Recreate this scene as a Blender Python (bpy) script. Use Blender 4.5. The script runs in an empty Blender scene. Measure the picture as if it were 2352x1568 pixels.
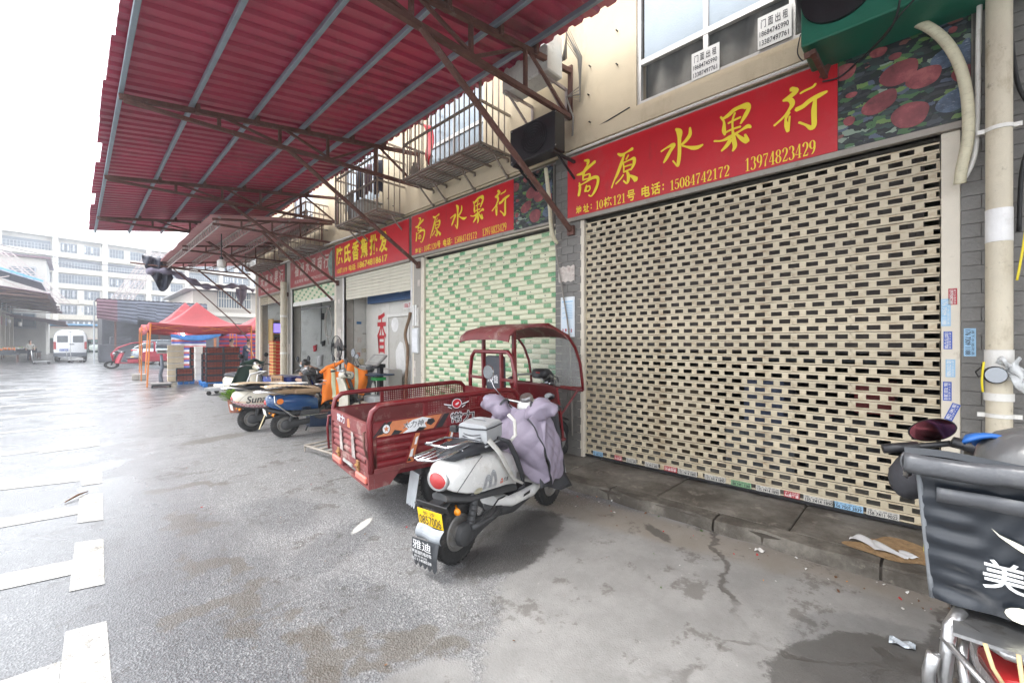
import bpy, math, random
from mathutils import Vector, Matrix
R = math.radians
random.seed(7)
scene = bpy.context.scene
COL = scene.collection

# ------------------------------------------------------------------ camera, sky, sun, exposure
F = 975.0; TH = math.atan(1004 / F); CX, CY, H = 1176.0, 786.0, 1.55
_s, _c = math.sin(TH), math.cos(TH)
cam_data = bpy.data.cameras.new('camera'); cam = bpy.data.objects.new('camera', cam_data); COL.objects.link(cam)
cam.location = (0, 0, H); cam.rotation_euler = (R(90), 0, -TH)
cam_data.sensor_width = 36; cam_data.lens = F / 2352 * 36
cam_data.shift_y = (CY - 784) / 2352; cam_data.clip_end = 800; cam_data.clip_start = .05
scene.camera = cam
world = bpy.data.worlds.new('World'); scene.world = world; world.use_nodes = True
wt = world.node_tree; wt.nodes.clear()
w_out = wt.nodes.new('ShaderNodeOutputWorld'); w_bg = wt.nodes.new('ShaderNodeBackground')
w_sky = wt.nodes.new('ShaderNodeTexSky'); w_sky.sky_type = 'NISHITA'; w_sky.sun_disc = False
SUN_EL, SUN_AZ = R(58), R(-65)
w_sky.sun_elevation = SUN_EL; w_sky.sun_rotation = SUN_AZ; w_sky.dust_density = 4.0; w_sky.air_density = .8
w_hs = wt.nodes.new('ShaderNodeHueSaturation'); w_hs.inputs['Saturation'].default_value = .22
w_mix = wt.nodes.new('ShaderNodeMix'); w_mix.data_type = 'RGBA'; w_mix.inputs[0].default_value = .65
w_mix.inputs[7].default_value = (10.2, 10.6, 11.2, 1)
wt.links.new(w_sky.outputs[0], w_hs.inputs['Color']); wt.links.new(w_hs.outputs[0], w_mix.inputs[6])
wt.links.new(w_mix.outputs[2], w_bg.inputs[0]); wt.links.new(w_bg.outputs[0], w_out.inputs[0])
w_bg.inputs[1].default_value = .15
sun_d = bpy.data.lights.new('sun', 'SUN'); sun_d.energy = 1.0; sun_d.angle = R(25); sun_d.color = (1, .96, .9)
sun = bpy.data.objects.new('sun', sun_d); COL.objects.link(sun)
# light comes from the open street side (-x) and behind
_sd = Vector((math.sin(SUN_AZ) * math.cos(SUN_EL), math.cos(SUN_AZ) * math.cos(SUN_EL), math.sin(SUN_EL)))
sun.rotation_euler = _sd.to_track_quat('Z', 'Y').to_euler(); sun.location = (0, 0, 30)
scene.view_settings.view_transform = 'Standard'; scene.view_settings.look = 'None'
scene.view_settings.exposure = 1.62; scene.view_settings.gamma = 1
scene.view_settings.use_curve_mapping = False
scene.cycles.max_bounces = 6; scene.cycles.diffuse_bounces = 3; scene.cycles.transparent_max_bounces = 8

# rays of the photograph's own camera, used only to read off real positions on real planes
def _ray(px, py):
    u = (px - CX) / F; v = (CY - py) / F
    return (_s + u * _c, _c - u * _s, v)
def WX(px, py, X=4.5):
    d = _ray(px, py); t = X / d[0]; return Vector((X, d[1] * t, H + d[2] * t))
def GZ(px, py, z=0.):
    d = _ray(px, py); t = (z - H) / d[2]; return Vector((d[0] * t, d[1] * t, z))
def YP(px, py, Y):
    d = _ray(px, py); t = Y / d[1]; return Vector((d[0] * t, Y, H + d[2] * t))

# ------------------------------------------------------------------ materials
MATS = {}
def pm(name, col, rough=.6, metal=0., var=.12, vs=5., bump=.08, bs=60., dirt=None, coat=0., emit=None, alpha=1., trans=0., spec=None, dirt2=None, rv=.03):
    if name in MATS: return MATS[name]
    m = bpy.data.materials.new(name); m.use_nodes = True; MATS[name] = m
    nt = m.node_tree; b = nt.nodes['Principled BSDF']; L = nt.links.new
    c = tuple(col) + (1,)
    m.diffuse_color = c
    b.inputs['Base Color'].default_value = c; b.inputs['Roughness'].default_value = rough
    b.inputs['Metallic'].default_value = metal
    if coat: b.inputs['Coat Weight'].default_value = coat; b.inputs['Coat Roughness'].default_value = .15
    if spec is not None: b.inputs['Specular IOR Level'].default_value = spec
    if alpha < 1: b.inputs['Alpha'].default_value = alpha
    if trans: b.inputs['Transmission Weight'].default_value = trans
    if emit: b.inputs['Emission Color'].default_value = tuple(emit[0]) + (1,); b.inputs['Emission Strength'].default_value = emit[1]
    tc = nt.nodes.new('ShaderNodeTexCoord')
    last = None
    if var:
        n = nt.nodes.new('ShaderNodeTexNoise'); n.inputs['Scale'].default_value = vs; n.inputs['Detail'].default_value = 6
        n.inputs['Roughness'].default_value = .65
        L(tc.outputs['Object'], n.inputs['Vector'])
        mr = nt.nodes.new('ShaderNodeMapRange'); mr.inputs[1].default_value = .3; mr.inputs[2].default_value = .7
        L(n.outputs[0], mr.inputs[0])
        mx = nt.nodes.new('ShaderNodeMix'); mx.data_type = 'RGBA'
        mx.inputs[6].default_value = tuple(min(1, x * (1 - var)) for x in col) + (1,)
        mx.inputs[7].default_value = tuple(min(1, x * (1 + var)) for x in col) + (1,)
        L(mr.outputs[0], mx.inputs[0]); last = mx.outputs[2]
        r2 = nt.nodes.new('ShaderNodeMapRange'); r2.inputs[3].default_value = max(0, rough - .08); r2.inputs[4].default_value = min(1, rough + .12)
        L(n.outputs[0], r2.inputs[0]); L(r2.outputs[0], b.inputs['Roughness'])
    for d in (dirt, dirt2):
        if not d: continue
        dc, amt, ds = d[:3]; st = d[3] if len(d) > 3 else (1, 1, 1)
        mp = nt.nodes.new('ShaderNodeMapping'); mp.inputs['Scale'].default_value = st
        L(tc.outputs['Object'], mp.inputs[0])
        n = nt.nodes.new('ShaderNodeTexNoise'); n.inputs['Scale'].default_value = ds; n.inputs['Detail'].default_value = 8; n.inputs['Roughness'].default_value = .7
        L(mp.outputs[0], n.inputs['Vector'])
        mr = nt.nodes.new('ShaderNodeMapRange'); mr.inputs[1].default_value = .68 - .32 * amt; mr.inputs[2].default_value = .80 - .2 * amt
        mr.inputs[4].default_value = .85
        L(n.outputs[0], mr.inputs[0])
        mx = nt.nodes.new('ShaderNodeMix'); mx.data_type = 'RGBA'
        if last: L(last, mx.inputs[6])
        else: mx.inputs[6].default_value = c
        mx.inputs[7].default_value = tuple(dc) + (1,)
        L(mr.outputs[0], mx.inputs[0]); last = mx.outputs[2]
    if last:
        oi = nt.nodes.new('ShaderNodeObjectInfo'); hr = nt.nodes.new('ShaderNodeMapRange'); hr.inputs[3].default_value = 1 - rv; hr.inputs[4].default_value = 1 + rv
        L(oi.outputs['Random'], hr.inputs[0]); hs = nt.nodes.new('ShaderNodeHueSaturation'); L(hr.outputs[0], hs.inputs['Value']); L(last, hs.inputs['Color']); last = hs.outputs[0]
        L(last, b.inputs['Base Color'])
    if bump:
        n = nt.nodes.new('ShaderNodeTexNoise'); n.inputs['Scale'].default_value = bs; n.inputs['Detail'].default_value = 4
        L(tc.outputs['Object'], n.inputs['Vector'])
        bp = nt.nodes.new('ShaderNodeBump'); bp.inputs['Strength'].default_value = min(1, bump * 2); bp.inputs['Distance'].default_value = .01
        L(n.outputs[0], bp.inputs['Height']); L(bp.outputs[0], b.inputs['Normal'])
    return m

# ------------------------------------------------------------------ mesh builder
def _frame(d):
    d = d.normalized(); a = Vector((0, 0, 1)) if abs(d.z) < .92 else Vector((1, 0, 0))
    u = d.cross(a).normalized(); return u, u.cross(d).normalized()
class MB:
    def __init__(s): s.v = []; s.f = []; s.mi = []; s.cur = 0
    def add(s, vs, fs):
        o = len(s.v); s.v += [tuple(x) for x in vs]
        for f in fs: s.f.append(tuple(i + o for i in f)); s.mi.append(s.cur)
        return s
    def box(s, x0, y0, z0, x1, y1, z1, c=0):
        if c:
            c = min(c, abs(x1-x0)*.45, abs(y1-y0)*.45, abs(z1-z0)*.45)
            vs = []
            for (zz, k) in ((z0, c), (z0 + c, 0), (z1 - c, 0), (z1, c)):
                a, b, d, e = x0 + k, y0 + k, x1 - k, y1 - k
                vs += [(a + c*.6, b, zz), (d - c*.6, b, zz), (d, b + c*.6, zz), (d, e - c*.6, zz), (d - c*.6, e, zz), (a + c*.6, e, zz), (a, e - c*.6, zz), (a, b + c*.6, zz)]
            fs = [tuple(range(7, -1, -1)), tuple(range(24, 32))]
            for r in range(3):
                for i in range(8): j = (i + 1) % 8; fs.append((r*8+i, r*8+j, r*8+8+j, r*8+8+i))
            return s.add(vs, fs)
        return s.add([(x0,y0,z0),(x1,y0,z0),(x1,y1,z0),(x0,y1,z0),(x0,y0,z1),(x1,y0,z1),(x1,y1,z1),(x0,y1,z1)],
                     [(0,3,2,1),(4,5,6,7),(0,1,5,4),(1,2,6,5),(2,3,7,6),(3,0,4,7)])
    def cbox(s, cx, cy, cz, sx, sy, sz, c=0): return s.box(cx-sx/2, cy-sy/2, cz-sz/2, cx+sx/2, cy+sy/2, cz+sz/2, c)
    def obox(s, M, sx, sy, sz, c=0):
        t = MB().cbox(0, 0, 0, sx, sy, sz, c)
        return s.add([M @ Vector(p) for p in t.v], t.f)
    def beam(s, p, q, w, h=None):
        p, q = Vector(p), Vector(q); h = h or w; u, v = _frame(q - p)
        vs = [e + u * a * w / 2 + v * b * h / 2 for e in (p, q) for a, b in ((-1,-1),(1,-1),(1,1),(-1,1))]
        return s.add(vs, [(3,2,1,0),(4,5,6,7),(0,1,5,4),(1,2,6,5),(2,3,7,6),(3,0,4,7)])
    def tube(s, pts, r, seg=8, closed=False, caps=True):
        pts = [Vector(p) for p in pts]; n = len(pts); rr = r if isinstance(r, (list, tuple)) else [r] * n
        vs = []; u = None
        for i, p in enumerate(pts):
            a = pts[(i - 1) % n] if (closed or i) else p; b = pts[(i + 1) % n] if (closed or i < n - 1) else p
            d = (b - a).normalized()
            if u is None: u, v = _frame(d)
            else:
                u = (u - d * u.dot(d))
                u = u.normalized() if u.length > 1e-6 else _frame(d)[0]
                v = u.cross(d).normalized()
            for k in range(seg):
                t = 2 * math.pi * k / seg; vs.append(p + (u * math.cos(t) + v * math.sin(t)) * rr[i])
        fs = []
        for i in range(n if closed else n - 1):
            j = (i + 1) % n
            for k in range(seg):
                l = (k + 1) % seg; fs.append((i*seg+k, j*seg+k, j*seg+l, i*seg+l))
        if caps and not closed: fs += [tuple(range(seg)), tuple(range((n-1)*seg + seg - 1, (n-1)*seg - 1, -1))]
        return s.add(vs, fs)
    def cyl(s, p, q, r, r2=None, seg=16): return s.tube([p, q], [r, r if r2 is None else r2], seg)
    def lathe(s, prof, o=(0,0,0), ax=(0,0,1), seg=24, arc=1.0):
        o = Vector(o); d = Vector(ax).normalized(); u, v = _frame(d); n = len(prof); vs = []
        full = arc >= 1
        m = seg if full else seg + 1
        for k in range(m):
            t = 2 * math.pi * arc * k / seg; e = u * math.cos(t) + v * math.sin(t)
            for r, h in prof: vs.append(o + e * r + d * h)
        fs = []
        for k in range(seg if full else seg):
            l = (k + 1) % m if full else k + 1
            for i in range(n - 1): fs.append((k*n+i, l*n+i, l*n+i+1, k*n+i+1))
        return s.add(vs, fs)
    def poly(s, pts, n=None, th=0.):
        pts = [Vector(p) for p in pts]; k = len(pts)
        if not th: return s.add(pts, [tuple(range(k))])
        n = Vector(n).normalized()
        return s.add(pts + [p - n * th for p in pts], [tuple(range(k)), tuple(range(2*k-1, k-1, -1))] + [(i, i + k, (i+1) % k + k, (i+1) % k) for i in range(k)])
    def grid(s, fn, nu, nv, th=0.):
        vs = [Vector(fn(i / nu, j / nv)) for j in range(nv + 1) for i in range(nu + 1)]
        fs = [(j*(nu+1)+i, j*(nu+1)+i+1, (j+1)*(nu+1)+i+1, (j+1)*(nu+1)+i) for j in range(nv) for i in range(nu)]
        if th:
            W = nu + 1; N = len(vs); ns = []
            for j in range(nv + 1):
                for i in range(W):
                    a = vs[j*W+min(i+1, nu)] - vs[j*W+max(i-1, 0)]; b = vs[min(j+1, nv)*W+i] - vs[max(j-1, 0)*W+i]
                    nn = a.cross(b); ns.append(nn.normalized() if nn.length > 1e-9 else Vector((0,0,1)))
            vs2 = [p - q * th for p, q in zip(vs, ns)]
            fs2 = [tuple(reversed([i + N for i in f])) for f in fs]
            ring = [i for i in range(W)] + [j*W+nu for j in range(1, nv+1)] + [nv*W+i for i in range(nu-1, -1, -1)] + [j*W for j in range(nv-1, 0, -1)]
            sd = [(ring[(k+1) % len(ring)], ring[k], ring[k] + N, ring[(k+1) % len(ring)] + N) for k in range(len(ring))]
            return s.add(vs + vs2, fs + fs2 + sd)
        return s.add(vs, fs)
    def loft(s, st, seg=20, e=2.4, caps=True):
        # stations (x, y, z, half width, half height[, exponent]) of superellipses across the x axis
        vs = []
        for q in st:
            x, y, z, a, b = q[:5]; ex = q[5] if len(q) > 5 else e
            for k in range(seg):
                t = 2 * math.pi * k / seg; ct, sn = math.cos(t), math.sin(t)
                vs.append((x, y + a * math.copysign(abs(ct) ** (2/ex), ct), z + b * math.copysign(abs(sn) ** (2/ex), sn)))
        fs = []
        for i in range(len(st) - 1):
            for k in range(seg):
                l = (k + 1) % seg; fs.append((i*seg+k, i*seg+l, (i+1)*seg+l, (i+1)*seg+k))
        if caps: fs += [tuple(range(seg-1, -1, -1)), tuple(range((len(st)-1)*seg, len(st)*seg))]
        return s.add(vs, fs)
    def xf(s, M, start=0):
        s.v = s.v[:start] + [tuple(M @ Vector(p)) for p in s.v[start:]]; return s

def mat_of(o):
    M = o.matrix_basis.copy(); p = o.parent
    while p: M = p.matrix_basis @ M; p = p.parent
    return M
def build(name, mb, mat, parent=None, world=False, smooth=False, bevel=0, sub=0, kind=None, label=None, cat=None, group=None, recalc=True):
    me = bpy.data.meshes.new(name)
    vs = mb.v
    if world and parent:
        Mi = mat_of(parent).inverted(); vs = [tuple(Mi @ Vector(p)) for p in vs]
    me.from_pydata(vs, [], mb.f)
    for m in (mat if isinstance(mat, (list, tuple)) else [mat]): me.materials.append(m)
    if any(mb.mi): me.polygons.foreach_set('material_index', mb.mi)
    if recalc:
        import bmesh
        bm = bmesh.new(); bm.from_mesh(me); bmesh.ops.recalc_face_normals(bm, faces=bm.faces); bm.to_mesh(me); bm.free()
    if smooth:
        me.polygons.foreach_set('use_smooth', [True] * len(me.polygons))
        if smooth is not True: me.set_sharp_from_angle(angle=R(smooth))
    me.update()
    return link(name, me, parent, bevel, sub, kind, label, cat, group)
def link(name, me, parent=None, bevel=0, sub=0, kind=None, label=None, cat=None, group=None):
    o = bpy.data.objects.new(name, me); COL.objects.link(o)
    if parent: o.parent = parent
    if bevel:
        b = o.modifiers.new('bevel', 'BEVEL'); b.width = bevel; b.segments = 2; b.limit_method = 'ANGLE'; b.angle_limit = R(40)
    if sub:
        b = o.modifiers.new('sub', 'SUBSURF'); b.levels = sub; b.render_levels = sub
    if kind: o['kind'] = kind
    if label: o['label'] = label
    if cat: o['category'] = cat
    if group: o['group'] = group
    return o
def thing(name, label, cat, loc=(0,0,0), rz=0., group=None, ry=0., parent=None):
    o = bpy.data.objects.new(name, None); o.empty_display_size = .1; COL.objects.link(o)
    o.location = loc; o.rotation_euler = (0, ry, rz)
    if parent: o.parent = parent
    if label: o['label'] = label
    if cat: o['category'] = cat
    if group: o['group'] = group
    return o
def copy_tree(o, parent=None):
    c = o.copy(); COL.objects.link(c); c.parent = parent
    for ch in list(o.children): copy_tree(ch, c)
    return c
def dup(o, loc, rz=None, label=None, scale=None):
    c = copy_tree(o); c.location = loc
    if rz is not None: c.rotation_euler = (0, 0, rz)
    if label: c['label'] = label
    if scale: c.scale = scale if isinstance(scale, (tuple, list)) else (scale,)*3
    return c

# ------------------------------------------------------------------ lettering
_TXT = {}
def text_mesh(s, bold=0.):
    if (s, bold) in _TXT: return _TXT[(s, bold)]
    cu = bpy.data.curves.new('lettering', 'FONT'); cu.body = s; cu.size = 1; cu.offset = bold; cu.resolution_u = 3
    o = bpy.data.objects.new('lettering', cu); COL.objects.link(o)
    dg = bpy.context.evaluated_depsgraph_get(); dg.update()
    me = bpy.data.meshes.new_from_object(o.evaluated_get(dg))
    vs = [tuple(v.co) for v in me.vertices]; fs = [tuple(p.vertices) for p in me.polygons]
    bpy.data.objects.remove(o); bpy.data.curves.remove(cu); bpy.data.meshes.remove(me)
    _TXT[(s, bold)] = (vs, fs); return vs, fs
def text_mb(s, o, u, v, w, h, bold=0., mb=None, shear=0.):
    """flat lettering fitted into a box of width w and height h whose lower left corner is o, along u and v"""
    vs, fs = text_mesh(s, bold)
    if not vs: return mb or MB()
    x0 = min(p[0] for p in vs); x1 = max(p[0] for p in vs); y0 = min(p[1] for p in vs); y1 = max(p[1] for p in vs)
    o, u, v = Vector(o), Vector(u).normalized(), Vector(v).normalized(); mb = mb or MB()
    pts = []
    for p in vs:
        a = (p[0] - x0) / (x1 - x0 + 1e-9) * w; b = (p[1] - y0) / (y1 - y0 + 1e-9) * h
        pts.append(o + u * (a + shear * b) + v * b)
    return mb.add(pts, fs)
# serif digits from strokes of changing width: (x, y, halfwidth)
def _arc(cx, cy, rx, ry, a0, a1, n=12, thick=.075, thin=.022):
    out = []
    for i in range(n + 1):
        a = R(a0 + (a1 - a0) * i / n); k = abs(math.cos(a)) ** 1.5
        out.append((cx + rx * math.cos(a), cy + ry * math.sin(a), thin + (thick - thin) * k))
    return out
DIG = {
 '0': [_arc(.25, .5, .19, .48, 0, 360, 24)],
 '1': [[(.28, .02, .065), (.28, .98, .065)], [(.1, .02, .025), (.46, .02, .025)], [(.08, .8, .02), (.3, .96, .035)]],
 '2': [_arc(.25, .72, .18, .26, 170, -30, 12) + [(.12, .1, .03), (.08, .04, .03)], [(.07, .06, .055), (.44, .06, .055)], [(.44, .05, .03), (.46, .22, .012)], [(.09, .74, .055), (.12, .7, .05)]],
 '3': [_arc(.23, .75, .17, .23, 150, -70, 12), _arc(.23, .28, .2, .27, 70, -150, 14), [(.08, .82, .05), (.11, .78, .05)], [(.06, .2, .05), (.1, .16, .05)]],
 '4': [[(.34, .02, .062), (.34, .98, .062)], [(.02, .27, .024), (.5, .27, .024)], [(.02, .27, .02), (.32, .95, .024)], [(.2, .02, .022), (.48, .02, .022)]],
 '5': [[(.1, .93, .05), (.42, .93, .05)], [(.1, .95, .02), (.1, .54, .02)], _arc(.23, .32, .2, .3, 130, -150, 14), [(.05, .2, .05), (.09, .16, .05)]],
 '6': [_arc(.25, .3, .18, .28, 0, 360, 20), _arc(.36, .42, .29, .54, 180, 100, 10)],
 '7': [[(.07, .92, .055), (.45, .92, .055)], [(.44, .9, .025), (.24, .4, .045), (.22, .02, .07)], [(.07, .94, .02), (.06, .76, .012)]],
 '8': [_arc(.25, .75, .16, .22, 0, 360, 18, .06), _arc(.25, .27, .19, .25, 0, 360, 20)],
 '9': [_arc(.25, .7, .18, .28, 0, 360, 20), _arc(.14, .58, .29, .54, 0, -80, 10)],
}
def stroke(mb, pts, o, u, v, sx, sy, lift=0.):
    o, u, v = Vector(o), Vector(u), Vector(v); n = u.cross(v).normalized() * lift
    P = [(p[0]*sx, p[1]*sy, p[2]*min(sx, sy) if len(p) > 2 else .02) for p in pts]; L = []; Rr = []
    for i, (x, y, w) in enumerate(P):
        a = P[max(i-1, 0)]; b = P[min(i+1, len(P)-1)]; dx, dy = b[0]-a[0], b[1]-a[1]; l = math.hypot(dx, dy) or 1
        nx, ny = -dy / l * w, dx / l * w
        e = n + u.cross(v).normalized() * 2.5e-5 * i; L.append(o + u * (x + nx) + v * (y + ny) + e); Rr.append(o + u * (x - nx) + v * (y - ny) + e)
    k = len(P)
    return mb.add(L + Rr, [(i, i + 1, k + i + 1, k + i) for i in range(k - 1)])
def digits_mb(s, o, u, v, w, h, mb=None):
    mb = mb or MB(); o, u, v = Vector(o), Vector(u), Vector(v); n = len(s); cw = w / n
    for i, ch in enumerate(s):
        for j, st in enumerate(DIG.get(ch, [])):
            stroke(mb, st, o + u * cw * i, u, v, cw / .56, h, lift=.0004 * j)
    return mb
U_W, V_W = Vector((0, -1, 0)), Vector((0, 0, 1))     # writing directions on the shop front
# brush characters of the shop name (traced once on the sign, metres from its lower left corner)
BRUSH = {
 'gao': [[(0.25, 0.68, 0.007), (0.31, 0.66, 0.014), (0.3, 0.62, 0.014)], [(0.14, 0.53, 0.007), (0.22, 0.53, 0.014), (0.3, 0.57, 0.014), (0.41, 0.62, 0.014)], [(0.31, 0.62, 0.007), (0.25, 0.54, 0.014), (0.23, 0.45, 0.007)], [(0.25, 0.49, 0.007), (0.33, 0.49, 0.007), (0.33, 0.44, 0.014), (0.31, 0.41, 0.007)], [(0.23, 0.44, 0.007), (0.28, 0.44, 0.007), (0.35, 0.43, 0.007)], [(0.18, 0.42, 0.007), (0.19, 0.35, 0.014), (0.17, 0.26, 0.014)], [(0.17, 0.38, 0.006), (0.27, 0.4, 0.007), (0.38, 0.43, 0.014), (0.45, 0.41, 0.014), (0.45, 0.34, 0.014), (0.41, 0.26, 0.014), (0.36, 0.21, 0.007), (0.32, 0.23, 0.007)], [(0.29, 0.36, 0.007), (0.27, 0.29, 0.014)], [(0.27, 0.33, 0.007), (0.33, 0.34, 0.007), (0.34, 0.3, 0.007), (0.31, 0.28, 0.007)], [(0.27, 0.29, 0.006), (0.32, 0.28, 0.007)]],
 'yuan': [[(0.72, 0.62, 0.007), (0.77, 0.59, 0.014), (0.83, 0.6, 0.007), (0.91, 0.62, 0.014)], [(0.81, 0.59, 0.007), (0.77, 0.5, 0.014), (0.72, 0.39, 0.014), (0.67, 0.31, 0.007), (0.64, 0.24, 0.007)], [(0.86, 0.56, 0.007), (0.83, 0.52, 0.007)], [(0.79, 0.5, 0.007), (0.8, 0.44, 0.007), (0.8, 0.38, 0.007)], [(0.8, 0.49, 0.007), (0.88, 0.5, 0.007), (0.93, 0.5, 0.014), (0.93, 0.44, 0.014), (0.89, 0.38, 0.007)], [(0.81, 0.44, 0.006), (0.9, 0.44, 0.007)], [(0.8, 0.38, 0.007), (0.89, 0.39, 0.007)], [(0.84, 0.38, 0.007), (0.86, 0.33, 0.014), (0.86, 0.27, 0.014), (0.84, 0.24, 0.007), (0.8, 0.28, 0.007)], [(0.8, 0.35, 0.007), (0.76, 0.31, 0.007), (0.7, 0.27, 0.007)], [(0.88, 0.32, 0.007), (0.92, 0.29, 0.014), (0.96, 0.25, 0.022)]],
 'shui': [[(1.41, 0.67, 0.007), (1.45, 0.62, 0.022), (1.45, 0.54, 0.014), (1.45, 0.4, 0.014), (1.44, 0.31, 0.014), (1.43, 0.27, 0.007), (1.38, 0.34, 0.006)], [(1.25, 0.48, 0.007), (1.31, 0.5, 0.007), (1.37, 0.51, 0.014), (1.39, 0.5, 0.014), (1.35, 0.45, 0.014), (1.31, 0.39, 0.014), (1.28, 0.35, 0.007)], [(1.56, 0.63, 0.007), (1.56, 0.56, 0.014), (1.52, 0.51, 0.014), (1.47, 0.48, 0.007)], [(1.48, 0.47, 0.007), (1.53, 0.44, 0.007), (1.59, 0.41, 0.014), (1.64, 0.4, 0.014), (1.69, 0.41, 0.007)]],
 'guo': [[(1.86, 0.63, 0.007), (1.89, 0.57, 0.007), (1.89, 0.49, 0.014), (1.9, 0.44, 0.007)], [(1.87, 0.6, 0.007), (1.93, 0.62, 0.014), (1.98, 0.65, 0.014), (2.04, 0.66, 0.014), (2.09, 0.65, 0.022), (2.11, 0.62, 0.014), (2.08, 0.56, 0.014), (2.04, 0.5, 0.007)], [(1.99, 0.62, 0.007), (1.97, 0.56, 0.007), (1.97, 0.47, 0.007), (1.98, 0.37, 0.014), (1.99, 0.3, 0.014), (1.97, 0.26, 0.007)], [(1.93, 0.54, 0.007), (1.97, 0.55, 0.007), (2.04, 0.56, 0.007)], [(1.91, 0.46, 0.007), (1.97, 0.47, 0.007), (2.04, 0.47, 0.007)], [(1.8, 0.41, 0.007), (1.87, 0.39, 0.007), (1.95, 0.4, 0.014), (2.04, 0.43, 0.007), (2.1, 0.45, 0.014), (2.13, 0.43, 0.007)], [(1.95, 0.37, 0.014), (1.92, 0.33, 0.014), (1.87, 0.29, 0.007)], [(2.01, 0.4, 0.007), (2.06, 0.34, 0.014), (2.1, 0.31, 0.014), (2.08, 0.38, 0.007)]],
 'xing': [[(2.45, 0.66, 0.014), (2.49, 0.63, 0.014), (2.45, 0.6, 0.014), (2.39, 0.58, 0.007)], [(2.39, 0.58, 0.007), (2.44, 0.57, 0.014), (2.46, 0.52, 0.014), (2.42, 0.46, 0.007), (2.38, 0.42, 0.007), (2.32, 0.38, 0.007)], [(2.43, 0.46, 0.014), (2.41, 0.4, 0.007), (2.42, 0.34, 0.014), (2.43, 0.29, 0.007), (2.44, 0.42, 0.006)], [(2.63, 0.63, 0.007), (2.61, 0.61, 0.007), (2.55, 0.6, 0.007), (2.52, 0.59, 0.006)], [(2.71, 0.53, 0.007), (2.66, 0.52, 0.014), (2.59, 0.5, 0.014), (2.54, 0.47, 0.014), (2.49, 0.46, 0.014)], [(2.63, 0.51, 0.007), (2.62, 0.42, 0.014), (2.62, 0.34, 0.014), (2.62, 0.28, 0.014), (2.6, 0.26, 0.014), (2.56, 0.3, 0.007), (2.51, 0.34, 0.007)]],
}
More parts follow.
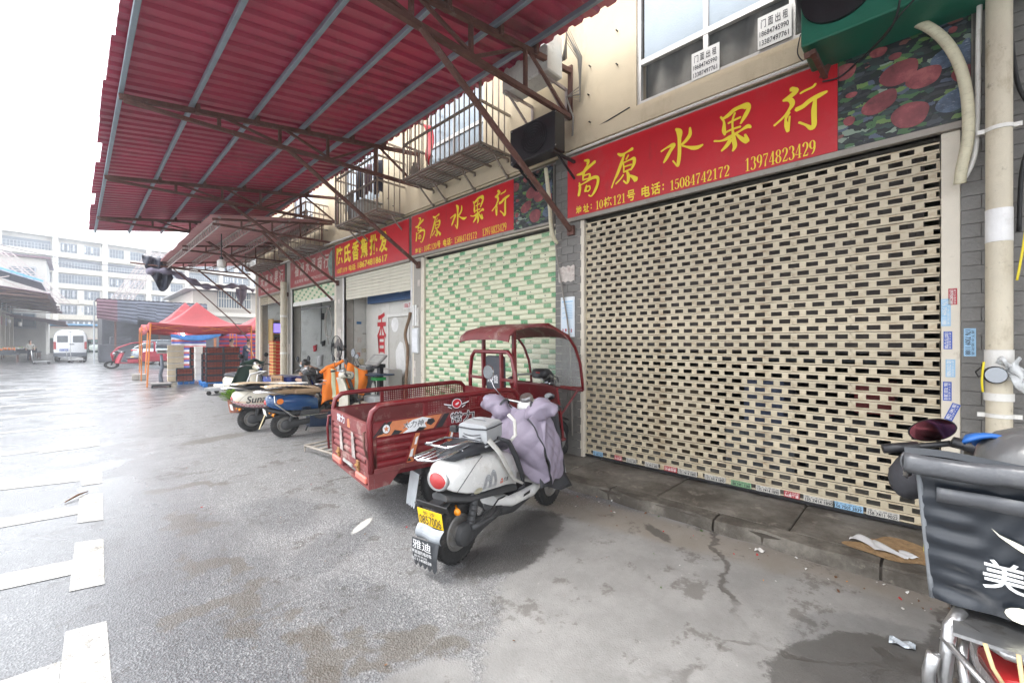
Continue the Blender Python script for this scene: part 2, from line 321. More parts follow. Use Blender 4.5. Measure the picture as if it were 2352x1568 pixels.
# ------------------------------------------------------------------ ground
def ground_material():
    m = bpy.data.materials.new('asphalt'); m.use_nodes = True; nt = m.node_tree; b = nt.nodes['Principled BSDF']; L = nt.links.new
    N = nt.nodes.new
    tc = N('ShaderNodeTexCoord'); P = tc.outputs['Object']
    def noise(sc, det=5, rough=.6, vec=None, dist=0):
        n = N('ShaderNodeTexNoise'); n.inputs['Scale'].default_value = sc; n.inputs['Detail'].default_value = det
        n.inputs['Roughness'].default_value = rough; n.inputs['Distortion'].default_value = dist; L(vec or P, n.inputs['Vector']); return n.outputs[0]
    def math_(op, a, c=None, clamp=False):
        n = N('ShaderNodeMath'); n.operation = op; n.use_clamp = clamp
        for i, x in enumerate((a, c)):
            if x is None: continue
            if isinstance(x, (int, float)): n.inputs[i].default_value = x
            else: L(x, n.inputs[i])
        return n.outputs[0]
    def rng(x, a, c, lo=0., hi=1.):
        n = N('ShaderNodeMapRange'); n.interpolation_type = 'SMOOTHSTEP'; n.inputs[1].default_value = a; n.inputs[2].default_value = c
        n.inputs[3].default_value = lo; n.inputs[4].default_value = hi; L(x, n.inputs[0]); return n.outputs[0]
    def mix(f, a, c):
        n = N('ShaderNodeMix'); n.data_type = 'RGBA'; L(f, n.inputs[0])
        for i, x in ((6, a), (7, c)):
            if isinstance(x, tuple): n.inputs[i].default_value = x + (1,)
            else: L(x, n.inputs[i])
        return n.outputs[2]
    sep = N('ShaderNodeSeparateXYZ'); L(P, sep.inputs[0]); X, Y = sep.outputs[0], sep.outputs[1]
    big = noise(.9, 6, .65); mid = noise(3.2, 6, .7); fine = noise(140, 2, .5); grit = noise(100, 3, .65)
    wn = N('ShaderNodeTexNoise'); wn.inputs['Scale'].default_value = 1.9; wn.inputs['Detail'].default_value = 4; L(P, wn.inputs['Vector'])
    wc_ = N('ShaderNodeVectorMath'); wc_.operation = 'MULTIPLY_ADD'; wc_.inputs[1].default_value = (1.5, 1.5, 0); L(wn.outputs['Color'], wc_.inputs[0])
    wo = N('ShaderNodeVectorMath'); wo.operation = 'SUBTRACT'; L(P, wo.inputs[0]); wo.inputs[1].default_value = (.75, .75, 0); L(wo.outputs[0], wc_.inputs[2]); PW = wc_.outputs[0]
    def blob(cx, cy, rx, ry, rot=0., edge=.25, jit=1.1, n=None, vec=None):
        mp = N('ShaderNodeMapping'); mp.vector_type = 'TEXTURE'; mp.inputs['Location'].default_value = (cx, cy, 0)
        mp.inputs['Rotation'].default_value = (0, 0, R(rot)); mp.inputs['Scale'].default_value = (rx, ry, 1); L(vec or P, mp.inputs[0])
        v = N('ShaderNodeVectorMath'); v.operation = 'LENGTH'; L(mp.outputs[0], v.inputs[0])
        d = math_('ADD', v.outputs['Value'], math_('MULTIPLY', math_('SUBTRACT', n or mid, .5), jit))
        return rng(d, 1 + edge, 1 - edge)
    def union(*s):
        r = s[0]
        for q in s[1:]: r = math_('MAXIMUM', r, q)
        return r
    # wetness: outside the drip line of the canopy and out in the open yard
    xw = math_('ADD', X, math_('MULTIPLY', math_('SUBTRACT', big, .5), 1.6))
    xw = math_('SUBTRACT', xw, rng(Y, 9, 22, 0, 3.2))
    wet = rng(xw, 1.35, .35)
    wetpatch = union(blob(2.35, 2.45, .62, .42, 25, .1, .5), blob(2.75, .05, .42, .5, 10, .06, .4), blob(1.35, 3.2, .5, .22, 30), blob(1.15, 2.35, .25, .5, 10), blob(1.3, 4.2, .3, .5))
    aggr = N('ShaderNodeTexVoronoi'); aggr.inputs['Scale'].default_value = 105; L(P, aggr.inputs['Vector'])
    a1 = mix(rng(fine, .35, .7), (.145, .146, .148), (.265, .266, .268))
    a1 = mix(math_('MULTIPLY', rng(aggr.outputs['Color'], .66, .74), .75), a1, (.37, .368, .36))
    a1 = mix(math_('MULTIPLY', rng(aggr.outputs['Color'], .3, .22), .6), a1, (.085, .085, .087))
    a1 = mix(rng(mid, .4, .75), a1, (.178, .177, .176))
    # concrete repair
    conc = union(blob(2.35, 1.1, 1.1, .95, 20, .05, .7), blob(3.15, .9, .75, 1.6, 10, .08, .5), blob(1.55, 1.15, .6, .4, 40, .12, 1.3), blob(2.6, -1.0, 1.0, 1.2, 0, .1, .5), blob(1.1, 1.6, .22, .18, 0, .2, 1.4))
    c1 = mix(rng(mid, .3, .7), (.21, .206, .198), (.285, .28, .27))
    c1 = mix(rng(grit, .62, .7), c1, (.14, .134, .122))
    col = mix(conc, a1, c1)
    dirty = union(blob(3.25, 2.0, .16, 1.6, 8, .5, 1.2), blob(3.5, 1.2, .14, 2.2, 4, .5, 1.2))
    col = mix(math_('MULTIPLY', dirty, .5), col, (.24, .2, .15))
    spill = union(blob(1.15, 2.72, .3, .085, 45, .12, .5), blob(.92, 1.72, .1, .17, 0, .3, 1.3))
    spill2 = blob(1.70, 3.42, .16, .04, 35, .2, .9)
    stains = rng(math_('MULTIPLY', noise(.9, 9, .8), rng(noise(3.1, 6, .75), .35, .7)), .31, .45)
    col = mix(math_('MULTIPLY', stains, .55), col, (.075, .065, .055))
    vor = N('ShaderNodeTexVoronoi'); vor.feature = 'DISTANCE_TO_EDGE'; vor.inputs['Scale'].default_value = .55
    vd = N('ShaderNodeVectorMath'); vd.operation = 'ADD'; nv = N('ShaderNodeTexNoise'); nv.inputs['Scale'].default_value = 2.5; nv.inputs['Detail'].default_value = 6
    L(P, nv.inputs['Vector']); vs_ = N('ShaderNodeVectorMath'); vs_.operation = 'SCALE'; vs_.inputs['Scale'].default_value = .55; L(nv.outputs['Color'], vs_.inputs[0])
    L(P, vd.inputs[0]); L(vs_.outputs[0], vd.inputs[1]); L(vd.outputs[0], vor.inputs['Vector'])
    crack = math_('MULTIPLY', rng(vor.outputs['Distance'], .012, .003), rng(X, 1.6, 2.2))
    crack = math_('MULTIPLY', crack, rng(big, .36, .5))
    col = mix(math_('MULTIPLY', crack, .75), col, (.07, .062, .055))
    col = mix(math_('MULTIPLY', rng(aggr.outputs['Color'], .95, .97), .35), col, (.5, .48, .45))
    wetall = math_('MAXIMUM', wet, math_('MULTIPLY', wetpatch, .6))
    dk = N('ShaderNodeMix'); dk.data_type = 'RGBA'; dk.blend_type = 'MULTIPLY'; L(math_('MULTIPLY', wetall, .75), dk.inputs[0]); L(col, dk.inputs[6]); dk.inputs[7].default_value = (.43, .45, .48, 1)
    col = dk.outputs[2]
    col = mix(math_('MULTIPLY', spill2, .85), col, (.62, .6, .56))
    bn = noise(5.5, 8, .75, dist=.4)
    brown = union(blob(.78, 5.6, .36, .13, -20, .2, 2.2, bn, PW), blob(.70, 4.6, .12, .32, 10, .2, 2.2, bn, PW), blob(.62, 3.5, .13, .22, 10, .2, 2.2, bn, PW), blob(.66, 2.8, .13, .2, 0, .2, 2.2, bn, PW), blob(.9, 2.15, .17, .2, 35, .2, 2.0, bn, PW), blob(1.12, 1.85, .2, .09, -20, .2, 2.0, bn, PW), blob(1.6, 8.2, .5, .2, 20, .3, 2.5, bn))
    col = mix(math_('MULTIPLY', brown, .6), col, (.10, .086, .066))
    pools = union(blob(2.62, .22, .48, .22, -35, .06, .9, bn), blob(2.95, -.3, .6, .3, 0, .06, .9, bn), blob(2.28, 2.28, .42, .30, 20, .06, .7, bn), blob(2.62, 2.42, .4, .3, 0, .08, .7, bn), blob(3.3, 1.55, .2, .05, 60, .2, 2.2, bn))
    col = mix(math_('MULTIPLY', pools, .72), col, (.05, .046, .042))
    L(col, b.inputs['Base Color'])
    pud = math_('MULTIPLY', rng(noise(1.3, 5, .6, dist=.6), .44, .56), rng(Y, 3.5, 8))
    rough_wet = N('ShaderNodeMapRange'); L(pud, rough_wet.inputs[0]); rough_wet.inputs[3].default_value = .3; rough_wet.inputs[4].default_value = .17
    rm = N('ShaderNodeMix'); rm.data_type = 'FLOAT'; L(wet, rm.inputs[0]); rm.inputs[2].default_value = .62; L(rough_wet.outputs[0], rm.inputs[3])
    L(rm.outputs[0], b.inputs['Roughness'])
    L(math_('MULTIPLY', wet, .75), b.inputs['Coat Weight']); b.inputs['Coat Roughness'].default_value = .28; b.inputs['Coat IOR'].default_value = 1.45
    hsum = math_('ADD', math_('MULTIPLY', grit, .6), math_('MULTIPLY', aggr.outputs['Distance'], .9))
    hsum = math_('MULTIPLY', hsum, math_('SUBTRACT', 1.0, math_('MULTIPLY', conc, .75)))
    hsum = math_('SUBTRACT', hsum, math_('MULTIPLY', crack, .8))
    bp = N('ShaderNodeBump'); bp.inputs['Distance'].default_value = .006
    L(math_('SUBTRACT', .75, math_('MULTIPLY', wet, math_('ADD', .2, math_('MULTIPLY', pud, .42)))), bp.inputs['Strength'])
    L(hsum, bp.inputs['Height']); L(bp.outputs[0], b.inputs['Normal'])
    return m
g = MB()
xs = [-400, -60, -20, -6, -2, 0, 1, 2, 3, 3.63, 8, 30, 400]; ys = [-60, -6, -2, 0, 1, 2, 3, 4, 6, 9, 14, 22, 40, 80, 160, 500]
g.add([(x, y, 0) for y in ys for x in xs], [(j*len(xs)+i, j*len(xs)+i+1, (j+1)*len(xs)+i+1, (j+1)*len(xs)+i) for j in range(len(ys)-1) for i in range(len(xs)-1)])
build('ground', g, ground_material(), kind='structure')

# white bay markings, T shaped ends
paint = pm('road_paint', (.52, .515, .49), .5, var=.15, vs=9, dirt=((.25, .23, .19), .65, 3.5), dirt2=((.17, .165, .16), .62, 30), bump=.35, bs=70)
def c3(x, y): return GZ(x * .5, 784 + y * .5)
marks = [((372,590),(467,573),(470,650),(375,664), (-40,664),(-40,688),.22),
         ((365,708),(472,697),(474,820),(355,835), (-60,825),(-60,858),.2),
         ((345,925),(475,907),(480,1115),(318,1150), (-200,1112),(-200,1165),.3),
         ((300,1335),(490,1285),(520,1660),(250,1730), (-300,1660),(-330,1760),.4)]
mk = MB()
rows = []
for a, b, c, d, e, f, k in marks:
    A, B, C_, D_, E_, F_ = [c3(*q) for q in (a, b, c, d, e, f)]
    mk.poly([(p.x, p.y, .004) for p in (A, D_, C_, B)])
    t0 = A.lerp(D_, .4); t1 = A.lerp(D_, .4 + .3)
    u = (E_ - t0).normalized()
    P0 = t0 + u * .002; P1 = t1 + u * .002
    mk.poly([(p.x, p.y, .004) for p in (P0, P0 + u * 5, P1 + u * 5, P1)])
    rows.append(B)
for yy in (9.4, 11.6, 13.9, 16.3, 18.8, 21.4):
    mk.poly([(-.35, yy, .004), (-.35, yy - .55, .004), (.26, yy - .52, .004), (.26, yy + .03, .004)])
    mk.poly([(-.352, yy - .2, .004), (-5.3, yy - .35, .004), (-5.3, yy - .5, .004), (-.352, yy - .36, .004)])
build('road_marking', mk, paint, kind='structure')

# sidewalk of cast slabs with a rough kerb
conc = pm('worn_concrete', (.19, .175, .15), .7, var=.3, vs=3, bump=.3, bs=45, dirt=((.055, .045, .033), .95, 2.1), dirt2=((.34, .31, .26), .35, 5))
kerbm = pm('kerb_concrete', (.17, .155, .13), .8, var=.35, vs=6, bump=.6, bs=28, dirt=((.05, .042, .032), 1.0, 3.2), dirt2=((.3, .27, .22), .25, 8))
sub = MB().box(3.66, -8, -.2, 4.6, 17.5, .085); walk = build('sidewalk', sub, pm('joint_dirt', (.06, .05, .04), .9), kind='structure')
y = -4.0; k = 0
while y < 17:
    l = 1.05 + .35 * random.random(); y2 = min(y + l, 17.2)
    dz = random.uniform(-.004, .004)
    build('slab', MB().box(3.83, y + .006, .07, 4.58, y2 - .006, .1 + dz, .006), conc, walk)
    y = y2
y = -4.0
while y < 17:
    l = .9 + .3 * random.random(); y2 = min(y + l, 17.2); m_ = MB()
    n = 6
    def kf(u, v, y=y, y2=y2):
        yy = y + .008 + (y2 - y - .016) * u; j = .012 * math.sin(yy * 9.1) + .008 * math.sin(yy * 23)
        prof = [(3.64 + j, -.02), (3.642 + j, .06), (3.665 + j * 1.5, .098 + j * .3), (3.72, .104), (3.824, .1), (3.824, .03)]
        p = prof[round(v * 5)]; return (p[0], yy, p[1])
    m_.grid(kf, n, 5); build('kerb_stone', m_, kerbm, walk, smooth=35)
    y = y2

# ------------------------------------------------------------------ the shop building
plaster = pm('cream_plaster', (.56, .47, .33), .85, var=.07, vs=1.5, bump=.12, bs=90, dirt=((.42, .34, .22), .45, 1.6, (1, 1, .35)), dirt2=((.2, .16, .11), .12, 7))
plast2 = pm('grey_render', (.36, .34, .3), .85, var=.12, vs=2, bump=.15, bs=80, dirt=((.22, .19, .16), .45, 2.2))
tilem = pm('grey_tile', (.165, .157, .142), .5, var=.16, vs=2.2, bump=.2, bs=50, dirt=((.42, .4, .37), .12, 11), dirt2=((.12, .11, .1), .4, 2))
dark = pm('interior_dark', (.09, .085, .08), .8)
steel = pm('brushed_steel', (.5, .5, .5), .35, 1, bump=.05)
alu = pm('window_aluminium', (.5, .49, .47), .45, .4, dirt=((.2, .18, .15), .3, 8))
glassm = pm('frosted_sky_glass', (.24, .29, .33), .12, var=.1, vs=1.2, spec=.8)
darkglass = pm('dark_window', (.09, .1, .1), .06, var=.2, vs=1.5, bump=0, spec=.8)
cream = pm('cream_enamel', (.50, .43, .30), .45, var=.1, vs=2, dirt=((.27, .18, .09), .5, 4.5, (1, 1, 2.5)), dirt2=((.12, .08, .05), .3, 11), bump=.05, rv=.12)
creamr = pm('cream_rail', (.66, .6, .49), .5, var=.05, dirt=((.3, .24, .17), .3, 5), bump=.05)
rust = pm('rusty_red_steel', (.13, .062, .048), .7, .2, var=.3, vs=9, bump=.25, bs=60, dirt=((.25, .2, .18), .3, 6))
galv = pm('galvanised_steel', (.24, .29, .33), .5, .4, var=.14, vs=3, bump=.08, dirt=((.2, .17, .15), .2, 5))
blackp = pm('black_plastic', (.018, .018, .02), .42, var=.2, bump=.06)
rubber = pm('rubber', (.022, .022, .022), .8, var=.25, vs=14, bump=.25, bs=70, dirt=((.12, .11, .1), .4, 6))
cable = pm('black_cable', (.02, .02, .02), .6, bump=0)
whitepvc = pm('white_pvc', (.68, .66, .61), .4, var=.05, dirt=((.36, .32, .26), .35, 5))
bld = thing('shop_building', 'long two storey cream building of closed and open fruit shops under the red canopy', 'building', (4.5, 8, 0))
def part(name, mb, mat, parent=bld, **k): return build(name, mb, mat, parent, world=True, **k)
# upper wall with window openings: (y0, y1, z0, z1) holes
holes = [(-2.6, 2.38, 4.27, 5.9), (5.0, 6.55, 4.62, 6.0), (8.3, 10.0, 4.62, 6.0), (11.9, 13.4, 4.62, 6.0), (15.3, 16.4, 4.62, 6.0)]
w = MB(); X0, X1 = 4.5, 4.75
ycuts = sorted({-8, 17.15} | {h[0] for h in holes} | {h[1] for h in holes})
for a, b in zip(ycuts[:-1], ycuts[1:]):
    hh = [h for h in holes if h[0] <= a and h[1] >= b]
    if hh: w.box(X0, a, 4.0, X1, b, hh[0][2]); w.box(X0, a, hh[0][3], X1, b, 8.0)
    else: w.box(X0, a, 4.0, X1, b, 8.0)
w.box(4.75, 17.0, 0, 9, 17.15, 8.0); w.box(4.5, 17.0, 0, 4.75, 17.15, 4.0)
wall = part('wall', w, plaster)
part('wall', MB().box(4.56, -8, 3.12, 4.75, 17.0, 4.0), plast2)          # lintel behind the signs
part('sill_band', MB().box(4.46, -8, 4.03, 4.5, 17.1, 4.2), plaster)
part('roof', MB().box(4.2, -8, 8.0, 12, 17.3, 8.2), plast2)
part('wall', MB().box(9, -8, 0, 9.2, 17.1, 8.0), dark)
part('ceiling', MB().box(4.76, -8, 3.3, 9, 17.0, 3.45), pm('white_ceiling', (.7,.7,.67), .9))
part('floor', MB().box(4.58, -8, .02, 9, 17.0, .1), plast2)
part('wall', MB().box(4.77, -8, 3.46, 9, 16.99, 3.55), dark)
# tiles on the end wall and on the pillars
def tiles(name, y0, y1, z0, z1, X, thick=.02, tl=.2, th=.1):
    base = part(name, MB().box(X + .002, y0, z0, X + .25, y1, z1), pm('tile_joint', (.3, .285, .26), .9))
    row = 0; z = z0; cache = {}
    while z < z1 - .02:
        zz = min(z + th, z1); yy = y1 + (0 if row % 2 else tl / 2)
        while yy > y0 + .01:
            a, b = max(yy - tl, y0), min(yy, y1)
            if b - a > .03:
                key = (round(b - a, 3), round(zz - z, 3))
                if key not in cache:
                    mb = MB().box(-thick, -(b-a)/2 + .002, -(zz-z)/2 + .002, .004, (b-a)/2 - .002, (zz-z)/2 - .002)
                    o = build('tile', mb, tilem, base); cache[key] = o.data
                else: o = link('tile', cache[key], base)
                o.location = (Matrix(mat_of(base)).inverted() @ Vector((X + random.uniform(-.0015, .0015), (a+b)/2, (z+zz)/2)))
            yy -= tl
        z = zz; row += 1
    return base
tiles('pillar', -.52, -.19, .1, 4.0, 4.5)
part('pillar', MB().box(4.5, -8, .1, 4.75, -.521, 4.0), tilem)
tiles('pillar', 3.13, 3.54, .1, 3.98, 4.5)
for a, b in ((6.66, 7.05), (10.02, 10.46), (13.5, 13.9), (16.62, 17.0)):
    part('pillar', MB().box(4.49, a, .1, 4.75, b, 3.98, .008), plast2)
# party walls between shops
for a, b in ((3.14, 3.5), (6.68, 7.04), (13.5, 13.88), (-.6, -.3)): part('wall', MB().box(4.76, a, .1, 8.99, b, 3.29), plast2)
part('wall', MB().box(4.76, 10.0, .1, 8.99, 10.46, 3.29), pm('shop_wall_grey', (.5, .49, .45), .85, var=.1, vs=2, dirt=((.3, .27, .22), .4, 2.5), dirt2=((.62, .6, .55), .3, 4)))
wash = pm('whitewash', (.78, .8, .77), .85, var=.08, vs=2, dirt=((.38, .38, .34), .5, 1.8), dirt2=((.25, .22, .18), .15, 9))
part('wall', MB().box(4.76, 13.44, .1, 8.99, 13.497, 3.29), wash)
part('wall', MB().box(4.76, 16.58, .1, 8.99, 16.99, 3.29), wash)

# shutters
def rails(y0, y1, z1, parent, m=creamr, wl=.1):
    for yy, s in ((y0, -1), (y1, 1)):
        part('guide_rail', MB().box(4.485, min(yy, yy + s*wl), .1, 4.56, max(yy, yy + s*wl), z1, .006), m, parent)
def slotted_slat(y0, y1, h, off, pitch=.1365, sl=.087, sh=.039, X=0):
    mb = MB(); zb, zt = -h/2, h/2; s0, s1 = -sh/2, sh/2; x_ = lambda z: -.0025 * math.cos(z / h * math.pi)
    prof = [zb, s0, s1, zt]
    ys_ = [y0]; n = int((y1 - y0) / pitch) + 2; cuts = []
    for i in range(-1, n):
        a = y0 + off + i * pitch; b = a + sl; a, b = max(a, y0 + .001), min(b, y1 - .001)
        if b - a > .012: cuts.append((a, b))
    edges = [y0] + [q for c in cuts for q in c] + [y1]
    for i in range(len(edges) - 1):
        a, b = edges[i], edges[i+1]; hole = i % 2 == 1
        for r in ((0, 1), (2, 3)) if hole else ((0, 1), (1, 2), (2, 3)):
            z0, z1 = prof[r[0]], prof[r[1]]
            mb.add([(x_(z0), a, z0), (x_(z0), b, z0), (x_(z1), b, z1), (x_(z1), a, z1)], [(0, 1, 2, 3)])
        if hole:   # inward returns of the pressed slot
            for q in (((a, s0), (b, s0)), ((b, s0), (b, s1)), ((b, s1), (a, s1)), ((a, s1), (a, s0))):
                (ya, za), (yb, zb_) = q; mb.add([(x_(za), ya, za), (x_(zb_), yb, zb_), (.002, yb, zb_), (.002, ya, za)], [(0, 1, 2, 3)])
    mb.add([(x_(zb), y0, zb), (x_(zb), y1, zb), (.012, y1, zb - .002), (.012, y0, zb - .002)], [(0, 1, 2, 3)])
    return mb
def shutter_slotted(y0, y1, z0, z1, name='roller_shutter'):
    root = part(name, MB().box(4.5, y0, z1, 4.56, y1, z1 + .03), creamr)
    rails(y0, y1, z1, root)
    h = .0712; n = int((z1 - z0) / h); meshes = []
    for o_ in (0.0, .068, .02, .088):
        meshes.append(build('slat', slotted_slat(y0 + .005, y1 - .005, h - .004, o_), cream, root))
    inv = mat_of(root).inverted(); base = [m_.data for m_ in meshes]
    for m_ in meshes: bpy.data.objects.remove(m_)
    for i in range(n):
        o = link('slat', base[(i % 2) + (2 if (i % 7 == 3) else 0)], root)
        o.location = inv @ Vector((4.53 + random.uniform(-.003, .003), random.uniform(-.004, .004), z0 + h * (i + .5) + random.uniform(-.0012, .0012)))
    bar = part('bottom_bar', MB().box(4.51, y0 + .005, z0 - .02, 4.545, y1 - .005, z0 + .001), blackp, root)
    return root
sh1 = shutter_slotted(-.09, 3.09, .14, 3.1)
def shutter_plain(y0, y1, z0, z1, mat, holes_rows=()):
    root = part('roller_shutter', MB().box(4.5, y0, z1, 4.56, y1, z1 + .03), creamr)
    rails(y0, y1, z1, root); h = .070
    mb = MB().grid(lambda u, v: (-.008 * math.sin(v * math.pi) ** .8, (y0 + .005) + (y1 - y0 - .01) * u, (v - .5) * (h - .004)), 1, 5)
    o0 = build('slat', mb, mat, root, smooth=True); me = o0.data; bpy.data.objects.remove(o0)
    inv = mat_of(root).inverted(); n = int((z1 - z0) / h)
    for i in range(n):
        o = link('slat', me, root); o.location = inv @ Vector((4.53, 0, z0 + h * (i + .5)))
    return root, n, h
# printed green label pattern of the second shutter (world position based, flat print)
def label_print():
    m = bpy.data.materials.new('cream_green_print'); m.use_nodes = True; nt = m.node_tree; b = nt.nodes['Principled BSDF']; L = nt.links.new; N = nt.nodes.new
    oi = N('ShaderNodeObjectInfo'); tc = N('ShaderNodeTexCoord'); sp = N('ShaderNodeSeparateXYZ'); L(tc.outputs['Object'], sp.inputs[0])
    so = N('ShaderNodeSeparateXYZ'); L(oi.outputs['Location'], so.inputs[0])
    def mt(op, a, c=None):
        n = N('ShaderNodeMath'); n.operation = op
        for i, x in enumerate((a, c)):
            if x is None: continue
            if isinstance(x, (int, float)): n.inputs[i].default_value = x
            else: L(x, n.inputs[i])
        return n.outputs[0]
    row = mt('FLOOR', mt('DIVIDE', so.outputs[2], .070))
    # bands of rows lean one way, then the other
    tri = mt('PINGPONG', mt('ADD', row, 1.3), 9.0)
    sh = mt('ADD', mt('MULTIPLY', tri, .15), mt('MULTIPLY', mt('SINE', mt('MULTIPLY', row, 12.9)), .02))
    q = mt('MULTIPLY', mt('FRACT', mt('DIVIDE', mt('ADD', sp.outputs[1], sh), .45)), .45)
    inside = mt('MULTIPLY', mt('LESS_THAN', q, .132), mt('LESS_THAN', mt('ABSOLUTE', sp.outputs[2]), .028))
    # small characters inside the label: fine grid of lighter cells
    cell = N('ShaderNodeTexNoise'); cell.inputs['Scale'].default_value = 160; L(tc.outputs['Object'], cell.inputs['Vector'])
    gr = mt('MULTIPLY', mt('GREATER_THAN', mt('FRACT', mt('MULTIPLY', q, 32)), .25), mt('GREATER_THAN', mt('FRACT', mt('ADD', mt('MULTIPLY', sp.outputs[2], 42), .5)), .35))
    gr = mt('MULTIPLY', gr, mt('GREATER_THAN', cell.outputs[0], .5))
    fade = N('ShaderNodeTexNoise'); fade.inputs['Scale'].default_value = 1.1; L(tc.outputs['Object'], fade.inputs['Vector'])
    green = N('ShaderNodeMix'); green.data_type = 'RGBA'; L(gr, green.inputs[0]); green.inputs[6].default_value = (.045, .25, .09, 1); green.inputs[7].default_value = (.3, .45, .27, 1)
    strk = N('ShaderNodeTexNoise'); mp = N('ShaderNodeMapping'); mp.inputs['Scale'].default_value = (1, 9, 90); L(tc.outputs['Object'], mp.inputs[0]); L(mp.outputs[0], strk.inputs['Vector']); strk.inputs['Scale'].default_value = 1.6
    cr = N('ShaderNodeMapRange'); cr.inputs[1].default_value = .35; cr.inputs[2].default_value = .65; L(strk.outputs[0], cr.inputs[0])
    base = N('ShaderNodeMix'); base.data_type = 'RGBA'; L(cr.outputs[0], base.inputs[0]); base.inputs[6].default_value = (.56, .57, .38, 1); base.inputs[7].default_value = (.66, .66, .49, 1)
    # paler squares beside the labels
    q2 = mt('MULTIPLY', mt('FRACT', mt('DIVIDE', mt('ADD', mt('ADD', sp.outputs[1], sh), .17), .36)), .36)
    pale = mt('MULTIPLY', mt('MULTIPLY', mt('LESS_THAN', q2, .09), mt('GREATER_THAN', mt('FRACT', mt('MULTIPLY', q2, 45)), .4)), .0)
    pb = N('ShaderNodeMix'); pb.data_type = 'RGBA'; L(pale, pb.inputs[0]); L(base.outputs[2], pb.inputs[6]); pb.inputs[7].default_value = (.42, .54, .36, 1)
    mx = N('ShaderNodeMix'); mx.data_type = 'RGBA'; L(mt('MULTIPLY', inside, mt('MINIMUM', mt('ADD', fade.outputs[0], .45), 1.0)), mx.inputs[0]); L(pb.outputs[2], mx.inputs[6]); L(green.outputs[2], mx.inputs[7])
    L(mx.outputs[2], b.inputs['Base Color']); b.inputs['Roughness'].default_value = .35
    return m
gp = label_print()
sh2, n2, h2 = shutter_plain(3.54, 6.62, .13, 3.12, gp)
hm = MB()
for rws in ((20, 21, 22), (28, 29, 30), (36, 37, 38)):
    for r_ in rws:
        for j in range(11):
            yy = 3.75 + j * .27; z = .13 + h2 * (r_ + .5)
            hm.cyl((4.514, yy, z), (4.520, yy, z), .008, seg=8)
part('vent_hole', hm, dark, sh2, kind='stuff')
plainc = pm('cream_slat_dull', (.6, .57, .46), .45, var=.05, dirt=((.35, .3, .22), .35, 4))
shutter_plain(7.06, 9.95, 2.56, 3.12, plainc)
r4, _, _ = shutter_plain(10.5, 13.42, 2.72, 3.12, gp); part('bottom_bar', MB().box(4.5, 10.51, 2.60, 4.54, 13.41, 2.72, .008), whitepvc, r4)
shutter_slotted(13.95, 16.56, 2.82, 3.12)
for ya, yb in ((9.95, 10.02), (13.42, 13.5), (7.0, 7.06)):
    part('door_jamb', MB().box(4.48, ya, .1, 4.55, yb, 3.1), alu)

# upper windows
def window(y0, y1, z0, z1, mull, zt, low, up):
    f = MB(); X = 4.53
    f.box(X, y0, z0, X+.06, y1, z0+.045); f.box(X, y0, z1-.05, X+.06, y1, z1); f.box(X, y0, z0+.046, X+.06, y0+.045, z1-.051); f.box(X, y1-.045, z0+.046, X+.06, y1, z1-.051)
    f.box(X+.004, y0+.046, zt-.03, X+.056, y1-.046, zt+.03)
    for q in mull: f.box(X+.008, q-.025, z0+.046, X+.05, q+.025, zt-.031); f.box(X+.008, q-.025, zt+.031, X+.05, q+.025, z1-.051)
    fr = part('window', f, alu)
    es = [y0+.05] + sorted(mull) + [y1-.05]
    for a, b in zip(es[:-1], es[1:]):
        part('pane', MB().box(X+.025, a+.026, z0+.046, X+.031, b-.026, zt-.032), low, fr)
        part('pane', MB().box(X+.025, a+.026, zt+.032, X+.031, b-.026, z1-.052), up, fr)
    return fr
clear = pm('window_glass', (.3, .33, .34), .04, var=0, bump=0, alpha=.06, spec=.9)
f1 = window(-2.6, 2.38, 4.27, 5.9, (1.62, .86, .1, -.66, -1.42), 4.76, clear, glassm)  # upper panes: sky reflection put into the glass colour
cur = pm('grey_curtain', (.17, .16, .14), .9, var=.2, vs=4, bump=.1)
cmb = MB().grid(lambda u, v: (4.66 + .05*math.sin(u*90) + .02*math.sin(u*37+2) + .012*math.sin(u*170+v*3), -2.6 + 4.95*u, 4.28 + 1.55*v), 240, 4)
part('curtain', cmb, cur, f1, smooth=True)
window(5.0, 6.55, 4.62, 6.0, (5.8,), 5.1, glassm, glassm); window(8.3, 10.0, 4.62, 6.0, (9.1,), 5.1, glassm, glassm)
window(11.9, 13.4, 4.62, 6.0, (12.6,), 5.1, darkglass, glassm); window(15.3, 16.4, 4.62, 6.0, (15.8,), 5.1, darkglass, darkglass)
# small fixing bolts left on the wall
bm_ = MB()
for yy, zz in ((3.0, 5.0), (3.02, 4.65), (3.0, 4.3), (2.62, 5.25), (2.62, 4.85), (2.98, 4.15), (4.6, 4.4), (4.62, 4.2), (7.9, 4.5), (7.7, 4.3)):
    bm_.cyl((4.5, yy, zz), (4.465, yy, zz), .009, seg=6)
part('fixing_bolt', bm_, blackp, kind='stuff')
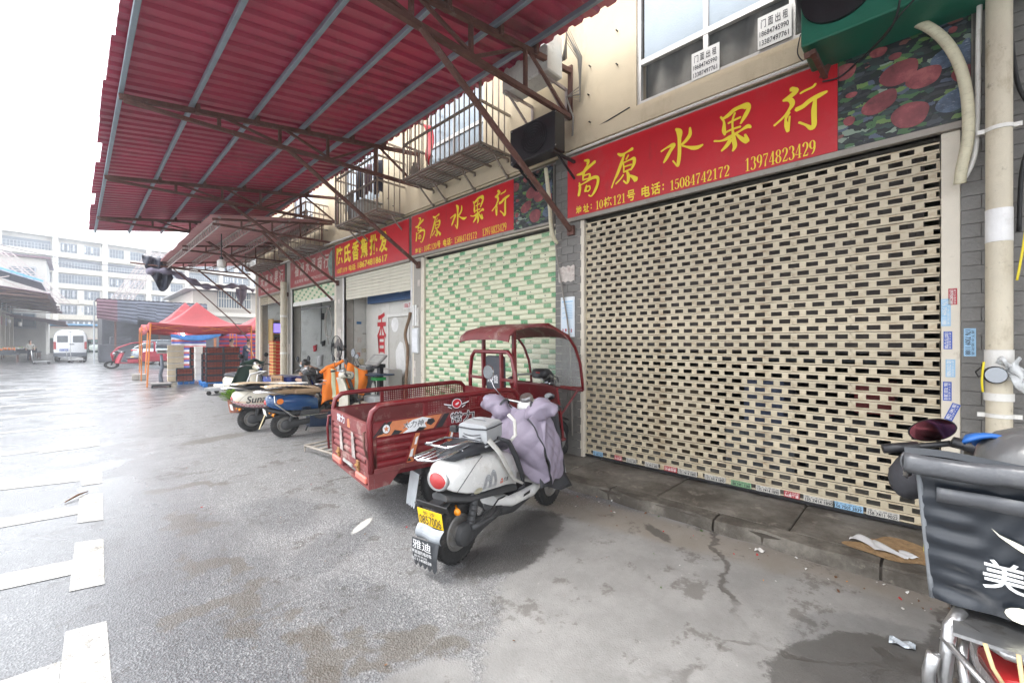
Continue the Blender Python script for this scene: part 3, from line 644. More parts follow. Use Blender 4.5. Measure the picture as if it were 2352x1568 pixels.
# rental notices in the window
paper = pm('white_paper', (.72, .71, .68), .8, var=.04, bump=0)
ink = pm('black_ink', (.03, .03, .035), .7, var=0, bump=0)
def notice(ya, yb, za, zb, label):
    t = thing('rental_notice', label, 'notice', (4.51, (ya+yb)/2, za), group=None)
    part('paper_sheet', MB().box(4.516, yb, za, 4.519, ya, zb), paper, t)
    mb = MB(); wd = ya - yb; hh = zb - za
    for i, ch in enumerate('门面出租'): text_mb(ch, (4.514, ya - wd*(.1 + .215*i), za + hh*.62), U_W, V_W, wd*.15, hh*.27, .01, mb)
    text_mb('18684745990', (4.514, ya - wd*.06, za + hh*.36), U_W, V_W, wd*.86, hh*.17, .01, mb)
    text_mb('13387497761', (4.514, ya - wd*.06, za + hh*.08), U_W, V_W, wd*.86, hh*.17, .01, mb)
    part('lettering', mb, ink, t)
n1 = [WX(*p, 4.51) for p in ((1588, 125), (1652, 180))]; n2_ = [WX(*p, 4.51) for p in ((1740, 75), (1818, 112))]
notice(n1[0].y, n1[1].y, 4.29, 4.57, 'white for rent notice hung low in the window, the left one of two')
notice(n2_[0].y, n2_[1].y, 4.32, 4.62, 'white for rent notice in the window beside the green box, right of two')

for i, (x, z, w_, h_, c) in enumerate([(4.82,2.0,.12,.06,(.05,.15,.3)), (4.84,1.55,.1,.12,(.5,.45,.4)), (4.95,1.3,.13,.1,(.42,.38,.3)), (4.83,1.2,.08,.1,(.45,.2,.15)), (4.98,1.75,.1,.03,(.3,.28,.25)), (4.88,1.0,.12,.14,(.5,.42,.28)), (4.97,.85,.1,.16,(.5,.49,.45))]):
    part('pasted_paper', MB().box(x, 9.992, z, x+w_, 9.999, z+h_), pm('pasted_paper_%d' % i, c, .8, var=.25, vs=20, bump=0))
for i, (yy, z, w_, h_) in enumerate([(10.12,1.55,.2,.35), (10.2,.9,.14,.28), (10.2,2.5,.1,.1), (13.62,1.2,.16,.3), (6.75,2.6,.08,.12), (6.9,.9,.12,.3)]):
    part('torn_paper', MB().box(4.486, yy, z, 4.489, yy+w_, z+h_), pm('torn_white_paper', (.55,.5,.45), .8, var=.2, vs=20, dirt=((.3,.2,.17),.5,14)))
# ------------------------------------------------------------------ shop signs
signred = pm('sign_red', (.50, .006, .014), .35, var=.1, vs=1, bump=.12, bs=5, dirt=((.45, .05, .05), .4, 1.2), dirt2=((.3, .02, .02), .25, 6, (1, 1, .25)))
signred2 = pm('faded_sign_red', (.3, .045, .045), .6, var=.2, vs=2, bump=.05, dirt=((.3, .2, .17), .5, 2.5))
yellow = pm('sign_yellow', (.80, .62, .03), .45, var=.03, bump=0)
palec = pm('faded_lettering', (.5, .42, .36), .6, var=.15, bump=0)
signframe = pm('sign_frame', (.33, .3, .26), .6, .3, dirt=((.18, .14, .1), .4, 6))
SX = 4.44
def sign(y0, y1, z0, z1, label, mat, yright=None):
    t = thing('shop_sign', label, 'sign', (SX, (y0+y1)/2, z0), group='fruit shop signs over the shutters')
    yr = y0 if yright is None else yright
    build('sign_frame', MB().box(SX+.004, yr-.01, z0-.05, SX+.12, y1+.012, z0-.002).box(SX+.004, yr-.01, z1+.002, SX+.12, y1+.012, z1+.02).box(SX+.02, yr, z0-.001, SX+.11, y1, z1+.001), signframe, t, world=True)
    build('sign_face', MB().box(SX, y0, z0, SX+.012, y1, z1), mat, t, world=True)
    return t
def brush(t, y1, z0, keys, sx=1., sz=1.):
    for k in keys:
        mb = MB()
        for j, st in enumerate(BRUSH[k]):
            # smooth the traced stroke
            P = [Vector((a*sx, b*sz, c)) for a, b, c in st]; Q = []
            if len(P) > 2:
                for i in range(len(P)-1):
                    p0, p1, p2, p3 = P[max(i-1,0)], P[i], P[i+1], P[min(i+2, len(P)-1)]
                    for s in range(5):
                        x = s/5; Q.append(.5*((2*p1)+(-p0+p2)*x+(2*p0-5*p1+4*p2-p3)*x*x+(-p0+3*p1-3*p2+p3)*x**3))
                Q.append(P[-1])
            else: Q = [P[0].lerp(P[1], i/4) for i in range(5)]
            a, b = Q[0], Q[-1]; e0 = (Q[0]-Q[1]).normalized()*a.z*.8; e1 = (Q[-1]-Q[-2]).normalized()*b.z*.8
            Q = [Vector((a.x+e0.x, a.y+e0.y, a.z*.25))] + Q + [Vector((b.x+e1.x, b.y+e1.y, b.z*.3))]
            stroke(mb, [(q.x, q.y, max(q.z*1.4, .002)) for q in Q], (SX-.003-.001*j, y1, z0), U_W, V_W, 1, 1)
        build('brush_character', mb, yellow, t, world=True)
def foliage_print():
    m = bpy.data.materials.new('orchard_print'); m.use_nodes = True; nt = m.node_tree; b = nt.nodes['Principled BSDF']; L = nt.links.new; N = nt.nodes.new
    tc = N('ShaderNodeTexCoord'); n1 = N('ShaderNodeTexNoise'); n1.inputs['Scale'].default_value = 9; n1.inputs['Detail'].default_value = 3; n1.inputs['Distortion'].default_value = 1.5
    L(tc.outputs['Object'], n1.inputs['Vector'])
    mpv = N('ShaderNodeMapping'); mpv.inputs['Rotation'].default_value = (.7, 0, 0); mpv.inputs['Scale'].default_value = (1, 1, 2.2); L(tc.outputs['Object'], mpv.inputs[0])
    ad = N('ShaderNodeVectorMath'); ad.operation = 'ADD'; sc = N('ShaderNodeVectorMath'); sc.operation = 'SCALE'; sc.inputs['Scale'].default_value = .09
    L(n1.outputs['Color'], sc.inputs[0]); L(mpv.outputs[0], ad.inputs[0]); L(sc.outputs[0], ad.inputs[1])
    v = N('ShaderNodeTexVoronoi'); v.inputs['Scale'].default_value = 17; L(ad.outputs[0], v.inputs['Vector'])
    r = N('ShaderNodeValToRGB'); sp = N('ShaderNodeSeparateColor'); L(v.outputs['Color'], sp.inputs[0]); L(sp.outputs[0], r.inputs[0])
    e = r.color_ramp; e.interpolation = 'CONSTANT'
    for i, (p, c) in enumerate([(0, (.012, .016, .02)), (.34, (.03, .035, .035)), (.5, (.012, .02, .015)), (.62, (.05, .12, .045)), (.72, (.03, .06, .05)), (.8, (.12, .2, .06)), (.85, (.07, .09, .13)), (.9, (.2, .26, .2)), (.93, (.18, .07, .06)), (.96, (.05, .06, .07))]):
        el = e.elements[i] if i < 2 else e.elements.new(p)
        el.position = p; el.color = c + (1,)
    L(r.outputs[0], b.inputs['Base Color']); b.inputs['Roughness'].default_value = .4; return m
folp = foliage_print()
fruitp = pm('pomelo_print', (.22, .05, .055), .4, var=.5, vs=5, bump=0, dirt=((.36, .12, .11), .5, 5), dirt2=((.04, .015, .02), .4, 6))
bluep = pm('cloth_print', (.07, .1, .15), .4, var=.6, vs=12, bump=0, dirt=((.5, .55, .6), .35, 25, (1, 1, 4)))
def fruit_panel(t, y0, y1, z0, z1):
    build('photo_panel', MB().box(SX, y0, z0, SX+.012, y1-.002, z1), folp, t, world=True)
    W_, H_ = y1 - y0, z1 - z0
    def disc(mb, a, b, ra, rb, ln, rot=0.):
        pts = []
        for k in range(28):
            q = 2*math.pi*k/28; u = ra*math.cos(q)*(1+.07*math.sin(3*q)); v = rb*math.sin(q)*(1+.06*math.cos(2*q+1)); c, s = math.cos(rot), math.sin(rot)
            yy = min(max(y1 - a*W_ - (u*c - v*s)*W_, y0+.003), y1-.006); zz = min(max(z0 + b*H_ + (u*s + v*c)*W_, z0+.003), z1-.003)
            pts.append((SX - .001 - ln*.0006, yy, zz))
        mb.poly(pts)
    mb = MB()
    for i, q in enumerate([(.85,.62,.12,.1,0,.3), (.9,.2,.14,.1,0,.5), (.98,.55,.06,.2,0,0)]): disc(mb, *q[:4], i, q[5])
    build('printed_cloth', mb, bluep, t, world=True)
    for i, q in enumerate([(.06,.82,.1,.09,.1), (.5,.62,.15,.12,.35), (.68,.5,.13,.1,.25), (.35,.38,.15,.1,.5), (.58,.17,.14,.13,.1), (.34,.9,.07,.05,0), (.47,.8,.05,.035,0), (.96,.42,.09,.08,0), (.1,.28,.05,.05,0), (.12,.55,.05,.03,0), (.88,.86,.03,.03,0)]):
        mb = MB(); disc(mb, *q[:4], 5+i, q[4]); build('printed_fruit', mb, fruitp, t, world=True)
z0, z1 = 3.15, 3.92
s1 = sign(.52, 3.31, z0, z1, 'large red fruit shop sign above the big slotted shutter, nearest the camera', signred, yright=-.25)
brush(s1, 3.30, 3.14, ('gao', 'yuan', 'shui', 'guo', 'xing'))
def address(t, y1, z0, num, k=1.):
    mb = MB(); X = SX - .003
    def T(s, a, w, h, b=.02, dz=0, cn=True):
        o = (X, y1 - a*k, z0 + .024*k + dz)
        if cn: text_mb(s, o, U_W, V_W, w*k, h*k, b, mb)
        else: digits_mb(s, o, U_W, V_W, w*k, h*k, mb)
    T('地', .125, .085, .105); T('址', .235, .085, .105); text_mb(':', (X, y1-.345*k, z0+.05*k), U_W, V_W, .016*k, .06*k, .03, mb)
    T('10', .415, .11, .105, cn=False); T('栋', .53, .11, .12); T(num, .655, .17, .11, cn=False); T('号', .84, .1, .125)
    T('电', 1.02, .1, .13); T('话', 1.135, .105, .13); text_mb(':', (X, y1-1.265*k, z0+.05*k), U_W, V_W, .016*k, .07*k, .03, mb)
    T('15084742172', 1.345, .60, .11, cn=False); T('13974823429', 2.075, .56, .125, cn=False)
    build('lettering', mb, yellow, t, world=True)
address(s1, 3.30, 3.145, '121')
fruit_panel(s1, -.24, .519, z0, z1)
s2 = sign(4.28, 6.96, z0 + .04, z1, 'red fruit shop sign over the green label shutter, second from the camera', signred, yright=3.56)
brush(s2, 6.96, 3.18, ('gao', 'yuan', 'shui', 'guo', 'xing'), .96, .98)
address(s2, 6.95, 3.18, '120', .96)
fruit_panel(s2, 3.56, 4.279, z0 + .02, z1)
s3 = sign(7.06, 10.36, z0, z1 - .01, 'bright red banana wholesale sign with bold yellow characters over the half open shutter', signred)
mb = MB()
for i, ch in enumerate('陈氏香蕉批发'): text_mb(ch, (SX-.003, 10.26 - i*.415, z0+.26), U_W, V_W, .34, .44, .03, mb)
build('lettering', mb, yellow, s3, world=True)
mb = MB(); text_mb('10栋119', (SX-.003, 10.24, z0+.05), U_W, V_W, .55, .14, .015, mb); text_mb('电话:', (SX-.003, 9.6, z0+.05), U_W, V_W, .36, .14, .015, mb); text_mb('18674818617', (SX-.003, 9.15, z0+.06), U_W, V_W, 1.3, .14, .02, mb)
build('lettering', mb, yellow, s3, world=True)
s4 = sign(10.5, 13.45, z0, z1 - .03, 'faded dark red sign with pale characters over the second open shop', signred2)
mb = MB()
for i, ch in enumerate('福源水果商行'): text_mb(ch, (SX-.003, 13.1 - i*.41, z0+.28), U_W, V_W, .3, .36, .02, mb, .12)
text_mb('批发零售 电话 15974231736', (SX-.003, 13.1, z0+.08), U_W, V_W, 2.1, .1, .01, mb)
build('lettering', mb, palec, s4, world=True)
pp = MB().poly([(SX-.001, 10.51+.26*math.cos(a*.3)*(1 if 0 < 1 else 0)+.0, z0+.36+.33*math.sin(a*.3)) for a in range(-5, 6)] + [(SX-.001, 10.505, z0+.69), (SX-.001, 10.505, z0+.03)])
build('photo_panel', pp, pm('faded_green_print', (.18, .24, .2), .6, var=.5, vs=9), s4, world=True)
s5 = sign(13.95, 16.58, z0, z1, 'farthest fruit shop sign, dull red with five pale characters beside the downpipe', signred2)
mb = MB()
for i, ch in enumerate('天源水果行'): text_mb(ch, (SX-.003, 16.35 - i*.48, z0+.27), U_W, V_W, .34, .38, .02, mb, .12)
text_mb('批发 零售 15873184552', (SX-.003, 16.3, z0+.08), U_W, V_W, 2.0, .1, .01, mb)
build('lettering', mb, palec, s5, world=True)

# ------------------------------------------------------------------ canopy of red corrugated sheet on steel trusses
redsheet = pm('red_roof_sheet', (.36, .03, .075), .42, .0, var=.2, vs=1.1, bump=.12, bs=9, dirt=((.17, .03, .045), .5, 1.2), dirt2=((.32, .1, .12), .3, 3), coat=.2, rv=.14)
def roofz(x): return 4.53 + (x - .27) * .157
can = thing('canopy', 'long red corrugated metal canopy on rusty trusses braced off the shop front', 'canopy', (2.2, 8, 4.5))
def ribbed(y0, y1, x0, x1, zf, pitch=.21, dep=.035, warp=0.):
    prof = [(0, 0), (.10, 0), (.125, 1), (.185, 1), (.21, 0)]
    ys_ = []; y = y0
    while y < y1 - 1e-6:
        for a, b in prof[:-1]: ys_.append((y + a * pitch / .21, b * dep))
        y += pitch
    ys_.append((y1, 0)); n = 8
    def fn(u, v):
        yy, dz = ys_[round(u * (len(ys_)-1))]; x = x0 + (x1-x0)*v
        return (x, yy, zf(x) + dz + warp * math.sin(x*2.1+yy*3.7) * .006)
    return MB().grid(fn, len(ys_)-1, n)
y = -4.8
while y < 15.9:  # sheets towards the near end are unseen, added to shade the shop front
    y2 = min(y + 1.05, 16.05); j = random.uniform(-.05, .03); dz = random.uniform(0, .008)
    build('roof_sheet', ribbed(y, y2 + .02, .27 + j, 3.95 + random.uniform(-.03, .05), lambda x, dz=dz: roofz(x) + .03 + dz, warp=1), redsheet, can, world=True)
    y = y2
for x in (.38, 1.06, 1.75, 2.44, 3.14, 3.72):
    z = roofz(x) - .025
    build('purlin', MB().box(x-.023, -4.7, z-.03, x+.023, 16.0, z+.03, .004), galv, can, world=True)
for yt in (3.3, 6.8, 10.3, 13.8):
    zt = lambda x: roofz(x) - .1; T = (yt,)
    build('truss_chord', MB().beam((.36, yt, zt(.36)), (4.47, yt, zt(4.3)), .05, .06), rust, can, world=True)
    build('truss_chord', MB().beam((.40, yt+.002, zt(.36)-.03), (1.5, yt+.002, 4.42), .045).beam((1.5, yt+.002, 4.42), (4.47, yt+.002, 4.47), .055), rust, can, world=True)
    for x in (1.35, 2.1, 2.8, 3.62): build('truss_post', MB().beam((x, yt+.001, 4.45), (x, yt+.001, zt(x)-.025), .04), rust, can, world=True)
    for a, b in (((2.1, 4.47), (1.4, zt(1.4))), ((2.85, 4.47), (2.15, zt(2.15))), ((2.85, 4.47), (3.6, zt(3.6))), ((4.4, 4.5), (3.68, zt(3.68)))):
        build('truss_brace', MB().beam((a[0], yt+.003, a[1]), (b[0], yt+.003, b[1]-.02), .032), rust, can, world=True)
    build('wall_post', MB().box(4.47, yt-.03, 4.44, 4.499, yt+.03, zt(4.4)+.06), rust, can, world=True)
    build('strut', MB().tube([(2.2, yt, 4.43), (4.46, yt - .03, 2.99)], .034, 8).box(4.44, yt-.08, 2.93, 4.476, yt+.02, 3.05), rust, can, world=True)
    for x in (1.06, 1.75, 2.44, 3.14, 3.72):
        build('cleat', MB().box(x+.03, yt-.06, roofz(x)-.13, x+.075, yt+.04, roofz(x)-.02), rust, can, world=True)
# second, lower canopy farther along
pink = pm('faded_pink_sheet', (.62, .34, .34), .6, var=.18, vs=1.5, bump=.1, dirt=((.3, .14, .13), .4, 1.5))
def rz2(x): return 4.12 + (x - 1.95) * .155
can2 = thing('canopy', 'lower faded pink corrugated canopy hung with fringed trusses beyond the red one', 'canopy', (3.2, 14, 4.2))
y = 10.5
while y < 18.4:
    build('roof_sheet', ribbed(y, y + 1.0, 1.95 + random.uniform(-.04, .04), 4.43, lambda x: rz2(x) + .05, pitch=.2, warp=1), pink, can2, world=True); y += .98
whitest = pm('pale_steel', (.42, .36, .34), .6, .2, var=.2, dirt=((.2, .1, .08), .4, 6))
for x in (2.1, 2.75, 3.45, 4.1):
    build('purlin', MB().beam((x, 10.5, rz2(x)), (x, 18.3, rz2(x)), .04), whitest, can2, world=True)
    mb = MB(); yy = 10.6
    mb.beam((x, 10.5, rz2(x)-.18), (x, 18.3, rz2(x)-.18), .018)
    while yy < 18.2: mb.beam((x, yy, rz2(x)-.02), (x, yy+.12, rz2(x)-.18), .012); mb.beam((x, yy+.12, rz2(x)-.18), (x, yy+.24, rz2(x)-.02), .012); yy += .24
    build('purlin_lattice', mb, whitest, can2, world=True, kind='stuff')
for yt in (10.55, 14.1, 17.6):
    build('truss_chord', MB().beam((1.98, yt, rz2(1.98)-.03), (4.45, yt, rz2(4.45)-.03), .045), rust, can2, world=True)
    build('truss_chord', MB().beam((1.98, yt, 4.0), (4.45, yt, 4.02), .045), rust, can2, world=True)
    for x in (2.5, 3.1, 3.7, 4.2): build('truss_post', MB().beam((x, yt, 4.02), (x, yt, rz2(x)-.05), .03), rust, can2, world=True)
    for x in (2.5, 3.1, 3.7): build('truss_brace', MB().beam((x, yt, 4.03), (x+.55, yt, rz2(x+.55)-.05), .025), rust, can2, world=True)
    build('strut', MB().tube([(2.9, yt, 4.0), (4.46, yt, 2.6)], .028, 6), rust, can2, world=True)
    if yt > 15: build('strut', MB().tube([(2.2, yt, 4.0), (3.9, yt+.2, 2.35), (4.46, yt+.1, 1.6)], .02, 6), rust, can2, world=True)
# lamp bulb under the second canopy
lt = thing('hanging_lamp', 'white plastic dome lamp hanging from the lower canopy', 'lamp', (2.45, 12.1, 3.3))
build('lamp_shade', MB().lathe([(.0,.0),(.07,.01),(.09,.06),(.09,.17),(.05,.2)], (2.45,12.1,3.33), seg=16), whitepvc, lt, world=True, smooth=True)
build('cord', MB().tube([(2.45,12.1,3.52),(2.45,12.1,4.15)], .012, 6).cyl((2.45,12.1,3.52),(2.45,12.1,3.6),.04), cable, lt, world=True)
# dark tarpaulin gathered on the end of the canopy
tarpm = pm('dark_blue_tarpaulin', (.02, .022, .038), .55, var=.3, vs=3, bump=.2, bs=9)
tarpm2 = pm('grey_purple_tarpaulin', (.17, .15, .2), .6, var=.3, vs=3, bump=.2, bs=9)
tp = thing('tarpaulin', 'dark tarpaulin bundled along the end of the canopy with a hanging corner', 'tarpaulin', (2.2, 17.9, 3.6))
def tf(u, v):
    x = 1.48 + .72*u; z = 4.34 - .08*u - v*(.42 + .66*math.sin(u*2.6)**2)
    return (x + .08*v, 17.9 + .07*math.sin(u*17+v*5), z)
build('tarpaulin_flap', MB().grid(tf, 24, 10, .01), tarpm, tp, world=True, smooth=True)
pts = []; rs = []
for i in range(31):
    u = i/30; pts.append((1.62 + 3.0*u, 17.85 + .05*math.sin(i), 3.82 - .42*u + .12*math.sin(u*9) )); rs.append(.10 + .04*math.sin(i*1.7) - .03*u)
build('tarpaulin_roll', MB().tube(pts, rs, 10), tarpm2, tp, world=True, smooth=True)
build('pole', MB().tube([(1.2, 17.85, 4.05), (2.0, 17.85, 4.02), (4.4, 17.85, 3.9)], .025, 6), rust, tp, world=True)
build('tarpaulin_flap', MB().grid(lambda u, v: (4.05 + .35*u, 17.85 + .03*math.sin(u*14), 3.5 - v*(.62 - .4*abs(u-.5)*2)), 8, 8, .01), tarpm2, tp, world=True, smooth=True)

# ------------------------------------------------------------------ barred balcony cages
cagem = pm('cage_steel', (.3, .26, .22), .5, .3, var=.25, vs=12, dirt=((.14, .07, .05), .5, 12))
planks = pm('weathered_board', (.2, .14, .1), .8, var=.3, vs=3, bump=.3, bs=25)
def cage(y0, y1, z0, z1, X0, label, group='barred window cages above the signs'):
    t = thing('window_cage', label, 'window cage', ((X0+4.5)/2, (y0+y1)/2, z0), group=group)
    def B(n, mb, m=cagem): return build(n, mb, m, t, world=True)
    for z in (z0, z0 + (z1-z0)*.42, z0 + (z1-z0)*.78, z1):
        B('rail', MB().beam((X0, y0, z), (X0, y1, z), .03)); B('rail', MB().beam((X0+.016, y0, z), (4.49, y0, z), .03)); B('rail', MB().beam((X0+.016, y1, z), (4.49, y1, z), .03))
    n = int((y1-y0)/.115)
    for i in range(n+1):
        y = y0 + (y1-y0)*i/n; B('bar', MB().beam((X0, y, z0-.01), (X0, y, z1+.01), .03 if i in (0, n) else .014))
    for s in (y0, y1):
        for i in range(1, 5): x = X0 + (4.49-X0)*i/5; B('bar', MB().beam((x, s, z0), (x, s, z1), .014))
    B('floor_board', MB().box(X0+.03, y0+.03, z0+.016, 4.49, y1-.03, z0+.03), planks)
    k = 8
    for i in range(k): x = X0 + .05 + (4.4-X0)*i/k; B('floor_bar', MB().beam((x, y0+.01, z0-.012), (x, y1-.01, z0-.012), .02), pm('bright_bar', (.55, .53, .5), .35, .5))
    m = 5
    for i in range(m+1):
        y = y0 + .04 + (y1-y0-.08)*i/m; B('joist', MB().beam((X0+.01, y, z0-.04), (4.49, y, z0-.04), .03))
        if i % 2 == 0 or i == m:
            B('bracket', MB().beam((4.485, y, z0-.04), (4.485, y, z0-.33), .028).beam((X0+.3, y, z0-.055), (4.48, y, z0-.32), .024))
    return t
c1 = cage(4.4, 6.36, 4.31, 5.7, 3.9, 'large barred cage with board floor left of the black box')
c2 = cage(7.27, 9.06, 4.03, 5.3, 3.9, 'barred cage hung with dark laundry over the banana sign')
c3 = cage(10.9, 12.9, 3.96, 5.0, 3.95, 'barred cage with dark windows over the faded sign under the truss')
c4 = cage(14.2, 16.2, 3.96, 4.8, 3.95, 'farthest barred cage half hidden under the lower canopy')
# laundry and oddments in cage two
clothc = [pm('dark_cloth', (.04, .04, .055), .9, var=.3, vs=6), pm('plum_cloth', (.13, .08, .1), .9, var=.3, vs=6), pm('grey_cloth', (.2, .18, .17), .9, var=.3, vs=6)]
for i, (ya, yb, za, zb, m_) in enumerate([(8.35, 8.65, 4.55, 5.15, 0), (8.0, 8.25, 4.6, 5.15, 1), (7.55, 7.85, 4.5, 5.1, 0), (8.75, 8.95, 4.2, 4.8, 2), (11.3, 11.6, 4.4, 4.95, 0)]):
    mb = MB().grid(lambda u, v: (4.15 + .03*math.sin(u*9+i) , ya + (yb-ya)*(u*(1-.1*v)), zb + (za-zb)*v - .03*math.cos(u*7)*v), 10, 8, .012)
    o = build('hanging_cloth', mb, clothc[m_], smooth=True)
    o['label'] = ['black jacket hanging at the middle of the laundry cage', 'plum shirt hanging beside the black jacket in the cage', 'dark trousers hanging at the right end of the laundry cage', 'grey towel hanging low at the left end of the laundry cage', 'dark coat hanging in the cage under the truss'][i]
    o['category'] = 'clothing'
tk = thing('storage_tub', 'grey tub standing on the floor of the laundry cage', 'tub', (4.2, 8.2, 4.06))
build('tub_body', MB().box(3.98, 8.0, 4.062, 4.4, 8.5, 4.38, .03), pm('grey_tub', (.4, .4, .38), .6), tk, world=True)
build('tub_lid', MB().box(3.96, 7.98, 4.381, 4.42, 8.52, 4.41, .01), pm('grey_tub', (.4, .4, .38), .6), tk, world=True)
build('red_banner', MB().grid(lambda u, v: (4.25+.05*math.sin(v*5), 6.05 + .25*u*(1-.6*v), 5.25 - .7*v + .12*u), 6, 8, .01), signred, None, smooth=True, label='folded red cloth inside the big cage', cat='cloth')
ps = thing('clay_jug', 'small grey jug in the corner of the big cage', 'jug', (4.02, 6.2, 4.345))
build('jug_body', MB().lathe([(0,0),(.06,.0),(.085,.08),(.07,.16),(.035,.2),(.045,.24)], (4.02,6.2,4.345), seg=16), pm('jug_clay', (.3, .26, .22), .7), ps, world=True, smooth=True)
build('jug_handle', MB().tube([(4.02,6.12,4.53),(4.02,6.07,4.5),(4.02,6.08,4.42),(4.02,6.12,4.40)], .01, 6), pm('jug_clay', (.3, .26, .22), .7), ps, world=True, smooth=True)

# ------------------------------------------------------------------ machines on the wall
def fan_grille(cx, cy, cz, r, X, t, mat, m2, nr=7):
    for k in range(nr): rr = r*(k+1)/nr; build('grille_ring', MB().tube([(X, cy+rr*math.cos(a*math.pi/12), cz+rr*math.sin(a*math.pi/12)) for a in range(24)], .004, 5, closed=True), mat, t, world=True)
    build('fan_disc', MB().cyl((X+.01, cy, cz), (X+.03, cy, cz), r, seg=32), m2, t, world=True)
bb = thing('ventilation_unit', 'black fan box bolted to the wall between the two fruit shop signs', 'fan box', (4.2, 3.5, 3.9))
build('casing', MB().box(4.0, 3.17, 3.87, 4.2, 3.92, 4.34, .012), blackp, bb, world=True)
fan_grille(4.0, 3.5, 4.11, .2, 3.985, bb, blackp, pm('dark_void', (.008,.008,.01), .5), 6)
for yy in (3.2, 3.84): build('bracket', MB().beam((3.98, yy, 3.845), (4.48, yy, 3.845), .03).beam((4.48, yy, 3.845), (4.48, yy, 3.6), .03).beam((4.1, yy, 3.83), (4.47, yy, 3.62), .022), blackp, bb, world=True)
build('screw', MB().box(3.996, 3.15, 3.9, 4.0, 3.165, 3.915).box(3.996, 3.88, 3.9, 4.0, 3.895, 3.915).box(3.996, 3.88, 4.3, 4.0, 3.895, 4.315).box(3.996, 3.15, 4.3, 4.0, 3.165, 4.315), steel, bb, world=True, kind='stuff')
acw = pm('ac_enamel', (.6, .59, .54), .5, var=.05, dirt=((.3, .28, .24), .4, 4))
def ac_unit(x, y, z, w, h, d, label, name='air_conditioner', face=-1):
    t = thing(name, label, 'air conditioner', (x, y, z), group=None)
    build('casing', MB().box(x, y-w/2, z, x+d, y+w/2, z+h, .015), acw, t, world=True)
    fan_grille(0, y + w*.12, z+h*.5, min(h, w)*.40, x-.006, t, acw, pm('dark_void', (.008,.008,.01), .5), 6)
    build('fan_blades', MB().grid(lambda u, v: (x+.004, y+w*.12+min(h,w)*.36*(v+.05)*math.cos(u*1.2+1), z+h*.5+min(h,w)*.36*(v+.05)*math.sin(u*1.2+1)), 4, 4).grid(lambda u, v: (x+.004, y+w*.12+min(h,w)*.36*(v+.05)*math.cos(u*1.2+3.1), z+h*.5+min(h,w)*.36*(v+.05)*math.sin(u*1.2+3.1)), 4, 4).grid(lambda u, v: (x+.004, y+w*.12+min(h,w)*.36*(v+.05)*math.cos(u*1.2+5.2), z+h*.5+min(h,w)*.36*(v+.05)*math.sin(u*1.2+5.2)), 4, 4), acw, t, world=True)
    for i in range(7): build('louvre', MB().box(x-.008, y-w/2+.03, z+h*.15+i*h*.1, x-.001, y-w/2+.13, z+h*.15+i*h*.1+.02), acw, t, world=True)
    return t
a1 = ac_unit(3.98, 3.66, 4.86, .78, .52, .3, 'cream outdoor unit on brackets above the black fan box, tucked under the canopy edge')
for yy in (3.36, 3.95): build('bracket', MB().beam((3.93, yy, 4.845), (4.48, yy, 4.845), .03).beam((4.48, yy, 4.85), (4.48, yy, 4.45), .03).beam((4.0, yy, 4.83), (4.47, yy, 4.5), .025), whitest, a1, world=True)
hose = MB()
for k in range(5):
    hose.tube([(4.3, 3.3-.02*k, 5.1), (4.25-.02*k, 3.2-.02*k, 5.3+.03*k), (4.4, 3.12-.015*k, 5.1), (4.47, 3.14, 4.8-.05*k), (4.4, 3.3, 4.7), (4.48, 3.25, 4.45), (4.48, 3.27, 4.0)], .007 + .008*(k == 2), 6)
build('refrigerant_hose', hose, pm('hose_grey', (.25, .23, .2), .6), a1, world=True, smooth=True, kind='stuff')
greenm = pm('green_enamel', (.012, .14, .085), .4, var=.08, dirt=((.02, .08, .06), .3, 3))
gb = thing('ventilation_unit', 'large green fan box mounted over the end of the sign beside the rental notice', 'fan box', (4.2, 0, 3.9))
gz = MB()
gx0, gx1 = 4.0, 4.45
gz.box(gx0, -.7, 3.88, gx1, .70, 4.75, .01)
build('casing', gz, greenm, gb, world=True)
fan_grille(0, .46, 4.2, .22, gx0-.008, gb, blackp, pm('dark_void', (.008,.008,.01), .5), 11)
build('fan_guard', MB().cyl((gx0-.03, .46, 4.2), (gx0-.001, .46, 4.2), .235, seg=40), pm('dark_void', (.008,.008,.01), .5), gb, world=True)
build('bracket', MB().beam((3.98, .62, 3.80), (4.48, .60, 3.80), .035).beam((4.44, .62, 3.8), (4.40, .56, 3.95), .04).beam((4.0, .66, 3.80), (4.42, .60, 4.0), .04), rust, gb, world=True)
def hang(label, pts, r, mat, name='cable', cat='cable', seg=6, **k):
    # smooth a hanging line
    P = [Vector(p) for p in pts]; Q = []
    for i in range(len(P)-1):
        p0, p1, p2, p3 = P[max(i-1,0)], P[i], P[i+1], P[min(i+2,len(P)-1)]
        for s in range(6):
            x = s/6; Q.append(.5*((2*p1)+(-p0+p2)*x+(2*p0-5*p1+4*p2-p3)*x*x+(-p0+3*p1-3*p2+p3)*x**3))
    Q.append(P[-1])
    return build(name, MB().tube(Q, r, seg), mat, None, smooth=True, label=label, cat=cat, **k)
hang('thick black duct bending up beside the green fan box', [(4.3, .74, 4.9), (4.25, .76, 4.5), (4.3, .72, 4.2), (4.4, .70, 4.0)], .03, blackp)
hang('thin black cable looping from the green fan box down over the red sign', [(3.97, .15, 4.0), (3.95, .12, 3.9), (4.1, .18, 3.8), (4.38, .36, 3.82), (4.42, .5, 3.75), (4.42, .62, 3.76)], .007, cable)
hang('second black cable rising from the loop under the green fan box', [(3.97, -.25, 4.05), (3.97, -.02, 3.92), (3.99, .1, 3.84), (4.2, .25, 3.8), (4.41, .44, 3.78)], .006, cable)
hang('black wires dangling at the corner of the rental notice', [(4.44, .78, 4.25), (4.43, .80, 4.1), (4.42, .76, 4.0), (4.42, .7, 3.95)], .005, cable)
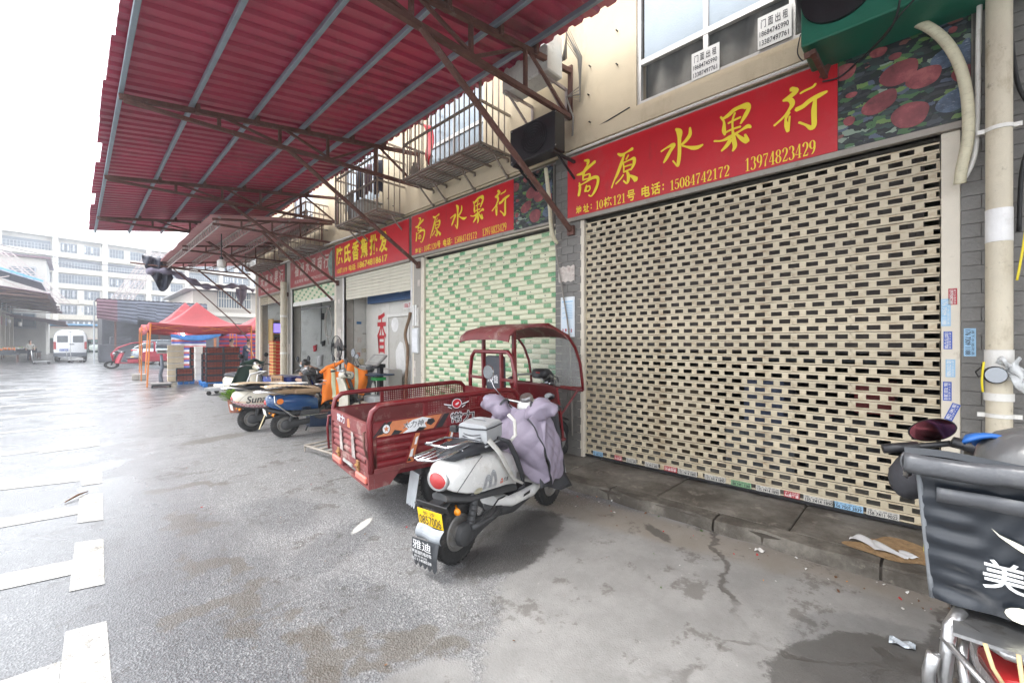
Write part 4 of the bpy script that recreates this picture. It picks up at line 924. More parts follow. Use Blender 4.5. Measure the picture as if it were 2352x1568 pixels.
flex = pm('taped_duct', (.56, .52, .37), .6, var=.1, vs=9, bump=.4, bs=20, dirt=((.36, .33, .22), .45, 22, (1, 1, 3)))
hang('fat cream taped duct curving down over the fruit photo panel', [(4.36, .34, 3.98), (4.34, .18, 4.0), (4.33, .05, 3.92), (4.33, -.07, 3.77), (4.33, -.16, 3.56), (4.33, -.21, 3.3), (4.33, -.22, 3.0), (4.34, -.19, 2.78), (4.36, -.18, 2.67)], .032, flex, 'taped_duct', 'duct', 12)
hang('thin white conduit turning down beside the taped duct', [(4.4, 3.3, 3.955), (4.4, 2.0, 3.965), (4.4, .7, 3.97), (4.4, -.2, 3.975), (4.39, -.262, 3.97), (4.37, -.275, 3.93), (4.37, -.27, 3.6), (4.37, -.262, 3.0), (4.37, -.24, 2.8), (4.37, -.19, 2.68)], .015, whitepvc, 'conduit', 'pipe', 10)
hang('thin dark cable stretched along the wall above the near sign', [(4.49, 3.9, 4.1), (4.48, 3.1, 4.17), (4.48, 2.45, 4.27)], .008, cable)
hang('brown hose hanging from the black fan box across the pillar', [(4.35, 3.6, 3.85), (4.3, 3.5, 3.4), (4.35, 3.5, 3.0), (4.44, 3.48, 2.85)], .026, flex, 'hose', 'hose', 10)
hang('thin grey hose slanting down the pillar to the ground', [(4.35, 3.58, 3.8), (4.4, 3.5, 3.0), (4.44, 3.45, 2.5), (4.44, 3.3, 1.75), (4.46, 3.27, 1.2), (4.46, 3.25, .35)], .011, pm('hose_grey', (.25, .23, .2), .6), 'hose', 'hose')
hang('white conduit running along the wall over the banana sign', [(4.44, 8.0, 4.03), (4.44, 9.4, 4.0), (4.4, 10.6, 4.0), (4.4, 12.0, 3.97), (4.4, 14.2, 3.96), (4.42, 16.4, 3.95)], .022, whitepvc, 'conduit', 'pipe', 8)
hang('black cable bundle at the right edge of the wall', [(4.45, -.42, 3.7), (4.42, -.45, 3.3), (4.4, -.52, 3.0), (4.42, -.47, 2.7), (4.45, -.46, 2.3)], .012, cable)
hang('yellow cord slanting past the downpipe', [(4.3, -.5, 2.6), (4.25, -.46, 2.2), (4.24, -.43, 1.95)], .006, pm('yellow_cord', (.75, .6, .02), .5))
hang('yellow wire hanging beside the wrapped mirror', [(4.22, -.285, 1.42), (4.2, -.275, 1.3), (4.22, -.28, 1.22)], .006, pm('yellow_cord', (.75, .6, .02), .5))
# big downpipe
dp = thing('downpipe', 'thick cream drainpipe with clamps at the right end of the shop front', 'drainpipe', (4.32, -.36, .1))
pipem = pm('stained_pipe', (.56, .50, .38), .5, var=.08, dirt=((.3, .24, .15), .45, 5, (1, 1, .5)), dirt2=((.16, .13, .09), .25, 16))
def pseg(z0, z1, r=.062, m=pipem, n='pipe_section'): build(n, MB().cyl((4.32,-.36,z0),(4.32,-.36,z1), r, seg=28), m, dp, world=True, smooth=50)
pseg(.1, 1.3); pseg(1.301, 1.5, .068, whitepvc); pseg(1.501, 2.22, .063); pseg(2.221, 2.44, .064, pm('white_patch', (.72, .71, .69), .6, dirt=((.5,.48,.44),.3,8)), 'paint_band'); pseg(2.441, 6.0)
pseg(1.16, 1.21, .070, whitepvc, 'pipe_clamp')
for z in (1.06, 2.98):
    build('pipe_clamp', MB().lathe([(.064,-.014),(.069,-.012),(.069,.012),(.064,.014)], (4.32,-.36,z), seg=28).box(4.30, -.46, z-.014, 4.325, -.425, z+.014).box(4.30, -.295, z-.014, 4.325, -.26, z+.014), whitepvc, dp, world=True, smooth=40)
# mirror and plastic bag tied on the pipe
mm = thing('tied_mirror', 'round mirror tied against the drainpipe with a black wire', 'mirror', (4.2, -.35, 1.3))
build('mirror_shell', MB().lathe([(0,.02),(.05,.018),(.058,.0),(.052,-.006)], (4.22,-.335,1.335), (-1,-.1,.05), 24), blackp, mm, world=True, smooth=True)
build('mirror_glass', MB().lathe([(0,0),(.05,0)], (4.198,-.337,1.336), (-1,-.1,.05), 24), pm('mirror_dull', (.22,.23,.24), .25, 1, var=0, bump=0), mm, world=True)
build('wire', MB().tube([(4.21,-.29,1.34),(4.22,-.26,1.32),(4.25,-.25,1.35),(4.22,-.27,1.38),(4.21,-.29,1.35)], .005, 5), cable, mm, world=True)
bagp = pm('translucent_plastic', (.7, .71, .7), .3, var=.08, bump=.4, bs=18, alpha=.75)
def bf(u, v): return (4.23+.02*math.sin(u*14+v*7), -.35 - .1*u - .05*v + .02*math.sin(v*11), 1.43 - .28*v*(.35+.65*u) + .03*math.sin(u*9))
build('plastic_bag', MB().grid(bf, 14, 14, .002), bagp, None, smooth=True, label='crumpled clear plastic bag wrapped beside the round mirror on the pipe', cat='bag')
# phone number stickers on the jamb
def sticker(y, z, w, h, txt, col, label, tilt=0., X=4.4845, vertical=True, tcol=None):
    t = thing('sticker', label, 'sticker', (X, y, z), group=None)
    M = Matrix.Translation((X, y, z)) @ Matrix.Rotation(tilt, 4, 'X')
    build('sticker_sheet', MB().add([M @ Vector(p) for p in ((-.001, w/2, -h/2), (-.001, -w/2, -h/2), (-.001, -w/2, h/2), (-.001, w/2, h/2))], [(0,1,2,3)]), col, t, world=True)
    tc_ = tcol or paper
    mb = MB()
    if vertical: text_mb(txt, (-.0022, w*.38, h*.45), (0,0,-1), (0,-1,0), h*.9, w*.45, .02, mb); text_mb('通下水道疏通', (-.0022, -w*.12, h*.45), (0,0,-1), (0,-1,0), h*.9, w*.25, .0, mb)
    else: text_mb(txt, (-.0022, w*.45, -h*.4), (0,-1,0), (0,0,1), w*.9, h*.5, .02, mb); text_mb('通下水道疏通', (-.0022, w*.45, h*.15), (0,-1,0), (0,0,1), w*.9, h*.25, 0, mb)
    mb.xf(M); build('lettering', mb, tc_, t, world=True)
stb = pm('sticker_blue', (.03, .08, .4), .5, var=.1, bump=0); stl = pm('sticker_light_blue', (.3, .5, .68), .5, var=.1, bump=0); strd = pm('sticker_red', (.4, .02, .03), .5, var=.15, bump=0); stw = pm('sticker_worn', (.52, .5, .45), .6, var=.25, vs=30, bump=0)
sticker(-.150, 1.885, .045, .12, '13975092268', strd, 'small dark red number sticker, topmost on the shutter jamb')
sticker(-.115, 1.77, .05, .2, '176 7309 1188', stl, 'pale blue number sticker on the jamb under the dark red one')
sticker(-.125, 1.565, .045, .13, '13077372708', stb, 'dark blue number sticker on the jamb, second blue from the top')
sticker(-.138, 1.36, .05, .13, '183 7310 9688', stl, 'light blue number sticker halfway down the shutter jamb')
sticker(-.122, 1.19, .045, .14, '186 7030 3818', stb, 'dark blue number sticker low on the shutter jamb')
sticker(-.148, 1.04, .045, .13, '188 7491 5288', stb, 'tilted dark blue sticker, lowest on the jamb', .35)
sticker(-.235, 1.55, .06, .2, '176 7309 1188', stl, 'pale blue number sticker alone on the grey tiles beside the jamb', X=4.477, tcol=ink)
for i, (y, w, tx, m_, tc_) in enumerate([(2.9, .14, '151 6082 5439', stl, ink), (2.62, .1, '专业疏通', strd, paper), (2.45, .13, '135 7414 1890', stw, ink), (2.2, .16, '135 7414 1890', stw, ink), (1.98, .14, '开锁换锁', strd, paper), (1.8, .2, '135 7414 1890', stw, ink), (1.52, .2, '135 7414 1890', stw, ink), (1.28, .18, '188 7491 5288', pm('sticker_green', (.2,.36,.2), .6, var=.2), ink), (1.05, .2, '135 7414 1890', stw, ink), (.86, .12, '疏通管道', strd, paper), (.66, .22, '135 7414 1890', stw, ink), (.46, .2, '156 7505 3839', stl, ink), (.24, .2, '158 7411 9022', stw, ink), (.06, .0, '', None, None)]):
    if w: sticker(y, .172, w, .055, tx, m_, 'number sticker on the bottom slat, %s from the left' % ['first', 'second', 'third', 'fourth', 'fifth', 'sixth', 'seventh', 'eighth', 'ninth', 'tenth', 'eleventh', 'twelfth', 'last'][i], X=4.517, vertical=False, tcol=tc_)
# notice board and paper remains on the first pillar
nb = thing('notice_card', 'plastic holder with a blue and white certificate on the grey pillar', 'notice', (4.47, 3.33, 1.62))
build('holder', MB().box(4.466, 3.22, 1.62, 4.478, 3.44, 2.14), pm('clear_holder', (.62,.66,.68), .15, var=.05), nb, world=True)
build('paper_sheet', MB().box(4.463, 3.235, 1.66, 4.4655, 3.425, 2.1), pm('pale_blue_print', (.6,.68,.74), .5, var=.05), nb, world=True)
mb = MB()
for i in range(9): mb.box(4.4615, 3.25, 1.86+i*.022, 4.4628, 3.41-.03*(i % 3), 1.868+i*.022)
mb.box(4.4615, 3.245, 2.07, 4.4628, 3.415, 2.085); build('lettering', mb, stl, nb, world=True, kind='stuff')
mb = MB()
for i in range(4): text_mb('注意安全'[i], (4.4615, 3.415-.045*i, 1.68), U_W, V_W, .03, .05, .03, mb)
build('lettering', mb, strd, nb, world=True)
build('torn_paper', MB().grid(lambda u, v: (4.470, 3.22+.26*u, 2.34+.2*v+.01*math.sin(u*20)), 12, 4, .002), pm('torn_white_paper', (.55,.5,.45), .8, var=.2, vs=20, dirt=((.3,.2,.17),.5,14)), None, label='torn white paper remains stuck high on the grey pillar', cat='paper')
# wall lamps / boxes on the second pillar
lb = thing('tube_lamp', 'pair of short unlit white tubes fixed to the second pillar', 'lamp', (4.47, 6.85, 1.9))
build('lamp_base', MB().box(4.465, 6.78, 1.85, 4.488, 6.96, 2.2, .004), whitepvc, lb, world=True)
for yy in (6.83, 6.91): build('tube', MB().cyl((4.45, yy, 1.87), (4.45, yy, 2.25), .018, seg=10), pm('lamp_white', (.8,.8,.78), .3), lb, world=True)
mb_ = thing('meter_box', 'narrow clear meter box hung on the second pillar under the tubes', 'meter box', (4.46, 6.85, 1.4))
build('box_body', MB().box(4.45, 6.76, 1.35, 4.488, 6.97, 1.82, .006), pm('pale_plastic', (.6,.62,.62), .3), mb_, world=True)
build('cover', MB().box(4.44, 6.78, 1.38, 4.449, 6.95, 1.79), pm('white_print', (.72,.73,.74), .4, dirt=((.5,.52,.55),.4,9)), mb_, world=True)
# far cream downpipe between the last two shops
fp = thing('downpipe', 'cream drainpipe between the two farthest fruit shops', 'drainpipe', (4.35, 13.75, .1))
build('pipe_section', MB().cyl((4.35,13.75,.1),(4.35,13.75,3.35), .09, seg=18), pipem, fp, world=True, smooth=50)
for z in (1.2, 2.3): build('pipe_clamp', MB().cyl((4.35,13.75,z),(4.35,13.75,z+.06), .097, seg=18), whitepvc, fp, world=True, smooth=50)

# ------------------------------------------------------------------ inside the open shops
coldm = pm('cold_room_panel', (.6, .58, .53), .5, var=.04, dirt=((.42, .39, .33), .4, 2.2))
cr = thing('cold_room', 'pale panelled cold room with a patched door inside the half open shop', 'cold room', (5.1, 8.5, .1))
for i, (a, b) in enumerate(((7.06, 7.3), (8.85, 9.4), (9.405, 9.98))): build('panel', MB().box(5.06, a, .1, 5.16, b, 2.95), coldm, cr, world=True)
build('panel', MB().box(5.062, 7.305, 2.2, 5.16, 8.845, 2.95), coldm, cr, world=True)
dr = build('door', MB().box(5.04, 7.32, .15, 5.1, 8.84, 2.12, .006), pm('door_panel', (.52,.5,.45), .5, var=.05, dirt=((.4,.37,.31),.5,2.5)), cr, world=True)
build('door_frame', MB().box(5.0, 7.3, 2.125, 5.056, 8.86, 2.19).box(5.02, 8.845, .1, 5.055, 8.885, 2.12).box(5.02, 7.98, .15, 5.038, 8.02, 2.12), whitepvc, dr, world=True)
build('paint_patch', MB().poly([(5.036, 8.75+.0*k, 1.72) if 0 else (5.036, 8.58 + .16*math.cos(k*.5), 1.95 + .17*math.sin(k*.5)) for k in range(12)]).poly([(5.036, 8.34 + (.2+.04*math.sin(k*2))*math.cos(k*.5), 1.15 + .42*math.sin(k*.5)) for k in range(12)]).poly([(5.036, 7.8 + .13*math.cos(k*.5), 1.7 + .35*math.sin(k*.5)) for k in range(12)]), pm('paint_patch_white', (.75,.74,.71), .6), dr, world=True)
build('latch', MB().cyl((5.02,8.0,1.2),(5.02,7.75,1.2),.02).cyl((5.02,7.9,1.05),(5.02,7.9,1.2),.015).box(5.0,7.96,1.15,5.035,8.04,1.5), steel, dr, world=True)
build('beam', MB().box(4.9, 7.06, 2.47, 5.05, 9.6, 2.66), pm('blue_paint', (.03,.09,.22), .5), bld, world=True)
pr_ = thing('paper_character', 'red paper cut character pasted on the cold room wall', 'paper sign', (5.05, 9.15, 1.6))
mb = MB(); text_mb('香', (5.055, 9.42, 1.28), U_W, V_W, .42, .98, .012, mb); build('lettering', mb, signred, pr_, world=True)
np_ = thing('paper_sign', 'white strip with a red phone number hanging over the cold room door', 'paper sign', (5.0, 7.9, 2.3))
build('paper_sheet', MB().box(4.99, 7.35, 2.27, 4.993, 8.15, 2.42), paper, np_, world=True)
mb = MB(); text_mb('18674818617', (4.988, 8.12, 2.295), U_W, V_W, .74, .1, .02, mb); build('lettering', mb, strd, np_, world=True)
build('pole_arm', MB().beam((4.8, 8.0, 2.62), (4.8, 7.1, 2.64), .02), steel, None, label='thin steel arm over the cold room door', cat='rod')
stk = hang('gnarled wooden stick leaning on the second pillar beside the door', [(4.42, 7.2, .25), (4.42, 7.12, .8), (4.44, 7.1, 1.4), (4.43, 7.17, 1.7), (4.46, 7.08, 2.0), (4.46, 7.04, 2.12)], .03, pm('old_wood', (.2,.13,.08), .8, var=.3, vs=8, bump=.4), 'wooden_stick', 'stick', 8)
ac2 = ac_unit(4.5, 8.35, .12, .86, .86, .32, 'dusty outdoor unit standing on the floor before the cold room door')
ac2.location
# price computing scale on a stand
es = thing('electronic_scale', 'grey counting scale with keypad on a small stand before the air conditioner', 'scale', (4.1, 7.75, .1))
build('keypad', MB().add([Matrix.Translation((4.15,7.78,1.2)) @ Matrix.Rotation(-.75,4,'Y') @ Vector(p) for p in MB().cbox(0,0,0,.28,.5,.05,.01).v], MB().cbox(0,0,0,.28,.5,.05,.01).f), pm('grey_plastic', (.28,.27,.25), .5), es, world=True)
kb = MB()
for i in range(4):
    for j in range(6):
        M = Matrix.Translation((4.15,7.78,1.2)) @ Matrix.Rotation(-.75,4,'Y') @ Matrix.Translation((-.06+.045*i, -.2+.055*j, .03)); kb.obox(M, .034, .04, .012)
build('key', kb, pm('key_grey', (.45,.45,.42), .5), es, world=True, kind='stuff')
build('column', MB().box(4.2,7.72,.35,4.28,7.84,1.12).box(4.12,7.68,1.05,4.3,7.88,1.12), blackp, es, world=True)
build('weighing_tray', MB().box(3.95,7.5,.9,4.4,8.1,.93,.008), pm('blue_steel', (.06,.1,.16), .4, .5), es, world=True)
build('base', MB().box(4.0,7.55,.1,4.35,8.0,.5,.02), pm('pale_plastic', (.6,.62,.62), .3), es, world=True)
build('label', MB().box(4.1,7.66,.80,4.3,7.9,.86), pm('bright_green', (.04,.4,.1), .5), es, world=True)
# cardboard boxes behind
card = pm('cardboard', (.3,.2,.12), .85, var=.1, vs=4, bump=.1, dirt=((.2,.13,.08),.3,5))
def carton(x, y, z, sx, sy, sz, label, rz=0., group=None):
    t = thing('cardboard_box', label, 'box', (x, y, z), rz, group)
    build('box_body', MB().cbox(0,0,sz/2, sx,sy,sz,.004), card, t); build('tape', MB().cbox(0,0,sz+.001, sx+.002,.05,.002).cbox(-sx/2-.001,0,sz*.85, .002,.05,sz*.3), pm('box_tape',(.42,.32,.2),.4), t)
    build('lettering', text_mb('水果', (-sx/2-.002, sy*.3, sz*.25), U_W, V_W, sy*.6, sz*.35, .02), ink, t)
    return t
carton(4.75, 9.35, .1, .4, .5, .42, 'brown cardboard box on the shop floor under a black crate'); carton(4.72, 9.38, .522, .36, .45, .3, 'smaller cardboard box stacked behind the fan')
carton(4.3, 9.95, .1, .4, .5, .5, 'tall cardboard box beside the pillar of the banana shop', .3)
# standing fan
fn = thing('standing_fan', 'dark round standing fan by the open banana shop', 'fan', (4.1, 9.3, .1))
build('base', MB().lathe([(0,.03),(.17,.02),(.19,0)], (4.1,9.3,.1), seg=24), blackp, fn, world=True, smooth=40)
build('pole', MB().cyl((4.1,9.3,.12),(4.1,9.3,1.2),.02), blackp, fn, world=True)
for k in range(6): build('guard_ring', MB().tube([(4.02, 9.3+.27*(k+1)/6*math.cos(a*math.pi/14), 1.42+.27*(k+1)/6*math.sin(a*math.pi/14)) for a in range(28)], .004 if k < 5 else .012, 5, closed=True), blackp, fn, world=True)
for k in range(3): build('blade', MB().grid(lambda u, v, k=k: (4.06+.03*u, 9.3+(.04+.19*v)*math.cos(k*2.09+u*1.3), 1.42+(.04+.19*v)*math.sin(k*2.09+u*1.3)), 5, 4, .004), pm('smoke_blade', (.14,.12,.11), .4), fn, world=True, smooth=True)
build('motor', MB().cyl((4.05,9.3,1.42),(4.22,9.3,1.42),.06), blackp, fn, world=True)
# hooks, hoses and cloths on the wall of the next shop
hang('coil of thin hose hung on the pillar of the whitewashed shop', [(4.44, 10.7, 2.45), (4.44, 10.95, 2.2), (4.44, 10.9, 1.75), (4.44, 10.6, 1.7), (4.44, 10.55, 2.1), (4.44, 10.75, 2.42), (4.44, 10.9, 2.1), (4.44, 10.75, 1.5)], .012, pm('hose_grey', (.25,.23,.2), .6), 'hose', 'hose')
build('iron_bar', MB().beam((4.3, 10.3, 2.42), (4.1, 11.6, 2.4), .03), blackp, None, label='dark iron bar jutting out beside the hose coil', cat='bar')
for i, (x, z, s, m_, lb_) in enumerate([(5.7, 1.35, .16, strd, 'red string bag hanging on the whitewashed shop wall'), (6.3, 1.5, .14, blackp, 'dark tool hanging left of the red string bag'), (6.05, .95, .3, pm('grey_cloth2', (.5,.5,.5), .8), 'pale rag hanging low on the whitewashed wall'), (7.0, 1.45, .1, blackp, 'small black hook board high on the whitewashed wall')]):
    x = 4.72 + (x-4.7)*.42; s *= .6
    build('hanging_item', MB().grid(lambda u, v: (x + s*(u-.5)*(1-.3*v), 13.43+.0*u-.04*math.sin(u*3.1), z + s*(1-1.9*v) + .04*u), 6, 6, .02), m_, None, smooth=True, label=lb_, cat='hanging item')
hang('string hanging down from the ceiling of the whitewashed shop', [(5.3, 13.38, 3.2), (5.31, 13.38, 2.2), (5.3, 13.38, 1.5)], .012, cable)
build('power_switch', MB().box(5.32, 13.36, 2.25, 5.4, 13.42, 2.45, .01), blackp, None, label='small black switch box on the whitewashed wall', cat='switch')
# last shop: screen, shelf and fruit boxes
tv = thing('television', 'small lit blue television on the shelf in the farthest shop', 'television', (5.6, 16.4, 1.75))
build('casing', MB().box(4.80,16.32,1.86,5.38,16.42,2.24,.01), blackp, tv, world=True)
build('screen', MB().box(4.82,16.31,1.89,5.36,16.318,2.21), pm('lit_screen', (.1,.08,.4), .2, emit=((.16,.12,.6), 1.0), var=.3, vs=1.5, bump=0), tv, world=True)
sf = thing('wooden_shelf', 'yellow wooden shelf rack holding the television', 'shelf', (5.6, 16.4, .1))
wood = pm('pine_board', (.42,.28,.1), .6, var=.15, vs=4)
for z in (1.85, 1.55, 2.32): build('board', MB().box(4.78,16.1,z-.03,5.45,16.55,z), wood, sf, world=True)
for x in (4.779, 5.5): build('upright', MB().box(x-.04,16.1,1.5,x-.001,16.55,2.36), wood, sf, world=True)
ob = MB()
for i in range(9): ob.cbox(4.83+i*.065, 16.25, 1.56+.05+.02*(i%3), .05, .12, .1+.04*(i % 3), .01)
build('small_goods', ob, [pm('goods_mixed', (.2,.1,.08), .6, var=.8, vs=14)], None, kind='stuff', label='row of small goods on the lower board under the television', cat='goods')
fbr = pm('fruit_box_red', (.6,.03,.02), .5, var=.1); fby = pm('fruit_box_yellow', (.72,.5,.03), .5, var=.08); fbo = pm('fruit_box_orange', (.65,.4,.14), .5)
def fruitbox(x, y, z, label, base=fbo, top=fbr, sz=.113, sx=.34):
    t = thing('fruit_box', label, 'fruit box', (x, y, z), group='stacked flat fruit boxes in the farthest shop')
    build('box_body', MB().cbox(0,0,sz/2-.012,sx,.42,sz-.026,.004), base, t); build('lid', MB().cbox(0,0,sz-.018,sx+.02,.44,.032,.004), top, t)
    build('label_print', MB().cbox(0,-.212,sz*.45,sx*.5,.003,sz*.5), top, t)
for i in range(13): fruitbox(4.84, 16.0, .1+i*.115, 'flat orange and red fruit box, number %d from the floor in the tall stack' % (i+1) if 0 else 'flat orange and red fruit box in the tall stack, %s from the floor' % ['first','second','third','fourth','fifth','sixth','seventh','eighth','ninth','tenth','eleventh','twelfth','thirteenth'][i])
for i in range(3): fruitbox(5.24, 15.95, .9+i*.13, 'red topped fruit box on the yellow crates, %s up' % ['first','second','third'][i], sz=.125, sx=.36)
for i in range(3): fruitbox(5.24, 15.95, .1+i*.266, 'deep yellow crate at the foot of the shorter stack, %s from the floor' % ['first','second','third'][i], fby, fby, .255, .38)
# dark shop behind the big shutter: racks one can glimpse through the slots
build('slot_backdrop', MB().grid(lambda u, v: (4.95+.02*math.sin(u*60), .0+3.1*u, 1.45+1.75*v), 60, 4), pm('backdrop_brown', (.10,.088,.08), .8, var=.35, vs=1.5, bump=0), bld, world=True)  # backdrop added so the upper slots show less black
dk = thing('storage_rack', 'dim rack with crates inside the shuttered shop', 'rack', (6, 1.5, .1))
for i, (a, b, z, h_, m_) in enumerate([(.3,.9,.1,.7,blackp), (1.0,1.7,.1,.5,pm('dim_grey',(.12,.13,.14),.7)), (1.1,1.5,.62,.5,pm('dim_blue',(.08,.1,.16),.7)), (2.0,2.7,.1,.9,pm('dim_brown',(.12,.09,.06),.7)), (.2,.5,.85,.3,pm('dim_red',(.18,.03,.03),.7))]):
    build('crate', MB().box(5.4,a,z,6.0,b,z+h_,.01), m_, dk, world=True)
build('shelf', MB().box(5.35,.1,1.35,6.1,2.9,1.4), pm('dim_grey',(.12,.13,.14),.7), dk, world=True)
# ------------------------------------------------------------------ vehicles
chrome = pm('chrome', (.62, .62, .64), .14, 1, var=.05, bump=0)
chrome2 = pm('worn_steel_tube', (.45, .45, .45), .3, .9, var=.15, dirt=((.2,.16,.12),.4,12))
dirtyblack = pm('dusty_black', (.05, .051, .053), .55, var=.25, vs=7, bump=.1, dirt=((.12,.11,.1),.35,6))
seatm = pm('seat_vinyl', (.03, .032, .038), .45, var=.15, bump=.15, bs=200)
amber = pm('amber_lens', (.75,.25,.01), .2, bump=0); redlens = pm('red_lens', (.36,.02,.02), .18, bump=0, coat=.5)
rimm = pm('grey_rim', (.23,.225,.215), .5, .3, var=.15, dirt=((.16,.13,.1),.5,8))
mirrorm = pm('mirror', (.16,.165,.17), .1, 1, var=0, bump=0)
def wheel(parent, x, y, r, w, rim=None, name='wheel', hub=True, spokes=0, z=None):
    z = r if z is None else z; rr = r*.60
    wl = build(name, MB().lathe([(rr, -w*.36), (r*.8, -w*.5), (r*.93, -w*.42), (r, -w*.15), (r, w*.15), (r*.93, w*.42), (r*.8, w*.5), (rr, w*.36), (rr*.97, 0), (rr, -w*.36)], (x, y, z), (0,1,0), 32), rubber, parent, smooth=50)
    tr = MB()
    for k in range(36):
        a = 2*math.pi*k/36
        for s in (-1, 1):
            M = Matrix.Translation((x, y, z)) @ Matrix.Rotation(a, 4, 'Y') @ Matrix.Translation((0, s*w*.24, r-.001)) @ Matrix.Rotation(s*.5, 4, 'Z'); tr.obox(M, .010, w*.26, .003)
    build('tread', tr, rubber, wl, kind='stuff')
    if spokes:
        m = MB().lathe([(rr, -w*.3), (rr*.9, -w*.26), (rr*.9, w*.26), (rr, w*.3)], (x, y, z), (0,1,0), 32).cyl((x, y-w*.4, z), (x, y+w*.4, z), r*.13)
        for k in range(spokes): a = 2*math.pi*k/spokes; m.beam((x+r*.1*math.cos(a), y, z+r*.1*math.sin(a)), (x+rr*.92*math.cos(a), y, z+rr*.92*math.sin(a)), .018, .012)
        build('rim', m, rim or rimm, wl, smooth=40)
    else:
        build('rim', MB().lathe([(rr, -w*.3), (rr*.92, -w*.42), (rr*.8, -w*.25), (rr*.45, -w*.3), (rr*.4, -w*.55), (0, -w*.57)], (x, y, z), (0,1,0), 32).lathe([(rr, w*.3), (rr*.92, w*.42), (rr*.8, w*.25), (rr*.45, w*.3), (rr*.4, w*.55), (0, w*.57)], (x, y, z), (0,1,0), 32), rim or rimm, wl, smooth=40)
    return wl
def mirror(parent, x, y, z, side, rod_from, shape=(.055, .055), shell=blackp, rod=blackp, tilt=0.):
    m = build('mirror', MB().tube([rod_from, ((rod_from[0]+x)/2 - .01, (rod_from[1]+y)/2 + side*.02, z-.07), (x+.012, y, z-.03)], .0055, 6).lathe([(0,.02),(.8,.015),(1,0),(.97,-.004)], (0,0,0), (1,0,0), 24).v and MB(), shell, parent) if 0 else None
    mb = MB().tube([rod_from, ((rod_from[0]+x)/2, (rod_from[1]+y)/2 + side*.03, (z+rod_from[2])/2 - .01), (x+.014, y, z-.02)], .0055, 6)
    m = build('mirror_rod', mb, rod, parent, smooth=True)
    sh = MB().lathe([(0,.024),(.7,.02),(.95,.008),(1.,-.002),(.95,-.006)], (0,0,0), (1,0,0), 24)
    sh.v = [(x + p[0], y + p[1]*shape[0], z + p[2]*shape[1]) for p in sh.v]
    build('mirror_shell', sh, shell, parent, smooth=True)
    gl = MB().lathe([(0,0),(.93,0)], (0,0,0), (1,0,0), 24); gl.v = [(x-.0075, y + p[1]*shape[0], z + p[2]*shape[1]) for p in gl.v]
    build('mirror_glass', gl, mirrorm, parent)

